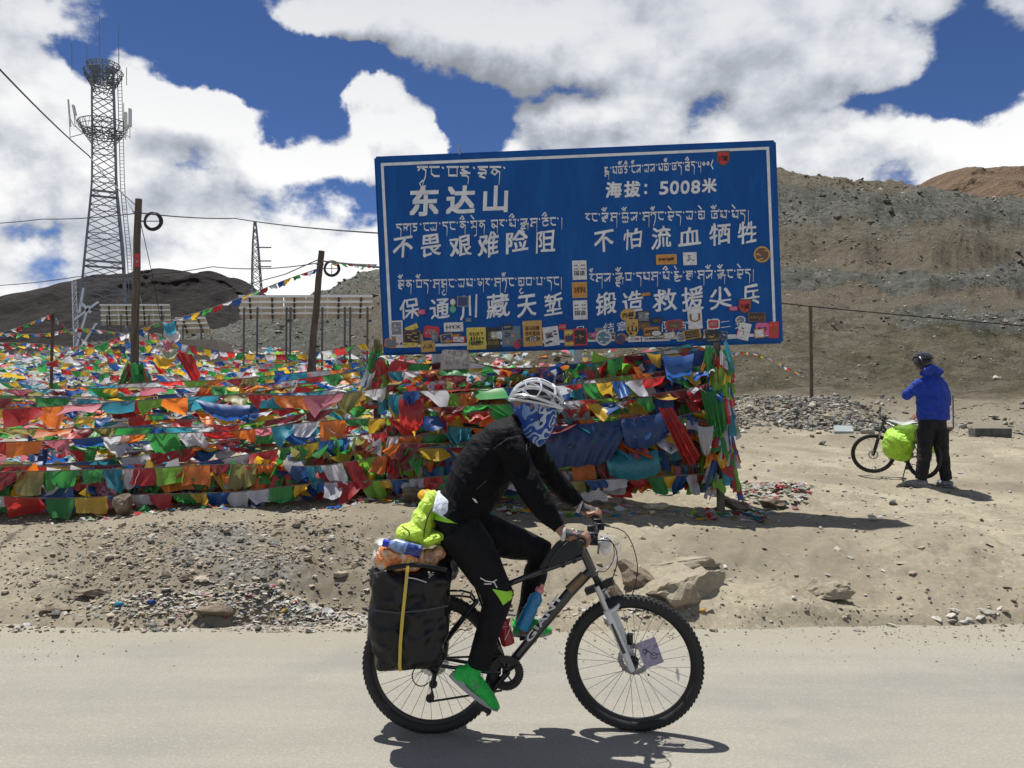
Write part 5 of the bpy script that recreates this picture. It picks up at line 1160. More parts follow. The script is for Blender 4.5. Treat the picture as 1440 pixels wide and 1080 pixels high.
# cloth and paper litter
def tangle(name, x0, x1, ylo, yhi, Y0, Y1_, n, seed, s0=.05, s1=.12):
    g = np.random.default_rng(seed); Y = g.uniform(Y0, Y1_, n); px = g.uniform(x0, x1, n); f = g.random(n); X = (px - 720) / F * Y
    pt = np.interp(px, [p[0] for p in yhi], [p[1] for p in yhi]); pb = np.interp(px, [p[0] for p in ylo], [p[1] for p in ylo]); py = pt + (pb - pt) * f; Z = 1.6 + Y * (580 - py) / F
    o = scraps(name, X, Y, np.maximum(Z, land_z(X, Y) + .05), g.uniform(s0, s1, n), CW2, .35, seed, 1.35); tag(o, kind='stuff')
CW2 = dict(blue=1, white=1.3, red=2, green=2, yellow=1.4, orange=1.7, turquoise=.6, lime=.7, maroon=1.2, khaki=1.3, navy=1.2)  # navy: blue with shade put into the colour
tangle('flag_tangle', 560, 1010, [(560, 690), (1010, 684)], [(560, 535), (1010, 500)], 9.08, 9.32, 1100, 71)
tangle('flag_tangle', -110, 600, [(-110, 702), (600, 690)], [(-110, 668), (330, 655), (600, 600)], 9.0, 9.3, 600, 72)
for i in range(16):
    rr = random.Random(1200 + i); y0 = rr.uniform(545, 640); y1 = y0 - rr.uniform(5, 55); ym = (y0 + y1) / 2 + rr.uniform(4, 16); Y = 9.15 + (650 - y0) * .012 + rr.uniform(-.15, .3)
    x0 = rr.choice((-130, -120, 60, 150)); x1 = rr.uniform(430, 640)
    flag_string([(x0, y0), ((x0 * 2 + x1) / 3, ym + 4), ((x0 + x1 * 2) / 3, ym), (x1, y1)], Y, .22, .085, (SEQ, SEQ2, SEQ3)[i % 3], 'one of the thin twisted flag strings tangled between the long strings at left', loose=1.5, cord=.005, group='thin twisted flag strings at left', hj=.6)
for i in range(9):
    rr = random.Random(1300 + i); y0 = rr.uniform(530, 650); y1 = y0 + rr.uniform(-70, 30)
    flag_string([(rr.uniform(540, 640), y0), (760, (y0 + y1) / 2 + 8), (880, (y0 + y1) / 2), (1004, max(500, y1))], 8.9, .20, .12, (SEQ3, SEQ2, SEQ)[i % 3], 'one of the small flag strings crossing the front of the dense flag wall', loose=1.4, cord=.005, group='small strings crossing the flag wall', hj=.6)
def litter(name, x0, x1, Y0, Y1_, n, cols, s0, s1, seed, flat=.35, dens=None):
    g = np.random.default_rng(seed); Y = g.uniform(Y0, Y1_, n); X = (g.uniform(x0, x1, n) - 720) / F * Y
    if dens: k_ = g.random(n) < np.clip(fbm(X * dens, Y * dens, seed, 3) * 2 + .5, 0, 1); X, Y = X[k_], Y[k_]
    o = scraps(name, X, Y, land_z(X, Y) + .005 + g.random(len(X)) * .010, g.uniform(s0, s1, len(X)), cols, flat, seed, .30 if Y1_ < 7 else .05, .08); tag(o, kind='stuff')
litter('cloth_litter', 120, 1080, 8.75, 9.25, 900, CW, .018, .06, 11, .4, 1.2)
litter('cloth_litter', -120, 700, 9.3, 11.5, 900, CW, .03, .07, 12, .4, .8)
PWH = {'white': 3, 'pale': 1, 'pink': .5, 'turquoise': .3, 'yellow': .2, 'orange': .2, M_stone_tan: 8, M_stone_pale: 14, M_stone_grey: 4}
litter('paper_litter', 160, 520, 6.36, 6.60, 800, PWH, .009, .028, 13, .10)
litter('paper_litter', 40, 1000, 6.32, 6.52, 420, PWH, .010, .028, 14, .25, 1.5)
litter('paper_litter', 1035, 1135, 9.3, 10.6, 320, {'white': 3, 'pale': 2, 'pink': 1, 'red': .6, M_stone_pale: 4, M_stone_brown: 3}, .02, .05, 15, .3)
litter('scattered_paper', -100, 1500, 6.6, 18, 260, {'white': 3, M_stone_pale: 4, M_stone_tan: 4}, .014, .04, 16, .2)
def wad(px, py, Y, s, col, label):
    p = at(px, py, Y); me = rock_mesh((s, s * .7, s * .45), len(label) * 3, 2, .5); o = bpy.data.objects.new('crumpled_wrapper', me); me.materials.append(FM[col] if col in FM else col); COL.objects.link(o); o.location = (p.x, Y, zat(p.x, Y) + s * .25); tag(o, label, 'litter')
    me.polygons.foreach_set('use_smooth', [True] * len(me.polygons))
wad(168, 858, 6.5, .05, 'turquoise', 'crumpled blue green wrapper among the litter at the road edge'); wad(214, 860, 6.48, .045, 'blue', 'crumpled blue wrapper right of the blue green one at the road edge')
wad(382, 850, 6.6, .035, 'pink', 'small bright pink wrapper in the litter strip'); wad(352, 856, 6.5, .035, 'maroon', 'small purple red wrapper left of the pink one')
wad(1100, 676, 9.9, .07, 'red', 'crumpled red plastic right of the flag column'); wad(358, 698, 9.0, .07, 'blue', 'blue bundle of cloth on the ground below the flags at left')
wad(988, 862, 6.4, .04, 'yellow', 'yellow wrapper at the road edge right of the big slab')
# ================================================================ bicycles
RY = 4.25                                   # the riding line
BX = at(712, 940, RY).x
def L(px, py, dy=0.0):
    p = at(px, py, RY); return Vector((p.x - BX, dy, p.z - .008))
M_tyre = mat('tyre_rubber', (.018, .018, .019), .75, vary=.3, vscale=60, bump=.3, bscale=300); M_rim = mat('black_rim', (.015, .015, .017), .35, .3)
M_spoke = mat('spoke_steel', (.22, .22, .24), .35, .9); M_frame = mat('frame_black', (.012, .012, .014), .28, coat=.6); M_tan_reflection = mat('frame_tan_reflection', (.16, .11, .06), .3, .5)
M_chrome = mat('brushed_metal', (.42, .42, .44), .3, .95); M_blackm = mat('black_anodised', (.02, .02, .022), .4, .5); M_forkw = mat('fork_white', (.60, .61, .62), .35, vary=.1, vscale=30)
M_rubber = mat('black_rubber', (.02, .02, .02), .8); M_saddle = mat('saddle_cover', (.02, .02, .022), .55); M_decal = mat('frame_decal_white', (.60, .60, .60), .4)
def rot_about(p, o, ax, a): return o + Quaternion(ax, a) @ (Vector(p) - o)
H_TOP = L(817, 766); H_BOT = L(835, 806); H_AX = (H_TOP - H_BOT).normalized()
HUB_R = L(607.5, 926); HUB_F = L(890.5, 926.5); BBp = L(712, 940)
HUB_R.z = HUB_F.z = .345
def sm(pts, k=18):
    P_ = [Vector(p) for p in pts]; n = len(P_); out = []
    for q_ in range(k + 1):
        s = q_ / k * (n - 1); i = min(int(s), n - 2); f = s - i; p0, p1, p2, p3 = P_[max(i - 1, 0)], P_[i], P_[i + 1], P_[min(i + 2, n - 1)]
        out.append(.5 * ((2 * p1) + (p2 - p0) * f + (2 * p0 - 5 * p1 + 4 * p2 - p3) * f * f + (3 * p1 - p0 - 3 * p2 + p3) * f ** 3))
    return out
def make_bike(steer, detail=True, fork_mat=None, label='', crank=None):
    root = empty('bicycle'); tag(root, label, 'bicycle')
    def P(mb, name, m, par=root, **kw): return mb.build(name, m, par, **kw)
    def SV(v_): return rot_about(v_, H_BOT, H_AX, steer)
    def smb(mb): mb.v = [tuple(SV(v_)) for v_ in mb.v]; return mb
    for which, hub in (('r', HUB_R), ('f', HUB_F)):
        T = (lambda mb: smb(mb)) if which == 'f' else (lambda mb: mb)
        # wheel: hub mesh is the wheel's own piece
        mb = MB(); mb.lathe([(.008, -.055), (.012, -.05), (.026, -.032), (.026, -.028), (.014, -.02), (.014, .02), (.026, .028), (.026, .032), (.012, .05), (.008, .055)], hub, (0, 1, 0), 18); wh = P(T(mb), 'wheel', M_blackm)
        mb = MB(); R0, r_ = .319, .0265
        mb.lathe([(R0 + r_ * math.cos(a), r_ * math.sin(a)) for a in np.linspace(0, 2 * math.pi, 14, endpoint=False)], hub, (0, 1, 0), 72, close=True)
        for k in range(84 if detail else 40):
            a = 2 * math.pi * k / (84 if detail else 40)
            for y_, rr_, w_ in ((0, R0 + r_ + .001, .014), (-.015, R0 + r_ * .84, .010), (.015, R0 + r_ * .84, .010)):
                aa = a + (.037 if y_ else 0); q = Quaternion((0, 1, 0), -aa).to_matrix(); c = hub + Vector((math.cos(aa) * rr_, y_, math.sin(aa) * rr_)); mb.box(c, (.005, w_, .011), q)
        P(T(mb), 'tyre', M_tyre, wh)
        mb = MB(); mb.lathe([(.300, -.010), (.304, -.013), (.296, -.013), (.282, -.007), (.280, 0), (.282, .007), (.296, .013), (.304, .013), (.300, .010)], hub, (0, 1, 0), 64, close=True); P(T(mb), 'rim', M_rim, wh)
        n_sp = 32
        for k in range(n_sp):
            side = 1 if k % 2 else -1; a = 2 * math.pi * k / n_sp; off = .42 * (1 if (k // 2) % 2 else -1)
            A_ = hub + Vector((math.cos(a + off * 1.6) * .024, side * .028, math.sin(a + off * 1.6) * .024)); B_ = hub + Vector((math.cos(a) * .282, side * .004, math.sin(a) * .282))
            mb = MB(); mb.tube([A_, B_], .00115, 4); P(T(mb), 'spoke', M_spoke, wh)
        mb = MB(); ys = .052 if which == 'f' else .056
        mb.lathe([(.055, ys - .001), (.080, ys - .001), (.080, ys + .001), (.055, ys + .001)], hub, (0, 1, 0), 48, close=True)
        for k in range(6): a = k * math.pi / 3; mb.beam(hub + Vector((math.cos(a) * .02, ys, math.sin(a) * .02)), hub + Vector((math.cos(a + .35) * .057, ys, math.sin(a + .35) * .057)), .007, .002)
        for k in range(24): a = k * math.pi / 12; mb.box(hub + Vector((math.cos(a) * .0815, ys, math.sin(a) * .0815)), (.006, .002, .006))
        P(T(mb), 'brake_disc', M_chrome, wh)
        mb = MB(); mb.tube([hub + Vector((-.295, 0, .03)) , hub + Vector((-.265, 0, .027))], .003, 6); P(T(mb), 'valve', M_blackm, wh)
    # frame
    mb = MB(); St = L(668, 812)
    mb.tube([L(831, 800), L(800, 832), BBp + Vector((.005, 0, .01))], [(.024, .020), (.027, .021), (.024, .022)], 14); mb.tube([L(822, 779), L(760, 801), L(673, 836)], [.017, .015, .014], 12)
    mb.tube([BBp, St], .0165, 12); mb.tube([H_BOT - H_AX * .005, H_TOP], [.024, .022], 14); mb.lathe([(.021, -.036), (.021, .036)], BBp, (0, 1, 0), 16)
    for s in (-1, 1):
        mb.tube([L(672, 842, s * .018), L(655, 862, s * .05), L(610, 921, s * .066)], [.009, .0085, .008], 8); mb.tube([L(704, 941, s * .028), L(680, 938, s * .05), L(611, 927, s * .066)], [.012, .010, .009], 8); mb.box(HUB_R + Vector((0, s * .066, 0)), (.03, .006, .035))
    fr = P(mb, 'frame', M_frame)
    if detail:
        mb = MB(); mb.tube([L(800, 828, -.003), L(822, 806, -.003)], [(.0275, .0215), (.0262, .0225)], 14, cap=False); P(mb, 'frame_reflection', M_tan_reflection, fr)  # tan reflection near the head tube, put in as a coloured sleeve
        # maker's name along the down tube, following the tube's side
        V, Fc = glyphs('GIANT'); lo = V.min(0); hi = V.max(0); U = (V - lo) / (hi - lo); a0 = L(742, 897); a1 = L(787.5, 833.5); d = (a1 - a0); Lg = d.length; d.normalize(); up = Vector((-d.z, 0, d.x)); mb = MB(); h = .034
        for dx_, dz_ in ((0, 0), (.0025, .0), (-.0025, 0), (0, .0015), (0, -.0015)):
            vs = []
            for u, w in U:
                o_ = (w - .5) * h; vs.append(a0 + d * (u * Lg + dx_) + up * (o_ * .92 + dz_) + Vector((0, -math.sqrt(max(.0215 ** 2 - (o_ * .72) ** 2, 0)) - .0022 - abs(dx_) * .1 - abs(dz_) * .15, 0)))
            mb.add(vs, Fc)
        P(mb, 'lettering', M_decal, fr, smooth=False)
    # fork
    mb = MB(); cr = HUB_F.lerp(HUB_F, 0); crown = L(843, 822)
    mb.box(crown, (.05, .15, .03), H_AX.to_track_quat('Z', 'Y').to_matrix()); mb.tube([crown, H_TOP + H_AX * .012], .017, 10)
    fk = P(smb(mb), 'fork', M_blackm)
    for s in (-1, 1):
        a = crown + Vector((0, s * .064, 0)); b_ = HUB_F + Vector((-.006, s * .064, 0)); m1 = a.lerp(b_, .26)
        mb = MB(); mb.tube([a + (a - b_).normalized() * .02, m1], .0145, 10); P(smb(mb), 'stanchion', M_chrome, fk)
        mb = MB(); mb.tube([m1, m1.lerp(b_, .1), m1.lerp(b_, .75), b_, b_ + (b_ - a).normalized() * .018], [.0195, .0185, .018, .017, .012], 12); P(smb(mb), 'fork_leg', fork_mat or M_forkw, fk)
    mb = MB(); m0 = crown.lerp(HUB_F, .30); mb.tube([m0 + Vector((0, -.064, 0)), m0 + Vector((.045, -.04, .03)), m0 + Vector((.05, 0, .04)), m0 + Vector((.045, .04, .03)), m0 + Vector((0, .064, 0))], .009, 8); P(smb(mb), 'fork_arch', fork_mat or M_forkw, fk)
    if detail:
        for s in (-1,):
            a = crown + Vector((0, s * .064, 0)); b_ = HUB_F + Vector((-.006, s * .064, 0)); mb = MB(); mb.tube([a.lerp(b_, .42) + Vector((0, s * .0182, 0)), a.lerp(b_, .8) + Vector((0, s * .0175, 0))], [(.006, .0015), (.009, .0015)], 6); P(smb(mb), 'fork_sticker', M_frame, fk)
        mb = MB(); q = HUB_F + Vector((-.02, .06, .10)); mb.box(q, (.03, .03, .055)); P(smb(mb), 'brake_caliper', M_blackm, fk, bevel=.004)
    # stem, bar
    mb = MB(); s0 = H_TOP + H_AX * .02; s1 = s0 + Vector((.075, 0, .025)); mb.tube([s0 - H_AX * .02, s0 + H_AX * .022], .019, 12); mb.tube([s0, s1], [(.016, .018), (.015, .019)], 10); P(smb(mb), 'stem', M_blackm)
    mb = MB(); pts = [(-.025, -.33, .055), (-.018, -.20, .048), (0, -.11, .012), (0, 0, 0), (0, .11, .012), (-.018, .20, .048), (-.025, .33, .055)]; mb.tube([s1 + Vector(p) for p in pts], [.011, .0125, .015, .016, .015, .0125, .011], 10); hb = P(smb(mb), 'handlebar', M_blackm)
    for s in (-1, 1):
        mb = MB(); mb.tube([s1 + Vector((-.0185, s * .215, .0487)), s1 + Vector((-.0255, s * .345, .0555))], [.0165, .017], 12)
        for j in range(7): f = j / 6; mb.lathe([(.0178, -.003), (.0185, 0), (.0178, .003)], s1 + Vector((-.019 - .006 * f, s * (.225 + .11 * f), .049 + .006 * f)), (0, 1, 0), 12)
        P(smb(mb), 'grip', M_rubber, hb)
        mb = MB(); mb.tube([s1 + Vector((.012, s * .185, .035)), s1 + Vector((.045, s * .21, .02)), s1 + Vector((.05, s * .29, .0))], [.008, .006, .005], 8); mb.box(s1 + Vector((0, s * .185, .045)), (.045, .035, .03)); mb.box(s1 + Vector((.015, s * .16, .025)), (.04, .03, .035)); P(smb(mb), 'brake_lever', M_blackm if detail else M_blackm, hb, bevel=.004)
        mb = MB(); e0 = s1 + Vector((.03, s * .16, .03)); mb.tube(sm([e0, e0 + Vector((.07, -s * .05, -.02)), e0 + Vector((.09, -s * .10, -.12)), e0 + Vector((.055, -s * .13, -.24)), e0 + Vector((.015, -s * .15, -.30))]) if s < 0 else sm([e0, e0 + Vector((.12, -.03, -.03)), e0 + Vector((.18, -.08, -.18)), e0 + Vector((.15, -.08, -.34)), HUB_F + Vector((-.08, .06, .24))]), .0028, 6); P(smb(mb), 'brake_hose', M_rubber, hb)
    if detail:
        for j in range(3):
            e0 = s1 + Vector((.02, -.10 + j * .05, .02)); mb = MB(); mb.tube(sm([e0, e0 + Vector((.06 + .02 * j, .02, -.03)), e0 + Vector((.07 + .02 * j, .03, -.11)), e0 + Vector((.03, .02, -.17)), H_BOT + Vector((.0, -.02, .02))]), .0022, 6); P(mb, 'gear_cable', M_plast_white if j else M_rubber, hb)
        mb = MB(); mb.box(s1 + Vector((.0, -.06, .035)), (.05, .04, .022)); mb.box(s1 + Vector((-.02, .06, .04)), (.04, .05, .03)); P(smb(mb), 'computer', M_blackm, hb, bevel=.006)
        mb = MB(); c = s1 + Vector((.05, -.03, -.02)); mb.ball(c, (.035, .03, .03), 12, 8); P(mb, 'headlight', mat('clear_lens', (.5, .52, .52), .15, spec=.8), hb)
        mb = MB(); mb.ball(s1 + Vector((.06, .02, -.055)), (.03, .03, .04), 12, 8); P(mb, 'plastic_shield', M_plast_white, hb)
    # seat post and saddle
    mb = MB(); mb.tube([St - Vector((0, 0, .01)), L(661, 786)], .014, 10); mb.lathe([(.020, -.012), (.020, .012)], St, (L(661, 786) - St).normalized(), 14); P(mb, 'seat_post', M_blackm)
    mb = MB(); sp = [(620, 778, .075, .022), (632, 776, .078, .026), (648, 779, .055, .024), (668, 781, .026, .018), (690, 781, .018, .014)]
    mb.tube([L(a, b_) for a, b_, _, _ in sp], [(d_, c_) for _, _, c_, d_ in sp], 14); P(mb, 'saddle', M_saddle)
    # drivetrain (camera side is -y)
    yc = -.048; mb = MB(); nT = 42
    prof = []
    for k in range(nT * 2): a = math.pi * k / nT; rr_ = .0885 if k % 2 else .0835; prof.append((math.cos(a) * rr_, math.sin(a) * rr_))
    inner = [(math.cos(math.pi * k / nT) * .058, math.sin(math.pi * k / nT) * .058) for k in range(nT * 2)]
    N_ = nT * 2
    for rad_s, yy in ((1, yc), (.76, yc + .007)):
        vs = [BBp + Vector((x * rad_s, yy - .0012, z * rad_s)) for x, z in prof] + [BBp + Vector((x * rad_s, yy - .0012, z * rad_s)) for x, z in inner] + [BBp + Vector((x * rad_s, yy + .0012, z * rad_s)) for x, z in prof] + [BBp + Vector((x * rad_s, yy + .0012, z * rad_s)) for x, z in inner]
        fs = []
        for i in range(N_): j = (i + 1) % N_; fs += [(i, j, N_ + j, N_ + i), (2 * N_ + j, 2 * N_ + i, 3 * N_ + i, 3 * N_ + j), (j, i, 2 * N_ + i, 2 * N_ + j), (N_ + i, N_ + j, 3 * N_ + j, 3 * N_ + i)]
        mb.add(vs, fs)
    for k in range(4): a = k * math.pi / 2 + .6; mb.beam(BBp + Vector((0, yc - .002, 0)), BBp + Vector((math.cos(a) * .072, yc, math.sin(a) * .072)), .016, .006)
    ck = P(mb, 'crankset', M_blackm, smooth=False)
    ca = crank if crank is not None else Vector((-.66, 0, -.75)).normalized()
    for s in (-1, 1):
        d = ca * (1 if s < 0 else -1); e = BBp + d * .17 + Vector((0, s * .085, 0)); mb = MB(); mb.tube([BBp + Vector((0, s * .06, 0)), BBp + d * .03 + Vector((0, s * .066, 0)), e], [.016, (.014, .009), (.012, .008)], 10); P(mb, 'crank_arm', M_blackm, ck)
        mb = MB(); ang = R(35 if s < 0 else 5); q = Quaternion((0, 1, 0), ang).to_matrix(); mb.box(e + Vector((0, s * .055, 0)), (.09, .085, .018), q); mb.tube([e, e + Vector((0, s * .1, 0))], .006, 8)
        for j in range(5): mb.box(e + Vector((0, s * (.02 + j * .018), 0)) + q @ Vector((.036 * (-1) ** j, 0, -.012)), (.008, .008, .012), q)
        P(mb, 'pedal', M_blackm, ck, smooth=False)
    mb = MB()
    for j, rc in enumerate((.052, .047, .041, .036, .031, .027, .023)): mb.lathe([(rc, -.001), (rc, .001)], HUB_R + Vector((0, -.030 - j * .0042, 0)), (0, 1, 0), 24)
    P(mb, 'cassette', M_chrome, smooth=False)
    mb = MB(); j1 = HUB_R + Vector((.012, -.058, -.085)); j2 = HUB_R + Vector((-.004, -.058, -.155))
    mb.tube([HUB_R + Vector((0, -.066, -.01)), HUB_R + Vector((.02, -.07, -.03)), j1], [.009, .014, .010], 8); mb.beam(j1, j2, .018, .006)
    for c in (j1, j2): mb.lathe([(.012, -.006), (.021, -.005), (.021, .005), (.012, .006)], c, (0, 1, 0), 12)
    P(mb, 'derailleur', M_blackm)
    mb = MB(); cs = HUB_R + Vector((0, -.045, .036)); mb.tube([BBp + Vector((-.01, yc, .087)), cs], (.0055), 6); mb.tube([BBp + Vector((-.02, yc, -.085)), j2 + Vector((0, .008, -.019))], .0055, 6); mb.tube([j2 + Vector((.018, .008, 0)), j1 + Vector((-.016, .008, 0)), HUB_R + Vector((.04, -.045, -.015))], .005, 6); P(mb, 'chain', M_blackm)
    # rack
    zt = L(600, 832).z; mb = MB(); xr0, xr1 = L(545, 0).x, L(664, 0).x
    for s in (-1, 1):
        mb.tube([(xr1, s * .045, zt - .01), (xr1 - .05, s * .06, zt), (xr0, s * .06, zt)], .0055, 6)
        mb.tube([(xr0 + .10, s * .062, zt), HUB_R + Vector((.0, s * .075, .02))], .005, 6); mb.tube([(xr0 + .22, s * .062, zt), HUB_R + Vector((.012, s * .075, .02))], .005, 6)
        mb.tube([(xr1, s * .045, zt - .01), L(670, 846, s * .02)], .005, 6)
    for j in range(4): x = xr0 + (xr1 - xr0) * j / 3; mb.tube([(x, -.06, zt), (x, .06, zt)], .0045, 6)
    P(mb, 'rack', M_blackm)
    mb = MB(); mb.tube([*[HUB_R + Vector((-.045 + .045 * math.cos(a), -.078, -.04 + .05 * math.sin(a))) for a in np.linspace(1.2, 5.6, 12)]], .003, 6); P(mb, 'gear_hose', M_rubber)
    if not detail:
        mb = MB(); mb.tube([BBp + Vector((-.1, .03, -.02)), BBp + Vector((-.16, .20, -BBp.z + .01))], .008, 8); P(mb, 'kickstand', M_blackm)
    else:
        for (c0, c1) in ((L(738, 885), L(757, 850)), (L(715, 905), L(703, 872))):
            mb = MB(); mb.tube([c0, c0 + Vector((-.02, 0, .03)), c1], .004, 6); mb.lathe([(.039, -.003), (.039, .003)], c0.lerp(c1, .8) + Vector((-.035, 0, .0)), (c1 - c0).normalized(), 18); P(mb, 'bottle_cage', M_blackm)
    return root
bike = make_bike(R(-13), True, None, 'black mountain touring bicycle with white suspension fork, ridden across the road')
bike.location = (BX, RY, 0)

# ---- soft shapes
def soft_noise(co, sc, seed): return fbm(co[:, 0] * sc + co[:, 1] * sc * .7, co[:, 2] * sc - co[:, 1] * sc * .6, seed, 3)
def remeshed(mb, name, voxel, m, org, smooth_it=4, wr=0, wsc=18, wseed=1, dirn=None, extra=None):
    """joins the pieces into one continuous skin"""
    me = mb.mesh('tmp', m, True); o = bpy.data.objects.new('tmp', me); COL.objects.link(o)
    md = o.modifiers.new('r', 'REMESH'); md.mode = 'VOXEL'; md.voxel_size = voxel; md.use_smooth_shade = True
    if smooth_it: s = o.modifiers.new('s', 'SMOOTH'); s.iterations = smooth_it; s.factor = .5
    dg = bpy.context.evaluated_depsgraph_get(); me2 = bpy.data.meshes.new_from_object(o.evaluated_get(dg)); bpy.data.objects.remove(o); bpy.data.meshes.remove(me)
    n = len(me2.vertices); co = np.empty(n * 3); me2.vertices.foreach_get('co', co); co = co.reshape(-1, 3)
    nr = np.empty(n * 3); me2.vertices.foreach_get('normal', nr); nr = nr.reshape(-1, 3)
    if wr:
        d = -np.abs(soft_noise(co, wsc, wseed)) * 2 + .35; d2 = soft_noise(co, wsc * 2.6, wseed + 5); amp = wr * (extra(co) if extra else 1)
        co = co + nr * ((d + .35 * d2) * amp)[:, None] if not isinstance(amp, float) else co + nr * ((d + .35 * d2) * amp)[:, None]
    co = co - np.array(org); me2.vertices.foreach_set('co', co.astype(np.float32).ravel()); me2.materials.clear(); me2.materials.append(m); me2.update(); me2.name = name
    me2.polygons.foreach_set('use_smooth', [True] * len(me2.polygons))
    o2 = bpy.data.objects.new(name, me2); COL.objects.link(o2); o2.location = org; return o2
def W(px, py, dy=0.0): return at(px, py, RY + dy)
M_pannier = mat('pannier_black', (.006, .006, .007), .42, spec=.35, vary=.3, vscale=9, bump=.9, bscale=14)
def pannier(dy, label, x0=520, x1=632, y0=801, y1=939):
    mb = MB(); yb = RY + dy; rows = []
    zs = np.linspace(y0, y1, 16)
    for i, py in enumerate(zs):
        f = i / 15; xl = x0 + 1 * math.sin(f * 3) + (4 if f < .08 else 0) + (f > .8) * (f - .8) * 60; xr = x1 - 4 * f - (f > .85) * (f - .85) * 90; w = .085 * (1 - .25 * (f < .05)) * (1 - (f > .9) * (f - .9) * 3)
        a = at(xl, py, yb); b_ = at(xr, py, yb); cx = (a.x + b_.x) / 2; hx = (b_.x - a.x) / 2; ring = []
        for k in range(24):
            t_ = 2 * math.pi * k / 24; c_, s_ = math.cos(t_), math.sin(t_); e = .45; ring.append((cx + hx * math.copysign(abs(c_) ** e, c_), yb + w * math.copysign(abs(s_) ** e, s_), a.z))
        rows.append(ring)
    for r_ in rows: mb.v += r_
    for i in range(15):
        for k in range(24): mb.f.append((i * 24 + k, i * 24 + (k + 1) % 24, (i + 1) * 24 + (k + 1) % 24, (i + 1) * 24 + k))
    mb.f.append(tuple(range(24))[::-1]); mb.f.append(tuple(15 * 24 + k for k in range(24))); mb.m = [0] * len(mb.f)
    c = at((x0 + x1) / 2, y1, yb); o = remeshed(mb, 'pannier', .009, M_pannier, tuple(c), 3, .034, 6, 4 + int(dy * 10)); return o, label
pn, lb = pannier(-.165, 'x')
pr = empty('pannier_bag', pn.location); tag(pr, 'black waterproof pannier with yellow strap on the near side of the ridden bicycle', 'pannier')
pn.name = 'bag_body'; pn.parent = pr; pn.location = (0, 0, 0)
M_strap = mat('yellow_strap', (.55, .42, .06), .6)
def band(pts, w, th, name, m, parent):
    mb = MB(); mb.tube(pts, [(th, w)] * len(pts), 6); return wbuild(mb, name, m, parent)
def ribbon(pts, wv, th=.002):
    mb = MB(); n = len(pts); wv = Vector(wv)
    for i, p in enumerate(pts): mb.v += [tuple(Vector(p) - wv), tuple(Vector(p) + wv), tuple(Vector(p) + wv + Vector((0, th, 0))), tuple(Vector(p) - wv + Vector((0, th, 0)))]
    for i in range(n - 1):
        for k in range(4): mb.f.append((i * 4 + k, i * 4 + (k + 1) % 4, i * 4 + 4 + (k + 1) % 4, i * 4 + 4 + k))
    mb.m = [0] * len(mb.f); return mb
mb = ribbon([W(581, 756, -.10), W(577, 775, -.20), W(573, 800, -.262), W(570, 830, -.268), W(566, 868, -.266), W(563, 905, -.268), W(562, 935, -.262), W(563, 944, -.22)], (.0075, 0, 0)); wbuild(mb, 'strap', M_strap, pr)
mb = ribbon([W(521, 858, -.264), W(560, 862, -.266), W(600, 858, -.266), W(630, 852, -.25)], (0, 0, .004)); wbuild(mb, 'seam', mat('pannier_seam', (.03, .03, .032), .5), pr)
mb = ribbon([W(572, 812, -.27), W(585, 814, -.268), W(600, 819, -.262)], (0, 0, .0025)); wbuild(mb, 'buckle', M_chrome, pr)
mb = MB(); mb.tube(sm([W(545, 800, -.235), W(572, 795, -.24), W(600, 796, -.24), W(628, 802, -.22)]), (.011), 8); wbuild(mb, 'roll_top', M_pannier, pr)
po, _ = pannier(.165, 'y'); tag(po, 'black pannier on the far side of the ridden bicycle, mostly hidden', 'pannier'); po.name = 'pannier_bag'
# load on the rack
def blob(name, balls, voxel, m, label, cat, wr=.008, wsc=16, seed=3, sm=3):
    mb = MB()
    for (px, py, dy, rx, ry, rz, a) in balls: mb.ball(W(px, py, dy), (rx, ry, rz), 14, 10, rot=Matrix.Rotation(R(a), 3, 'Y'))
    c = sum((Vector(W(b_[0], b_[1], b_[2])) for b_ in balls), Vector()) / len(balls); o = remeshed(mb, name, voxel, m, tuple(c), sm, wr, wsc, seed); tag(o, label, cat); return o
M_rackbag = mat('rack_bag_black', (.007, .007, .008), .5, spec=.3, vary=.3, vscale=14, bump=.5, bscale=30)
blob('rack_bag', [(560, 806, -.02, .15, .17, .07, 0), (610, 800, -.02, .12, .15, .08, 0), (628, 792, 0, .06, .10, .09, 0)], .009, M_rackbag, 'black bag lying across the rear rack between the two panniers', 'bag', .008, 12)
def neon_mat(name, c1, c2):
    m = bpy.data.materials.new(name); m.use_nodes = True; t = NT(m.node_tree); b = m.node_tree.nodes['Principled BSDF']; P = t.pos(); n = t.noise(P, 22, 4, .6)
    t.l(t.mix(n.step(.35, .7), c1, c2), b.inputs['Base Color']); b.inputs['Roughness'].default_value = .5; b.inputs['Sheen Weight'].default_value = .2
    t.l(t.bump(t.noise(P, 26, 4, .55, 1.0), .8, .03), b.inputs['Normal']); return m
M_neon = neon_mat('neon_green_cloth', (.42, .66, .015), (.52, .74, .05))
nj = blob('neon_jacket', [(603, 712, -.02, .050, .10, .085, 20), (596, 733, -.03, .065, .12, .08, 10), (587, 750, -.06, .085, .12, .06, 0), (572, 752, -.08, .062, .10, .055, 0), (608, 758, -.09, .075, .10, .035, -15)], .007, M_neon, 'crumpled neon yellow green jacket tied on top of the luggage behind the rider', 'jacket', .013, 14, 9, 2)
mb = MB(); mb.tube([W(607, 716, -.13), W(601, 728, -.16), W(597, 745, -.175), W(596, 756, -.18)], .003, 6); mb.tube([W(565, 740, -.165), W(575, 747, -.18), W(577, 756, -.17)], .0028, 6); q = wbuild(mb, 'drawcord', M_rubber, nj)
blob('yellow_pouch', [(600, 697, .02, .045, .06, .03, 10)], .006, FM['yellow'], 'small yellow cloth pouch peeking above the neon jacket', 'pouch', .008, 20)
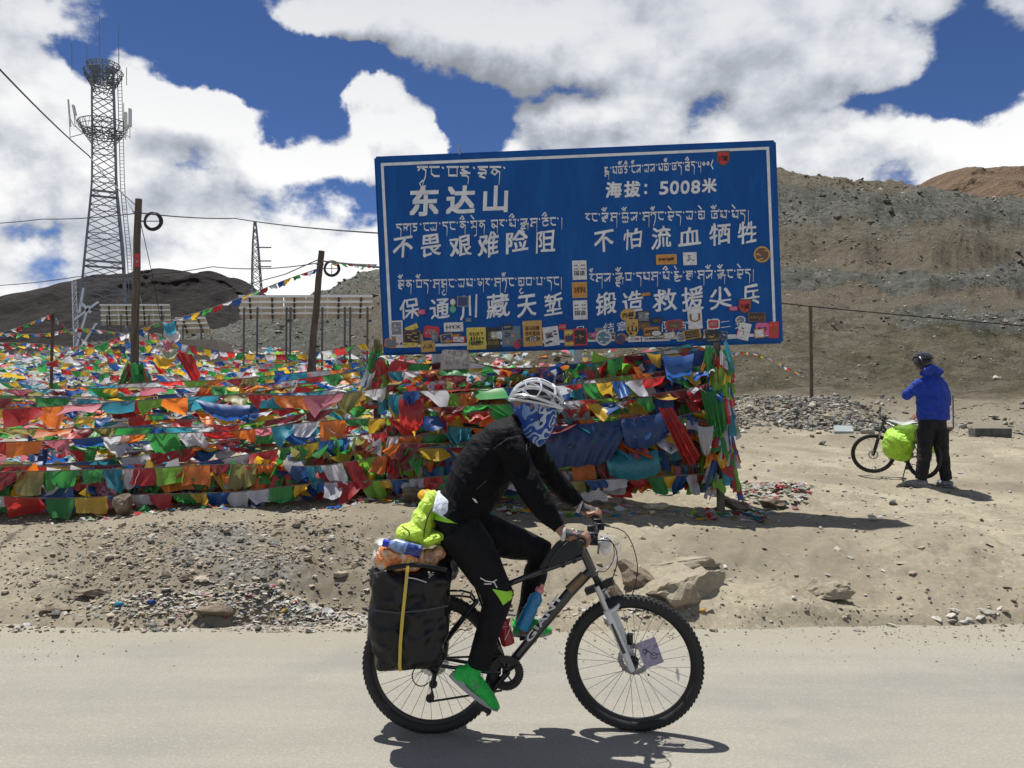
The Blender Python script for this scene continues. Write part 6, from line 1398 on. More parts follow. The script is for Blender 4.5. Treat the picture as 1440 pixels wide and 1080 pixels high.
# clear bag with orange bread
M_bread = bpy.data.materials.new('bread_bag'); M_bread.use_nodes = True; t = NT(M_bread.node_tree); b = M_bread.node_tree.nodes['Principled BSDF']; P = t.pos()
n = t.noise(P, 13, 3, .5, .8); t.l(t.ramp(n, [(.38, (.60, .55, .52)), (.45, (.72, .30, .04)), (.52, (.66, .14, .015)), (.60, (.78, .45, .20)), (.68, (.60, .56, .55))]), b.inputs['Base Color']); b.inputs['Roughness'].default_value = .22; b.inputs['Coat Weight'].default_value = .5
t.l(t.bump(t.noise(P, 30, 4, .6, 1.5), .9, .02), b.inputs['Normal'])
blob('bread_bag', [(552, 787, -.14, .085, .08, .068, 5), (578, 786, -.16, .07, .07, .068, -10), (546, 778, -.14, .055, .07, .05, 0)], .006, M_bread, 'shiny plastic bag of orange wrapped bread strapped on the luggage', 'food bag', .010, 20, 15)
M_clear = mat('crinkled_plastic', (.50, .48, .45), .2, spec=.8, vary=.3, vscale=25, bump=1.0, bscale=40)
blob('plastic_bag', [(604, 785, -.13, .05, .06, .045, 15), (617, 778, -.12, .035, .05, .04, 0)], .006, mat('amber_plastic', (.48, .26, .14), .18, spec=.8, vary=.5, vscale=22, bump=1.0, bscale=35), 'crinkled shiny amber plastic bag beside the bread bag', 'plastic bag', .010, 24, 21)
blob('plastic_bag', [(542, 768, -.08, .055, .08, .035, 20), (530, 785, -.08, .02, .06, .05, 0)], .006, M_clear, 'pale crinkled plastic bag behind the bread bag', 'plastic bag', .008, 24, 25)
bo = empty('lying_bottle', W(541, 768, -.19)); tag(bo, 'plastic drink bottle with blue cap lying on top of the bread bag', 'bottle')
mb = MB(); mb.tube([W(548, 765, -.2), W(556, 766, -.2), W(590, 776, -.2)], [.016, .032, .032], 14); wbuild(mb, 'body', mat('bottle_blue_label', (.16, .24, .42), .25, vary=.6, vscale=35), bo)
mb = MB(); mb.tube([W(538.5, 763, -.2), W(547, 765, -.2)], .019, 12); wbuild(mb, 'cap', mat('cap_blue', (.01, .03, .45), .35), bo)
mb = MB(); mb.tube([W(572, 771, -.2), W(592, 777, -.2)], .033, 14); wbuild(mb, 'wrapper', mat('label_navy', (.02, .04, .20), .3, vary=.8, vscale=50), bo)
blob('hanging_plastic', [(636, 800, -.06, .03, .05, .055, 0), (642, 785, -.05, .025, .04, .04, 0)], .006, mat('grey_plastic', (.10, .10, .105), .3, spec=.7, vary=.5, vscale=20, bump=.9, bscale=35), 'grey crumpled plastic bag hanging behind the saddle', 'plastic bag', .008, 20, 31)
# bottles in the cages
def bottle(a, b_, r_, m, mcap, label):
    a = Vector(a); b_ = Vector(b_); d = (b_ - a); root = empty('water_bottle', a); tag(root, label, 'bottle'); mb = MB(); ax = d.normalized(); Ln = d.length
    mb.lathe([(0, 0), (r_ * .9, 0), (r_, .008), (r_, Ln * .55), (r_ * .88, Ln * .6), (r_ * .88, Ln * .66), (r_, Ln * .72), (r_ * .95, Ln * .85), (r_ * .5, Ln * .95), (r_ * .5, Ln)], a, ax, 20); wbuild(mb, 'body', m, root)
    mb = MB(); mb.lathe([(r_ * .62, 0), (r_ * .6, .018), (r_ * .25, .024), (r_ * .25, .04), (0, .042)], b_, ax, 16); wbuild(mb, 'cap', mcap, root); return root
bt = bottle(W(733, 884, -.01), W(758, 832, -.01), .036, mat('bottle_blue', (.01, .17, .36), .3, vary=.15, vscale=20), mat('bottle_pink', (.6, .2, .22), .4), 'blue water bottle in the cage on the down tube')
bt2 = bottle(W(715, 906, -.012), W(704, 868, -.012), .034, mat('bottle_red', (.30, .012, .02), .35), M_rubber, 'dark red bottle in the lower cage near the seat tube')
mb = MB(); mb.tube([W(704, 882, -.05), W(719, 880, -.05), W(710, 900, -.049)], .0025, 5, close=False); wbuild(mb, 'print', M_decal, bt2)
# top tube bag
M_bag = mat('frame_bag_fabric', (.022, .024, .028), .75, vary=.25, vscale=20, bump=.5, bscale=150)
mb = MB(); ring = [(757, 800), (770, 778), (783, 762), (800, 751), (818, 752), (823, 768), (816, 780), (790, 793)]
for s_ in (-1, 1): mb.v += [tuple(W(x, y, s_ * .028)) for x, y in ring]
n = len(ring); mb.f = [tuple(range(n)), tuple(range(n, 2 * n))[::-1]] + [(i, n + i, n + (i + 1) % n, (i + 1) % n) for i in range(n)]; mb.m = [0] * len(mb.f)
tb = empty('frame_bag', W(790, 780)); tag(tb, 'black wedge shaped bag strapped on the top tube behind the handlebar', 'bag')
o = remeshed(mb, 'bag_body', .005, M_bag, tuple(W(790, 780)), 5, .002, 30); o.parent = tb; o.location = (0, 0, 0)
mb = MB(); mb.tube([W(772, 800, -.033), W(776, 786, -.034), W(786, 772, -.034), W(798, 762, -.033)], [(.0015, .007)] * 4, 6); wbuild(mb, 'piping', mat('piping_grey', (.09, .10, .11), .6), tb)
for x, y in ((764, 800), (790, 791), (806, 785)): mb = MB(); mb.lathe([(.026, -.011), (.0275, 0), (.026, .011)], W(x, y), (L(822, 779) - L(673, 836)).normalized(), 14); wbuild(mb, 'strap', M_rubber, tb)
# card in the spokes
cd = empty('spoke_card', W(914, 918, -.045)); tag(cd, 'small lilac card with a bicycle sketch stuck between the front spokes', 'card')
def C2(x, y, o_=0):  # card frame in pixels, tilted
    a = R(-20); return W(914 + x * math.cos(a) - y * math.sin(a) * -1 * -1, 918 + x * math.sin(a) + y * math.cos(a), -.045 - o_)
mb = MB(); q = [(-14, -19), (14, -19), (14, 19), (-14, 19)]; mb.add([C2(x, y) for x, y in q] + [C2(x, y, -.002) for x, y in q], [(0, 3, 2, 1), (4, 5, 6, 7), (0, 1, 5, 4), (1, 2, 6, 5), (2, 3, 7, 6), (3, 0, 4, 7)]); cdp = wbuild(mb, 'card', mat('card_lilac', (.30, .27, .38), .6, vary=.2, vscale=50), cd, smooth=False)
mb = MB(); mb.tube([C2(4 + 4.5 * math.cos(a), 6 + 4.5 * math.sin(a), .002) for a in np.linspace(0, 6.283, 18, endpoint=False)], .0011, 4, close=True); mb.tube([C2(-6 + 3 * math.cos(a), -4 + 3 * math.sin(a), .002) for a in np.linspace(0, 6.283, 14, endpoint=False)], .0016, 4, close=True); mb.tube([C2(-4, -6, .002), C2(0, 0, .002), C2(4, 6, .002)], .0013, 4); mb.tube([C2(-8, 2, .002), C2(-1, -9, .002)], .001, 4)
wbuild(mb, 'sketch', mat('card_ink', (.03, .03, .06), .7), cd)
mb = MB(); mb.ball(W(953, 948, -.02), (.008, .004, .036), 8, 6, rot=Matrix.Rotation(R(-8), 3, 'Y')); o = mb.build('spoke_reflector', M_plast_white, None, org=tuple(W(953, 948, -.02))); tag(o, 'pale oval reflector clipped on the rear spokes of the front wheel', 'reflector')
mb = MB(); mb.ball(W(912, 949, -.03), .006, 8, 6); o = mb.build('spoke_bead', M_rubber, None, org=tuple(W(912, 949, -.03))); tag(o, 'tiny dark bead on a spoke below the front hub', 'bead')
# ================================================================ people
from mathutils.bvhtree import BVHTree
def fabric(name, col, rough=.85, sc=16, b_=.9, d=.03, sheen=.1, spec=.3):
    m = bpy.data.materials.new(name); m.use_nodes = True; t = NT(m.node_tree); b = m.node_tree.nodes['Principled BSDF']; P = t.pos()
    n = t.noise(P, sc, 4, .55, 1.2); w = t.noise(P, 240, 2, .5)
    s = t.n('ShaderNodeVectorMath', operation='SCALE'); s.inputs[0].default_value = col; t.l(n.step(.3, .7, .8, 1.25), s.inputs['Scale']); t.l(s.outputs[0], b.inputs['Base Color'])
    b.inputs['Roughness'].default_value = rough; b.inputs['Sheen Weight'].default_value = sheen; b.inputs['Specular IOR Level'].default_value = spec
    t.l(t.bump(n + w * .05, b_, d), b.inputs['Normal']); return m
M_skin = mat('tanned_skin', (.26, .13, .085), .55, vary=.12, vscale=30); M_jack = fabric('jacket_black', (.0034, .0038, .0052), .7, 5, .7, .05, .0, .12); M_trs = fabric('trousers_black', (.0055, .006, .0075), .75, 7, .7, .04, .02, .2)
M_lime = mat('lime_patch', (.28, .62, .03), .6); M_shirt = fabric('white_shirt', (.62, .66, .74), .8, 20, .5)
def hand(mb, wrist, gc, gdir, rg=.018, back=Vector((-1, 0, .25)), fr=.0088):
    """closed hand: palm behind the grip, four fingers over it, thumb round the near side. gdir points to the bar end"""
    gdir = gdir.normalized(); up = Vector((0, 0, 1)); up = (up - gdir * up.dot(gdir)).normalized(); fw = gdir.cross(up); fw = fw if fw.x > 0 else -fw
    R_ = rg + fr * .9
    def on(s, a, rr=R_): return gc + gdir * s + (fw * math.cos(R(a)) + up * math.sin(R(a))) * rr
    for j, (s, ln) in enumerate(((-.033, 1.0), (-.011, 1.08), (.011, 1.0), (.031, .85))):
        kn = on(s, 118, R_ + .010)
        base = wrist.lerp(kn, .35)
        mb.tube([base, wrist.lerp(kn, .7) + up * .004, kn], [.015, .014, .0115], 8)
        mb.tube([kn, on(s, 75, R_ + .006), on(s, 35, R_ + .002), on(s, 0), on(s, -45 * ln), on(s, -85 * ln)], [.0108, .0098, .0095, .0090, .0086, .0075], 8)
    pm = wrist.lerp(on(0, 140, R_ + .005), .62); ax = (on(0, 120) - wrist).normalized(); mb.ball(pm, (.040, .017, .040), 12, 8, rot=Matrix((fw, up, gdir)).transposed() @ Matrix.Rotation(0, 3, 'X'))
    mb.tube([wrist, pm], [(.026, .019), (.030, .017)], 10)
    tb_ = wrist.lerp(on(-.04, 150), .55); mb.tube([tb_, on(-.050, 150, R_ + .012), on(-.052, 100, R_ + .004), on(-.045, 40, R_ + .002)], [.015, .0125, .0105, .0085], 8)
def head_geo(mb, c, fwd, s=1.0, open_face=True):
    """head with brow, nose, jaw, ears; fwd = facing direction"""
    fwd = fwd.normalized(); side = Vector((0, 0, 1)).cross(fwd).normalized(); up = fwd.cross(side); Mx = Matrix((fwd, side, up)).transposed()
    def q(x, y, z): return c + (fwd * x + side * y + up * z) * s
    mb.ball(q(-.008, 0, .025), (.098 * s, .076 * s, .092 * s), 20, 14, rot=Mx); mb.ball(q(.022, 0, -.045), (.066 * s, .058 * s, .070 * s), 16, 12, rot=Mx)
    mb.tube([q(.085, 0, .012), q(.100, 0, -.012), q(.108, 0, -.028), q(.092, 0, -.040)], [.010 * s, .011 * s, .014 * s, .010 * s], 8)
    mb.tube([q(.076, -.032, .018), q(.088, 0, .022), q(.076, .032, .018)], .010 * s, 8)
    mb.tube([q(.078, -.018, -.066), q(.086, 0, -.066), q(.078, .018, -.066)], .0085 * s, 8); mb.ball(q(.070, 0, -.098), (.022 * s, .026 * s, .018 * s), 10, 8, rot=Mx)
    for k in (-1, 1): mb.ball(q(-.010, k * .078, -.012), (.018 * s, .010 * s, .030 * s), 10, 8, rot=Mx)
    return q
# ---------------- rider
rider = empty('person', W(645, 1010)); tag(rider, 'cyclist in black jacket, white helmet and blue face scarf riding past the flags', 'person')
rider.location.z = 0
def put(o, par):
    o.location = Vector(o.location) - Vector(par.location); o.parent = par; return o
SHn, ELn, WRn = W(713, 622, -.185), W(749, 692, -.245), W(783, 747, -.27); SHf, ELf, WRf = W(742, 622, .17), W(783, 678, .23), W(815, 720, .255)
HPn, KNn, ANn = W(652, 748, -.09), W(702, 838, -.115), W(673, 931, -.125); HPf, KNf, ANf = W(657, 742, .09), W(760, 775, .10), W(738, 873, .125)
_ax0 = H_TOP + H_AX * .02 + Vector((.075, 0, .025)); off = Vector((BX, RY, 0))
def barp(y): f = (abs(y) - .2) / .13; return rot_about(_ax0 + Vector((-.018 - .007 * f, y, .048 + .007 * f)), H_BOT, H_AX, R(-13)) + off
GN, GF = barp(-.275), barp(.275); gdn = (barp(-.34) - barp(-.2)); gdf = (barp(.34) - barp(.2))
WRn = GN + Vector((-.088, .0, .035)); WRf = GF + Vector((-.082, .0, .050))
HC = W(750, 571, 0); FW = Vector((1, -.06, -.13))
body = MB()
q_ = head_geo(body, HC, FW)
body.tube([W(728, 604), W(738, 590), W(746, 580)], [.062, .056, .056], 12)
body.tube([W(645, 742), W(658, 708), W(680, 672), W(700, 640), W(716, 615), W(728, 603)], [(.10, .15), (.095, .13), (.11, .14), (.115, .155), (.09, .15), (.05, .08)], 16)
for a, e, w in ((SHn, ELn, WRn), (SHf, ELf, WRf)): body.tube([a, a.lerp(e, .5), e, e.lerp(w, .35), w], [.05, .045, .038, .036, .025], 10)
for h, k, a in ((HPn, KNn, ANn), (HPf, KNf, ANf)): body.tube([h, h.lerp(k, .5), k, k.lerp(a, .35), a], [.085, .075, .055, .05, .036], 12)
body.tube([ANn, W(662, 955, -.125), W(690, 980, -.125)], [.036, .034, .028], 8); body.tube([ANf, W(733, 885, .125), W(762, 886, .125)], [.036, .032, .026], 8)
hand(body, WRn, GN, gdn); hand(body, WRf, GF, gdf)
bd = remeshed(body, 'body', .0038, M_skin, tuple(rider.location), 1); put(bd, rider)
# eyes
for k in (-1, 1):
    mb = MB(); mb.ball(q_(.082, k * .031, .002), .011, 10, 8); e_ = wbuild(mb, 'eye', mat('eye_white', (.6, .58, .55), .2), rider)
    mb = MB(); mb.ball(q_(.0905, k * .031, .002), .0045, 8, 6); o = mb.build('pupil', mat('pupil', (.01, .007, .005), .1), None, org=tuple(q_(.0905, k * .031, .002))); o.parent = e_; o.location = q_(.0905, k * .031, .002) - Vector(rider.location) - Vector(e_.location)
# jacket
jk = MB()
jk.tube([W(640, 728), W(648, 715), W(661, 692), W(679, 664), W(697, 638), W(714, 616), W(724, 605), W(731, 597)], [(.120, .165), (.128, .165), (.140, .165), (.148, .18), (.144, .19), (.118, .185), (.090, .13), (.066, .072)], 24)
jk.tube([W(727, 603), W(736, 592), W(739, 589)], [.068, .064, .064], 16)
jk.tube([SHn, SHn.lerp(ELn, .5), ELn, ELn.lerp(WRn, .45), WRn.lerp(ELn, .12)], [.078, .068, .061, .053, .040], 14); jk.tube([SHf, SHf.lerp(ELf, .5), ELf, ELf.lerp(WRf, .45), WRf.lerp(ELf, .12)], [.075, .066, .058, .050, .040], 14)
jk.ball(W(713, 618, -.14), (.085, .075, .08), 12, 8); jk.ball(W(735, 618, .13), (.085, .075, .08), 12, 8)
jk_o = put(remeshed(jk, 'jacket', .0065, M_jack, tuple(rider.location), 3, .014, 7, 42), rider)
# trousers
tr = MB()
tr.tube([W(634, 745), W(646, 728), W(655, 714)], [(.122, .16), (.122, .16), (.11, .15)], 20); tr.ball(W(634, 750), (.085, .15, .075), 16, 10)
tr.tube([W(645, 745, -.08), HPn.lerp(KNn, .3), HPn.lerp(KNn, .65), KNn, KNn.lerp(ANn, .3), KNn.lerp(ANn, .7), ANn + Vector((-.004, 0, -.026))], [.112, .108, .092, .075, .066, .058, .056], 18)
tr.tube([W(652, 740, .08), HPf.lerp(KNf, .3), HPf.lerp(KNf, .65), KNf, KNf.lerp(ANf, .3), KNf.lerp(ANf, .7), ANf], [.11, .104, .090, .073, .063, .052, .048], 18)
tr_o = put(remeshed(tr, 'trousers', .007, M_trs, tuple(rider.location), 4, .004, 12, 52), rider)
mb = MB(); mb.tube([W(630, 724), W(634, 714), W(640, 704)], [(.112, .15), (.112, .15), (.10, .14)], 20); put(remeshed(mb, 'shirt_hem', .007, M_shirt, tuple(rider.location), 3, .004, 12, 61), rider)
bpy.context.view_layer.update()
def bvh_of(o):
    me = o.data; M_ = wmat(o); return BVHTree.FromPolygons([M_ @ v_.co for v_ in me.vertices], [tuple(p.vertices) for p in me.polygons])
def patch(bvh, poly, name, m, parent, lift=.0025, n=10):
    """lay a small shape on a garment where (px, py) of its outline falls"""
    def hit(x, y):
        d = ray(x, y).normalized(); h = bvh.ray_cast(EYE, d)
        return None if h[0] is None else h[0] + (h[1] if h[1].dot(d) < 0 else -h[1]) * lift
    c = (sum(p[0] for p in poly) / len(poly), sum(p[1] for p in poly) / len(poly)); vs = []; fs = []; K = 5; out = []
    N = len(poly)
    for i in range(N):
        for j in range(4): f = j / 4; out.append((poly[i][0] * (1 - f) + poly[(i + 1) % N][0] * f, poly[i][1] * (1 - f) + poly[(i + 1) % N][1] * f))
    ok = True
    for r_ in range(1, K + 1):
        for x, y in out:
            h = hit(c[0] + (x - c[0]) * r_ / K, c[1] + (y - c[1]) * r_ / K); ok &= h is not None; vs.append(h)
    hc = hit(*c)
    if not ok or hc is None:
        vs2 = [v_ for v_ in vs if v_ is not None]
        if hc is None or len(vs2) < len(vs) * .5: return None
        last = hc; vs = [v_ if v_ is not None else hc for v_ in vs]
    n_ = len(out); vs.append(hc); mb = MB(); ff = [(n_ * K, i, (i + 1) % n_) for i in range(n_)] + [(r_ * n_ + i, (r_ + 1) * n_ + i, (r_ + 1) * n_ + (i + 1) % n_, r_ * n_ + (i + 1) % n_) for r_ in range(K - 1) for i in range(n_)]
    mb.add(vs, ff); o = mb.build(name, m, None, org=tuple(hc)); o.parent = parent; pl = Vector(); p_ = parent
    while p_: pl += Vector(p_.location); p_ = p_.parent
    o.location = hc - pl; return o
bt_ = bvh_of(tr_o); bj_ = bvh_of(jk_o)
patch(bt_, [(692, 828), (712, 832), (727, 829), (719, 842), (707, 851), (702, 841)], 'knee_patch', M_lime, tr_o)
patch(bt_, [(610, 719), (625, 722), (643, 736), (628, 735), (611, 731)], 'hip_patch', M_lime, tr_o)
patch(bt_, [(764, 756), (774, 754), (775, 761)], 'knee_patch', M_lime, tr_o)
for a in ((680, 815, 5, 1.5, 30), (686, 821, 5, 1.6, 0), (690, 818, 6, 1.6, 10), (697, 823, 4, 1.4, 60), (695, 817, 4, 1.4, -30)):
    x, y, l_, w_, an = a; c_, s_ = math.cos(R(an)), math.sin(R(an)); patch(bt_, [(x + c_ * u - s_ * v_, y + s_ * u + c_ * v_) for u, v_ in ((-l_, -w_ / 2), (l_, -w_ / 2), (l_, w_ / 2), (-l_, w_ / 2))], 'reflective_print', M_decal, tr_o)
patch(bj_, [(664, 700), (669, 702), (672, 707), (668, 706)], 'zip_pull', M_decal, jk_o)
for (x0, y0, x1, y1) in ((741, 620, 739, 634), (746, 618, 744, 630), (670, 688, 683, 676)): patch(bj_, [(x0, y0), (x0 + .8, y0), (x1 + .8, y1), (x1, y1)], 'piping', mat('jacket_piping', (.10, .10, .11), .5), jk_o)
# shoes
M_shoe = fabric('shoe_green_mesh', (.015, .42, .06), .55, 40, .3, .01); M_sole = mat('shoe_sole_grey', (.30, .31, .32), .6); M_shoe_s = mat('shoe_stripe_silver', (.35, .38, .36), .35, .3)
def shoe(heel, toe, dy, ank, name):
    h = W(*heel, dy); t_ = W(*toe, dy); d = (t_ - h); Ln = d.length; d.normalize(); up = Vector((-d.z, 0, d.x)); a = ank
    def q(x, z, y=0): return h + d * (x * Ln) + up * z + Vector((0, y, 0))
    root = empty('shoe', h); put(root, rider) if False else None
    root.parent = rider; root.location = h - Vector(rider.location)
    mb = MB(); mb.tube([q(.0, .035), q(.12, .040), q(.35, .045), q(.60, .036), q(.82, .026), q(1.0, .018)], [(.032, .030), (.047, .038), (.050, .040), (.042, .046), (.031, .047), (.014, .024)], 18)
    mb.tube([q(.18, .04), q(.22, .075), a - Vector((0, 0, .02))], [(.046, .038), (.042, .036), (.038, .034)], 14); org = h
    up_o = remeshed(mb, 'upper', .004, M_shoe, tuple(h), 4, .001, 30); up_o.parent = root; up_o.location = (0, 0, 0)
    mb = MB(); ring = [];
    n = 26
    for zz, k in ((-.006, .94), (.006, 1.03), (.016, 1.0)):
        for i in range(n):
            a_ = 2 * math.pi * i / n; cx_ = .5 + .53 * math.cos(a_); w = .046 * (1 - .28 * (cx_ < .35) * (.35 - cx_) * 2) * k; mb.v.append(tuple(q(cx_, zz + .012 * max(0, cx_ - .75) * 3 + (.012 if cx_ < .3 and zz > .01 else 0), math.sin(a_) * w)))
    for j in range(2):
        for i in range(n): mb.f.append((j * n + i, j * n + (i + 1) % n, (j + 1) * n + (i + 1) % n, (j + 1) * n + i))
    mb.f.append(tuple(range(n))[::-1]); mb.f.append(tuple(2 * n + i for i in range(n))); mb.m = [0] * len(mb.f)
    s = mb.build('sole', M_sole, None, org=tuple(h)); s.parent = root; s.location = (0, 0, 0)
    bv = bvh_of(up_o)
    for (x0, x1) in (((.30, .50), (.42, .25)), ((.38, .52), (.50, .25)), ((.46, .24), (.36, .50)), ((.54, .24), (.30, .42))):
        pass
    mb = MB()
    for (xa, za, xb, zb) in ((.36, .068, .46, .020), (.43, .066, .53, .020), (.50, .058, .34, .022), (.28, .055, .50, .050)):
        pts = []
        for i in range(7):
            f = i / 6; c_ = q(xa + (xb - xa) * f, za + (zb - za) * f); hh = bv.ray_cast(c_ + Vector((0, -.2, 0)), Vector((0, 1, 0))); pts.append((hh[0] if hh[0] else c_) + Vector((0, -.001, 0)))
        mb.tube(pts, [(.0012, .0035)] * 7, 5)
    s = mb.build('stripes', M_shoe_s, None, org=tuple(h)); s.parent = root; s.location = (0, 0, 0)
    mb = MB()
    for j in range(5):
        x = .36 + j * .06; mb.tube([q(x, .058 - j * .002, -.022), q(x + .015, .088 - j * .006, 0), q(x + .03, .058 - j * .002, .022)], .0025, 5)
    mb.tube([q(.36, .09, 0), q(.42, .105, -.02), q(.5, .085, -.035), q(.47, .07, -.045)], .0022, 5)
    s = mb.build('laces', mat('lace_green', (.03, .5, .10), .7), None, org=tuple(h)); s.parent = root; s.location = (0, 0, 0)
shoe((634, 951), (697, 1000), -.14, ANn + Vector((.0, 0, .01)), 'n'); shoe((722, 893), (775, 892), .14, ANf, 'f')
# face scarf
M_scarf = bpy.data.materials.new('scarf_blue_swirl'); M_scarf.use_nodes = True; t = NT(M_scarf.node_tree); b = M_scarf.node_tree.nodes['Principled BSDF']; P = t.pos()
wv = t.n('ShaderNodeTexWave'); wv.wave_type = 'BANDS'; wv.bands_direction = 'Z'; wv.inputs['Scale'].default_value = 9; wv.inputs['Distortion'].default_value = 9; wv.inputs['Detail'].default_value = 1.5; wv.inputs['Detail Scale'].default_value = 1.4; t.l(P, wv.inputs[0])
px_, py_, pz_ = t.xyz(P); wn = t.noise(P, 10, 0, .4, 1.2); 
sw = (wn * 30.0).f('SINE').f('ABSOLUTE')
sg = (wn * 26.0).f('SINE'); lightc = t.mix(px_.step(BX + .06, BX + .20), (.10, .20, .45), (.38, .45, .56)); cc_ = t.mix(sg.step(-.05, .08), (.012, .055, .28), lightc); cc_ = t.mix(sg.f('ABSOLUTE').step(.10, .22, 1, 0), cc_, (.006, .015, .06)); t.l(cc_, b.inputs['Base Color']); b.inputs['Roughness'].default_value = .8; t.l(t.bump(t.noise(P, 30, 3, .5), .4, .02), b.inputs['Normal'])
mb = MB(); rows = [(748, 564, .092, .088), (750, 572, .106, .096), (752, 580, .112, .096), (752, 591, .106, .094), (750, 601, .096, .090), (746, 610, .086, .088), (741, 616, .078, .082)]
mb.tube([W(x, y) for x, y, _, _ in rows], [(a, c_) for _, _, a, c_ in rows], 28); mb.tube([W(764, 582), W(766, 598), W(759, 615)], [.056, .048, .014], 12)
o = put(remeshed(mb, 'face_scarf', .005, M_scarf, tuple(rider.location), 2, .010, 13, 71), rider)
# helmet
hel = empty('helmet', HC); hel.parent = rider; hel.location = HC - Vector(rider.location)
M_hw = mat('helmet_white_shell', (.58, .60, .63), .22, coat=.7); M_hb = mat('helmet_black_foam', (.012, .012, .014), .6); M_hg = mat('helmet_grey', (.16, .17, .18), .3, coat=.5)
hc = W(754, 567, 0); hf = Vector((1, -.06, -.20)).normalized(); hs = Vector((0, 0, 1)).cross(hf).normalized(); hu = hf.cross(hs)
def HP(lon, lat, k=1.0, lift=0):
    """lon: -1 back .. 1 front along the top; lat: -1 near side .. 1 far side"""
    a = lon * R(88); b_ = lat * R(86)
    x = math.sin(a) * .142 * k; c_ = math.cos(a); z = c_ * math.cos(b_) * .130 * k; y = c_ * math.sin(b_) * .106 * k
    y = y * (1 - .15 * max(lon, 0)); return hc + hf * x + hs * y + hu * (z + lift - .002 + (-.012 * lon * lon if lon < 0 else 0))
def hput(mb, name, m, smooth=True):
    o = mb.build(name, m, None, org=tuple(HC), smooth=smooth); o.parent = hel; o.location = (0, 0, 0); return o
mb = MB(); mb.grid(lambda u, v_: HP(-1 + 2 * u, -1.02 + 2.04 * v_, .90), 24, 24); hput(mb, 'foam', M_hb)
def rib(pts, w, name='rib', m=M_hw, th=.0075, k=.985):
    P_ = [HP(a, b_, k) for a, b_ in pts]; fn, _ = curve_fn(P_); mb = MB(); K = 16
    # flat section across the surface
    vs = []
    for i in range(K + 1):
        p = fn(i / K); tn = (fn(min(1, i / K + .02)) - fn(max(0, i / K - .02))).normalized(); nr = (p - hc).normalized(); sd = tn.cross(nr).normalized(); ww = .66 * w * (.45 + .55 * math.sin(math.pi * min(1, max(0, i / K)) ) ** .5)
        vs += [p - sd * ww - nr * th, p - sd * ww * .85, p + nr * th * .6, p + sd * ww * .85, p + sd * ww - nr * th]
    fs = [(i * 5 + k_, i * 5 + k_ + 1, (i + 1) * 5 + k_ + 1, (i + 1) * 5 + k_) for i in range(K) for k_ in range(4)]
    mb.add(vs, fs); hput(mb, name, m)
for lat in (0, .30, -.30, .60, -.60): rib([(-.98, lat * 1.2), (-.6, lat * 1.05), (-.1, lat), (.45, lat * 1.02), (.82, lat * .9)], .0125)
for s in (-1, 1):
    rib([(-.97, s * .86), (-.5, s * .84), (0, s * .90), (.5, s * .94), (.86, s * .9)], .013)
    rib([(-.95, s * 1.0), (-.6, s * 1.02), (-.25, s * .93), (.2, s * .80), (.6, s * .74)], .009, m=M_hg)
    for lo in (-.70, -.38, 0.0, .38, .64): rib([(lo - .08, s * 0.02), (lo, s * .30), (lo + .07, s * .60), (lo - .02, s * .92)], .0065)
    rib([(-.80, s * .3), (-.45, s * .62), (-.1, s * .92)], .007); rib([(-.3, s * .30), (.12, s * .6), (.5, s * .9)], .007)
mb = MB(); mb.tube([HP(a, s_ * 1.03, .97) for s_ in (-1,) for a in np.linspace(-1, .92, 18)], [(.005, .008)] * 18, 6); mb.tube([HP(a, 1.03, .97) for a in np.linspace(-1, .92, 18)], [(.005, .008)] * 18, 6); hput(mb, 'rim', M_hw)
mb = MB()
def vis(u, v_):
    b_ = (u - .5) * 1.9; a = HP(.93 - .12 * abs(b_) , b_ * .8, 1.0); return a + hf * (.082 * v_ * (1 - .5 * b_ * b_)) + hu * (-.018 * v_ + .012 - .02 * abs(b_) * .4)
mb.grid(vis, 12, 4); vv_ = len(mb.v); o = hput(mb, 'visor', M_hg); md = o.modifiers.new('s', 'SOLIDIFY'); md.thickness = .004
mb = MB()
for s in (-1,): mb.tube([HP(.1, s * 1.0, .95), hc + hf * .02 + hs * s * .095 + hu * -.035, hc + hf * .04 + hs * s * .085 + hu * -.09], [(.002, .008)] * 3, 6)
mb.tube([HP(.1, 1.0, .95), hc + hf * .02 + hs * .095 + hu * -.035, hc + hf * .04 + hs * .085 + hu * -.09], [(.002, .008)] * 3, 6); hput(mb, 'strap', M_rubber)
# gloves: backs of the hands
M_glove = mat('glove_grey', (.045, .047, .05), .7, vary=.3, vscale=40); M_glove_w = mat('glove_white', (.50, .50, .48), .7, vary=.2, vscale=60)
def glove(wr, gc, gd, sgn):
    gd = gd.normalized(); up = Vector((0, 0, 1)); up = (up - gd * up.dot(gd)).normalized(); fw = gd.cross(up); fw = fw if fw.x > 0 else -fw
    mb = MB(); r0 = .0385
    def on(s, a, rr): return gc + gd * s + (fw * math.cos(R(a)) + up * math.sin(R(a))) * rr
    mb.tube([wr.lerp(on(0, 140, .03), -.10), wr.lerp(on(0, 125, .035), .3), on(0, 118, .034)], [(.026, .030), (.023, .035), (.0165, .042)], 16)
    mb.tube([on(-.040, 105, .030), on(.040, 105, .030)], .0135, 10)
    o = put(remeshed(mb, 'glove', .0045, M_glove if sgn < 0 else M_glove, tuple(rider.location), 2, .001, 40), rider)
    mb = MB(); c_ = wr.lerp(on(0, 125, .035), -.08); ax = (on(0, 125, .035) - wr).normalized(); mb.lathe([(.033, -.008), (.036, 0), (.033, .008)], c_, ax, 20); w_ = wbuild(mb, 'glove_cuff', M_glove_w, rider)
    mb = MB(); mb.tube([on(-.03, 128, .050), on(0, 122, .058), on(.03, 118, .05)], [(.002, .006)] * 3, 6); wbuild(mb, 'glove_piping', M_glove_w, rider)
glove(WRn, GN, gdn, -1); glove(WRf, GF, gdf, 1)

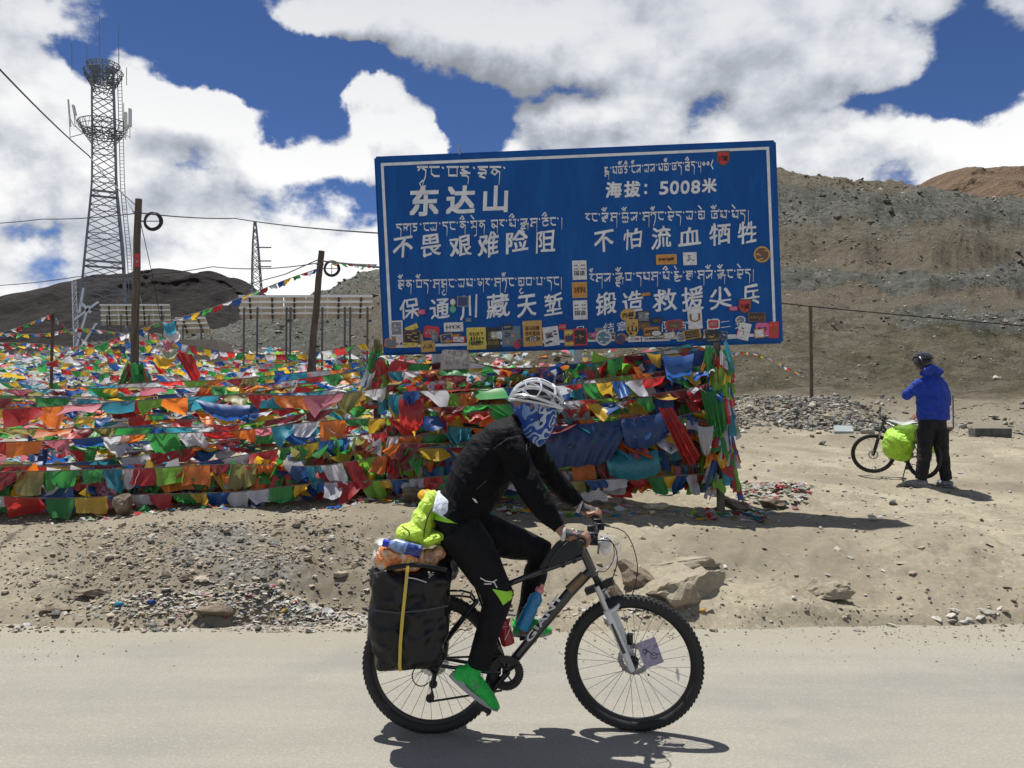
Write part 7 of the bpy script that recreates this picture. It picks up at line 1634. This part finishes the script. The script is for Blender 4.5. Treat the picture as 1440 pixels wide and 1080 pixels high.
# ---------------- second cyclist, standing with the back to us
Y2 = 10.85
def V2(px, py, dy=0.0): return at(px, py, Y2 + dy)
M_face_shade = mat('face_shade_dark', (.01, .01, .012), .08, spec=.8)
mb = MB(); mb.grid(lambda u, v_: q_(.098 - .05 * (2 * u - 1) ** 2, (u - .5) * .15, .016 - .030 * v_), 10, 4); o = wbuild(mb, 'face_shade', M_face_shade, rider); o.modifiers.new('s', 'SOLIDIFY').thickness = .002  # dark sheet added for the shade between helmet and scarf
p2 = empty('person', V2(1313, 680)); p2.location.z = zat(p2.location.x, Y2); tag(p2, 'standing cyclist in bright blue jacket, dark trousers and black helmet, seen from behind', 'person')
k2 = Y2 / F; gz2 = p2.location.z; sh = gz2 - V2(1313, 681).z
def V3(px, py, dy=0.0): return V2(px, py, dy) + Vector((0, 0, sh))
b2 = MB(); fw2 = Vector((-.55, .8, -.45))
q2 = head_geo(b2, V3(1298, 508, .02), fw2, .98); b2.tube([V3(1308, 524, .0), V3(1302, 514, .01)], .056, 10)
b2.tube([V3(1311, 600), V3(1311, 570), V3(1309, 540), V3(1308, 526)], [(.15, .11), (.15, .10), (.17, .11), (.09, .07)], 14)
SL2, EL2, WL2 = V3(1294, 534, 0), V3(1275, 552, .10), V3(1287, 541, .33); SR2, ER2, WR2 = V3(1325, 536, -.01), V3(1332, 562, .05), V3(1294, 577, .24)
for a, e, w in ((SL2, EL2, WL2), (SR2, ER2, WR2)):
    b2.tube([a, e, w], [.045, .036, .026], 8); d = (w - e).normalized(); s_ = d.orthogonal().normalized()
    for j, o_ in enumerate((-.03, -.01, .01, .03)): b2.tube([w + s_ * o_ * .4, w + d * .06 + s_ * o_, w + d * (.105 - .01 * abs(j - 1)) + s_ * o_ * 1.1 - Vector((0, 0, .02)), w + d * .11 + s_ * o_ * 1.1 - Vector((0, 0, .05))], [.012, .012, .0095, .008], 6)
    b2.tube([w, w + d * .03 + s_ * .045, w + d * .06 + s_ * .06], [.014, .012, .009], 6)
KL2, AL2 = V3(1300, 636, -.02), V3(1295, 672, 0); KR2, AR2 = V3(1325, 636, .0), V3(1331, 672, .05)
for h, k, a in ((V3(1301, 598), KL2, AL2), (V3(1322, 598), KR2, AR2)): b2.tube([h, k, a, a + Vector((-.03, -.02, -.03))], [.08, .055, .038, .036], 10)
put(remeshed(b2, 'body', .009, M_skin, tuple(p2.location), 1), p2)
M_jblue = fabric('jacket_blue', (.007, .038, .33), .65, 6, .9, .06, .05)
j2 = MB(); j2.tube([V3(1312, 586), V3(1312, 575), V3(1311, 556), V3(1310, 540), V3(1309, 530), V3(1308, 524)], [(.205, .15), (.208, .155), (.205, .14), (.205, .125), (.16, .105), (.09, .08)], 22)
j2.tube([SL2 + Vector((.03, 0, 0)), SL2.lerp(EL2, .5), EL2, EL2.lerp(WL2, .5), WL2.lerp(EL2, .1)], [.085, .075, .066, .056, .042], 12); j2.tube([SR2 + Vector((-.03, 0, 0)), SR2.lerp(ER2, .5), ER2, ER2.lerp(WR2, .5), WR2.lerp(ER2, .1)], [.08, .07, .06, .055, .042], 12)
j2.tube([V3(1300, 519, -.09), V3(1313, 514, -.10), V3(1324, 520, -.06)], [(.05, .05), (.065, .05), (.05, .045)], 12); j2.tube([V3(1295, 520, .02), V3(1305, 521, -.06), V3(1320, 519, -.04)], .04, 10)
put(remeshed(j2, 'jacket', .009, M_jblue, tuple(p2.location), 3, .012, 8, 82), p2)
M_tr2 = fabric('trousers_charcoal', (.016, .017, .020), .85, 8, .7, .04, .05, .2)
t2 = MB(); t2.tube([V3(1311, 578), V3(1311, 600)], [(.175, .125), (.18, .13)], 18)
t2.tube([V3(1301, 600), V3(1300, 618, -.01), KL2, KL2.lerp(AL2, .5), AL2 + Vector((0, 0, .02))], [.112, .10, .088, .078, .070], 14); t2.tube([V3(1322, 600), V3(1323, 618), KR2, KR2.lerp(AR2, .5), AR2 + Vector((0, 0, .02))], [.108, .098, .085, .075, .068], 14)
put(remeshed(t2, 'trousers', .010, M_tr2, tuple(p2.location), 3, .010, 8, 92), p2)
for a, dx in ((AL2, -.10), (AR2, -.02)):
    z0 = zat(a.x, a.y); mb = MB(); c = Vector((a.x, a.y, z0)); mb.tube([c + Vector((.05, -.06, .045)), c + Vector((-.01, -.01, .055)), c + Vector((dx, .10, .04)), c + Vector((dx * 1.5, .17, .03))], [(.035, .045), (.05, .055), (.042, .05), (.02, .03)], 12)
    sh_ = remeshed(mb, 'shoe', .008, mat('shoe_grey', (.17, .18, .19), .7, vary=.3, vscale=30), tuple(p2.location), 2); put(sh_, p2)
    mb = MB(); mb.tube([c + Vector((.07, -.09, .012)), c + Vector((0, 0, .012)), c + Vector((dx * 1.5, .18, .012))], [(.012, .04), (.012, .055), (.012, .04)], 10); o = mb.build('sole', M_sole, None, org=tuple(p2.location)); o.parent = sh_; o.location = -Vector(sh_.location)
h2 = MB(); c = V3(1298, 505, .02); h2.ball(c, (.112, .135, .10), 16, 10, rot=Matrix.Rotation(R(25), 3, 'X')); ho = h2.build('helmet', mat('helmet_black', (.014, .014, .016), .35, vary=.3, vscale=20), None, org=tuple(c)); ho.parent = p2; ho.location = c - Vector(p2.location)
for j in range(-3, 4):
    mb = MB(); mb.tube([c + Vector((j * .030, math.cos(a) * .140 * math.sqrt(1 - (j * .27) ** 2 * .9), math.sin(a) * .112 * math.sqrt(1 - (j * .27) ** 2 * .9) + .012)) for a in np.linspace(.15, 2.9, 12)], .011, 6)
    o = mb.build('rib', mat('helmet_rib', (.03, .03, .034), .3, coat=.5), None, org=tuple(c)); o.parent = ho; o.location = (0, 0, 0)
# parked bicycle
bike2 = make_bike(R(50), False, M_blackm, 'small loaded bicycle parked on its stand beside the cyclist in blue', Vector((.2, 0, -.97)).normalized())
sc2 = .84; yaw = R(180 - 68); 
fx = V2(1227, 672); bike2.scale = (sc2, sc2, sc2); bike2.rotation_euler = (R(0), 0, yaw)
hf_ = Matrix.Rotation(yaw, 3, 'Z') @ (Vector((HUB_F.x, HUB_F.y, 0)) * sc2); Yf = Y2 + .95; fx = at(1228, 650, Yf); bike2.location = (fx.x - hf_.x, Yf - hf_.y, 0); 
bike2.location.z = max(zat(fx.x, Yf), zat(bike2.location.x, bike2.location.y)) + .03
def B2(x, y, z): return Vector(bike2.location) + Matrix.Rotation(yaw, 3, 'Z') @ (Vector((x, y, z)) * sc2)
mb = MB(); hr = HUB_R; yc_ = Y2 + .28
for x, y, r_ in ((1264, 622, (.19, .20, .20)), (1274, 610, (.19, .24, .12)), (1254, 628, (.11, .16, .15)), (1286, 612, (.10, .15, .11)), (1267, 638, (.14, .14, .09))): mb.ball(at(x, y, yc_), r_, 16, 10)
c = at(1262, 640, yc_); o = remeshed(mb, 'rain_cover', .012, neon_mat('neon_rain_cover', (.30, .60, .01), (.42, .72, .03)), tuple(c), 5, .05, 5, 101); tag(o, 'neon green rain cover over the luggage of the parked bicycle', 'rain cover')
mb = MB(); c = at(1272, 596, yc_); mb.grid(lambda u, v_: c + Matrix.Rotation(yaw, 3, 'Z') @ Vector(((u - .5) * .34, (v_ - .5) * .26, .035 * math.sin(u * 5) * math.cos(v_ * 4) + .02)), 8, 6); o = mb.build('white_cloth', FM['white'], None, org=tuple(c)); tag(o, 'white cloth lying on top of the neon rain cover', 'cloth')
wadc = [(1322, 674, .08, 'blue', 'small blue bag on the ground between the feet of the standing cyclist')]
for x, y, s_, c_, l_ in wadc: wad(x, y, Y2 + .25, s_, c_, l_)
me = rock_mesh((.09, .08, .10), 77, 3, .3); me.materials.append(M_neon); o = bpy.data.objects.new('neon_bag', me); COL.objects.link(o); o.location = V3(1311, 627, .5); tag(o, 'yellow green bag corner showing right of the standing cyclist leg', 'bag'); me.polygons.foreach_set('use_smooth', [True] * len(me.polygons))
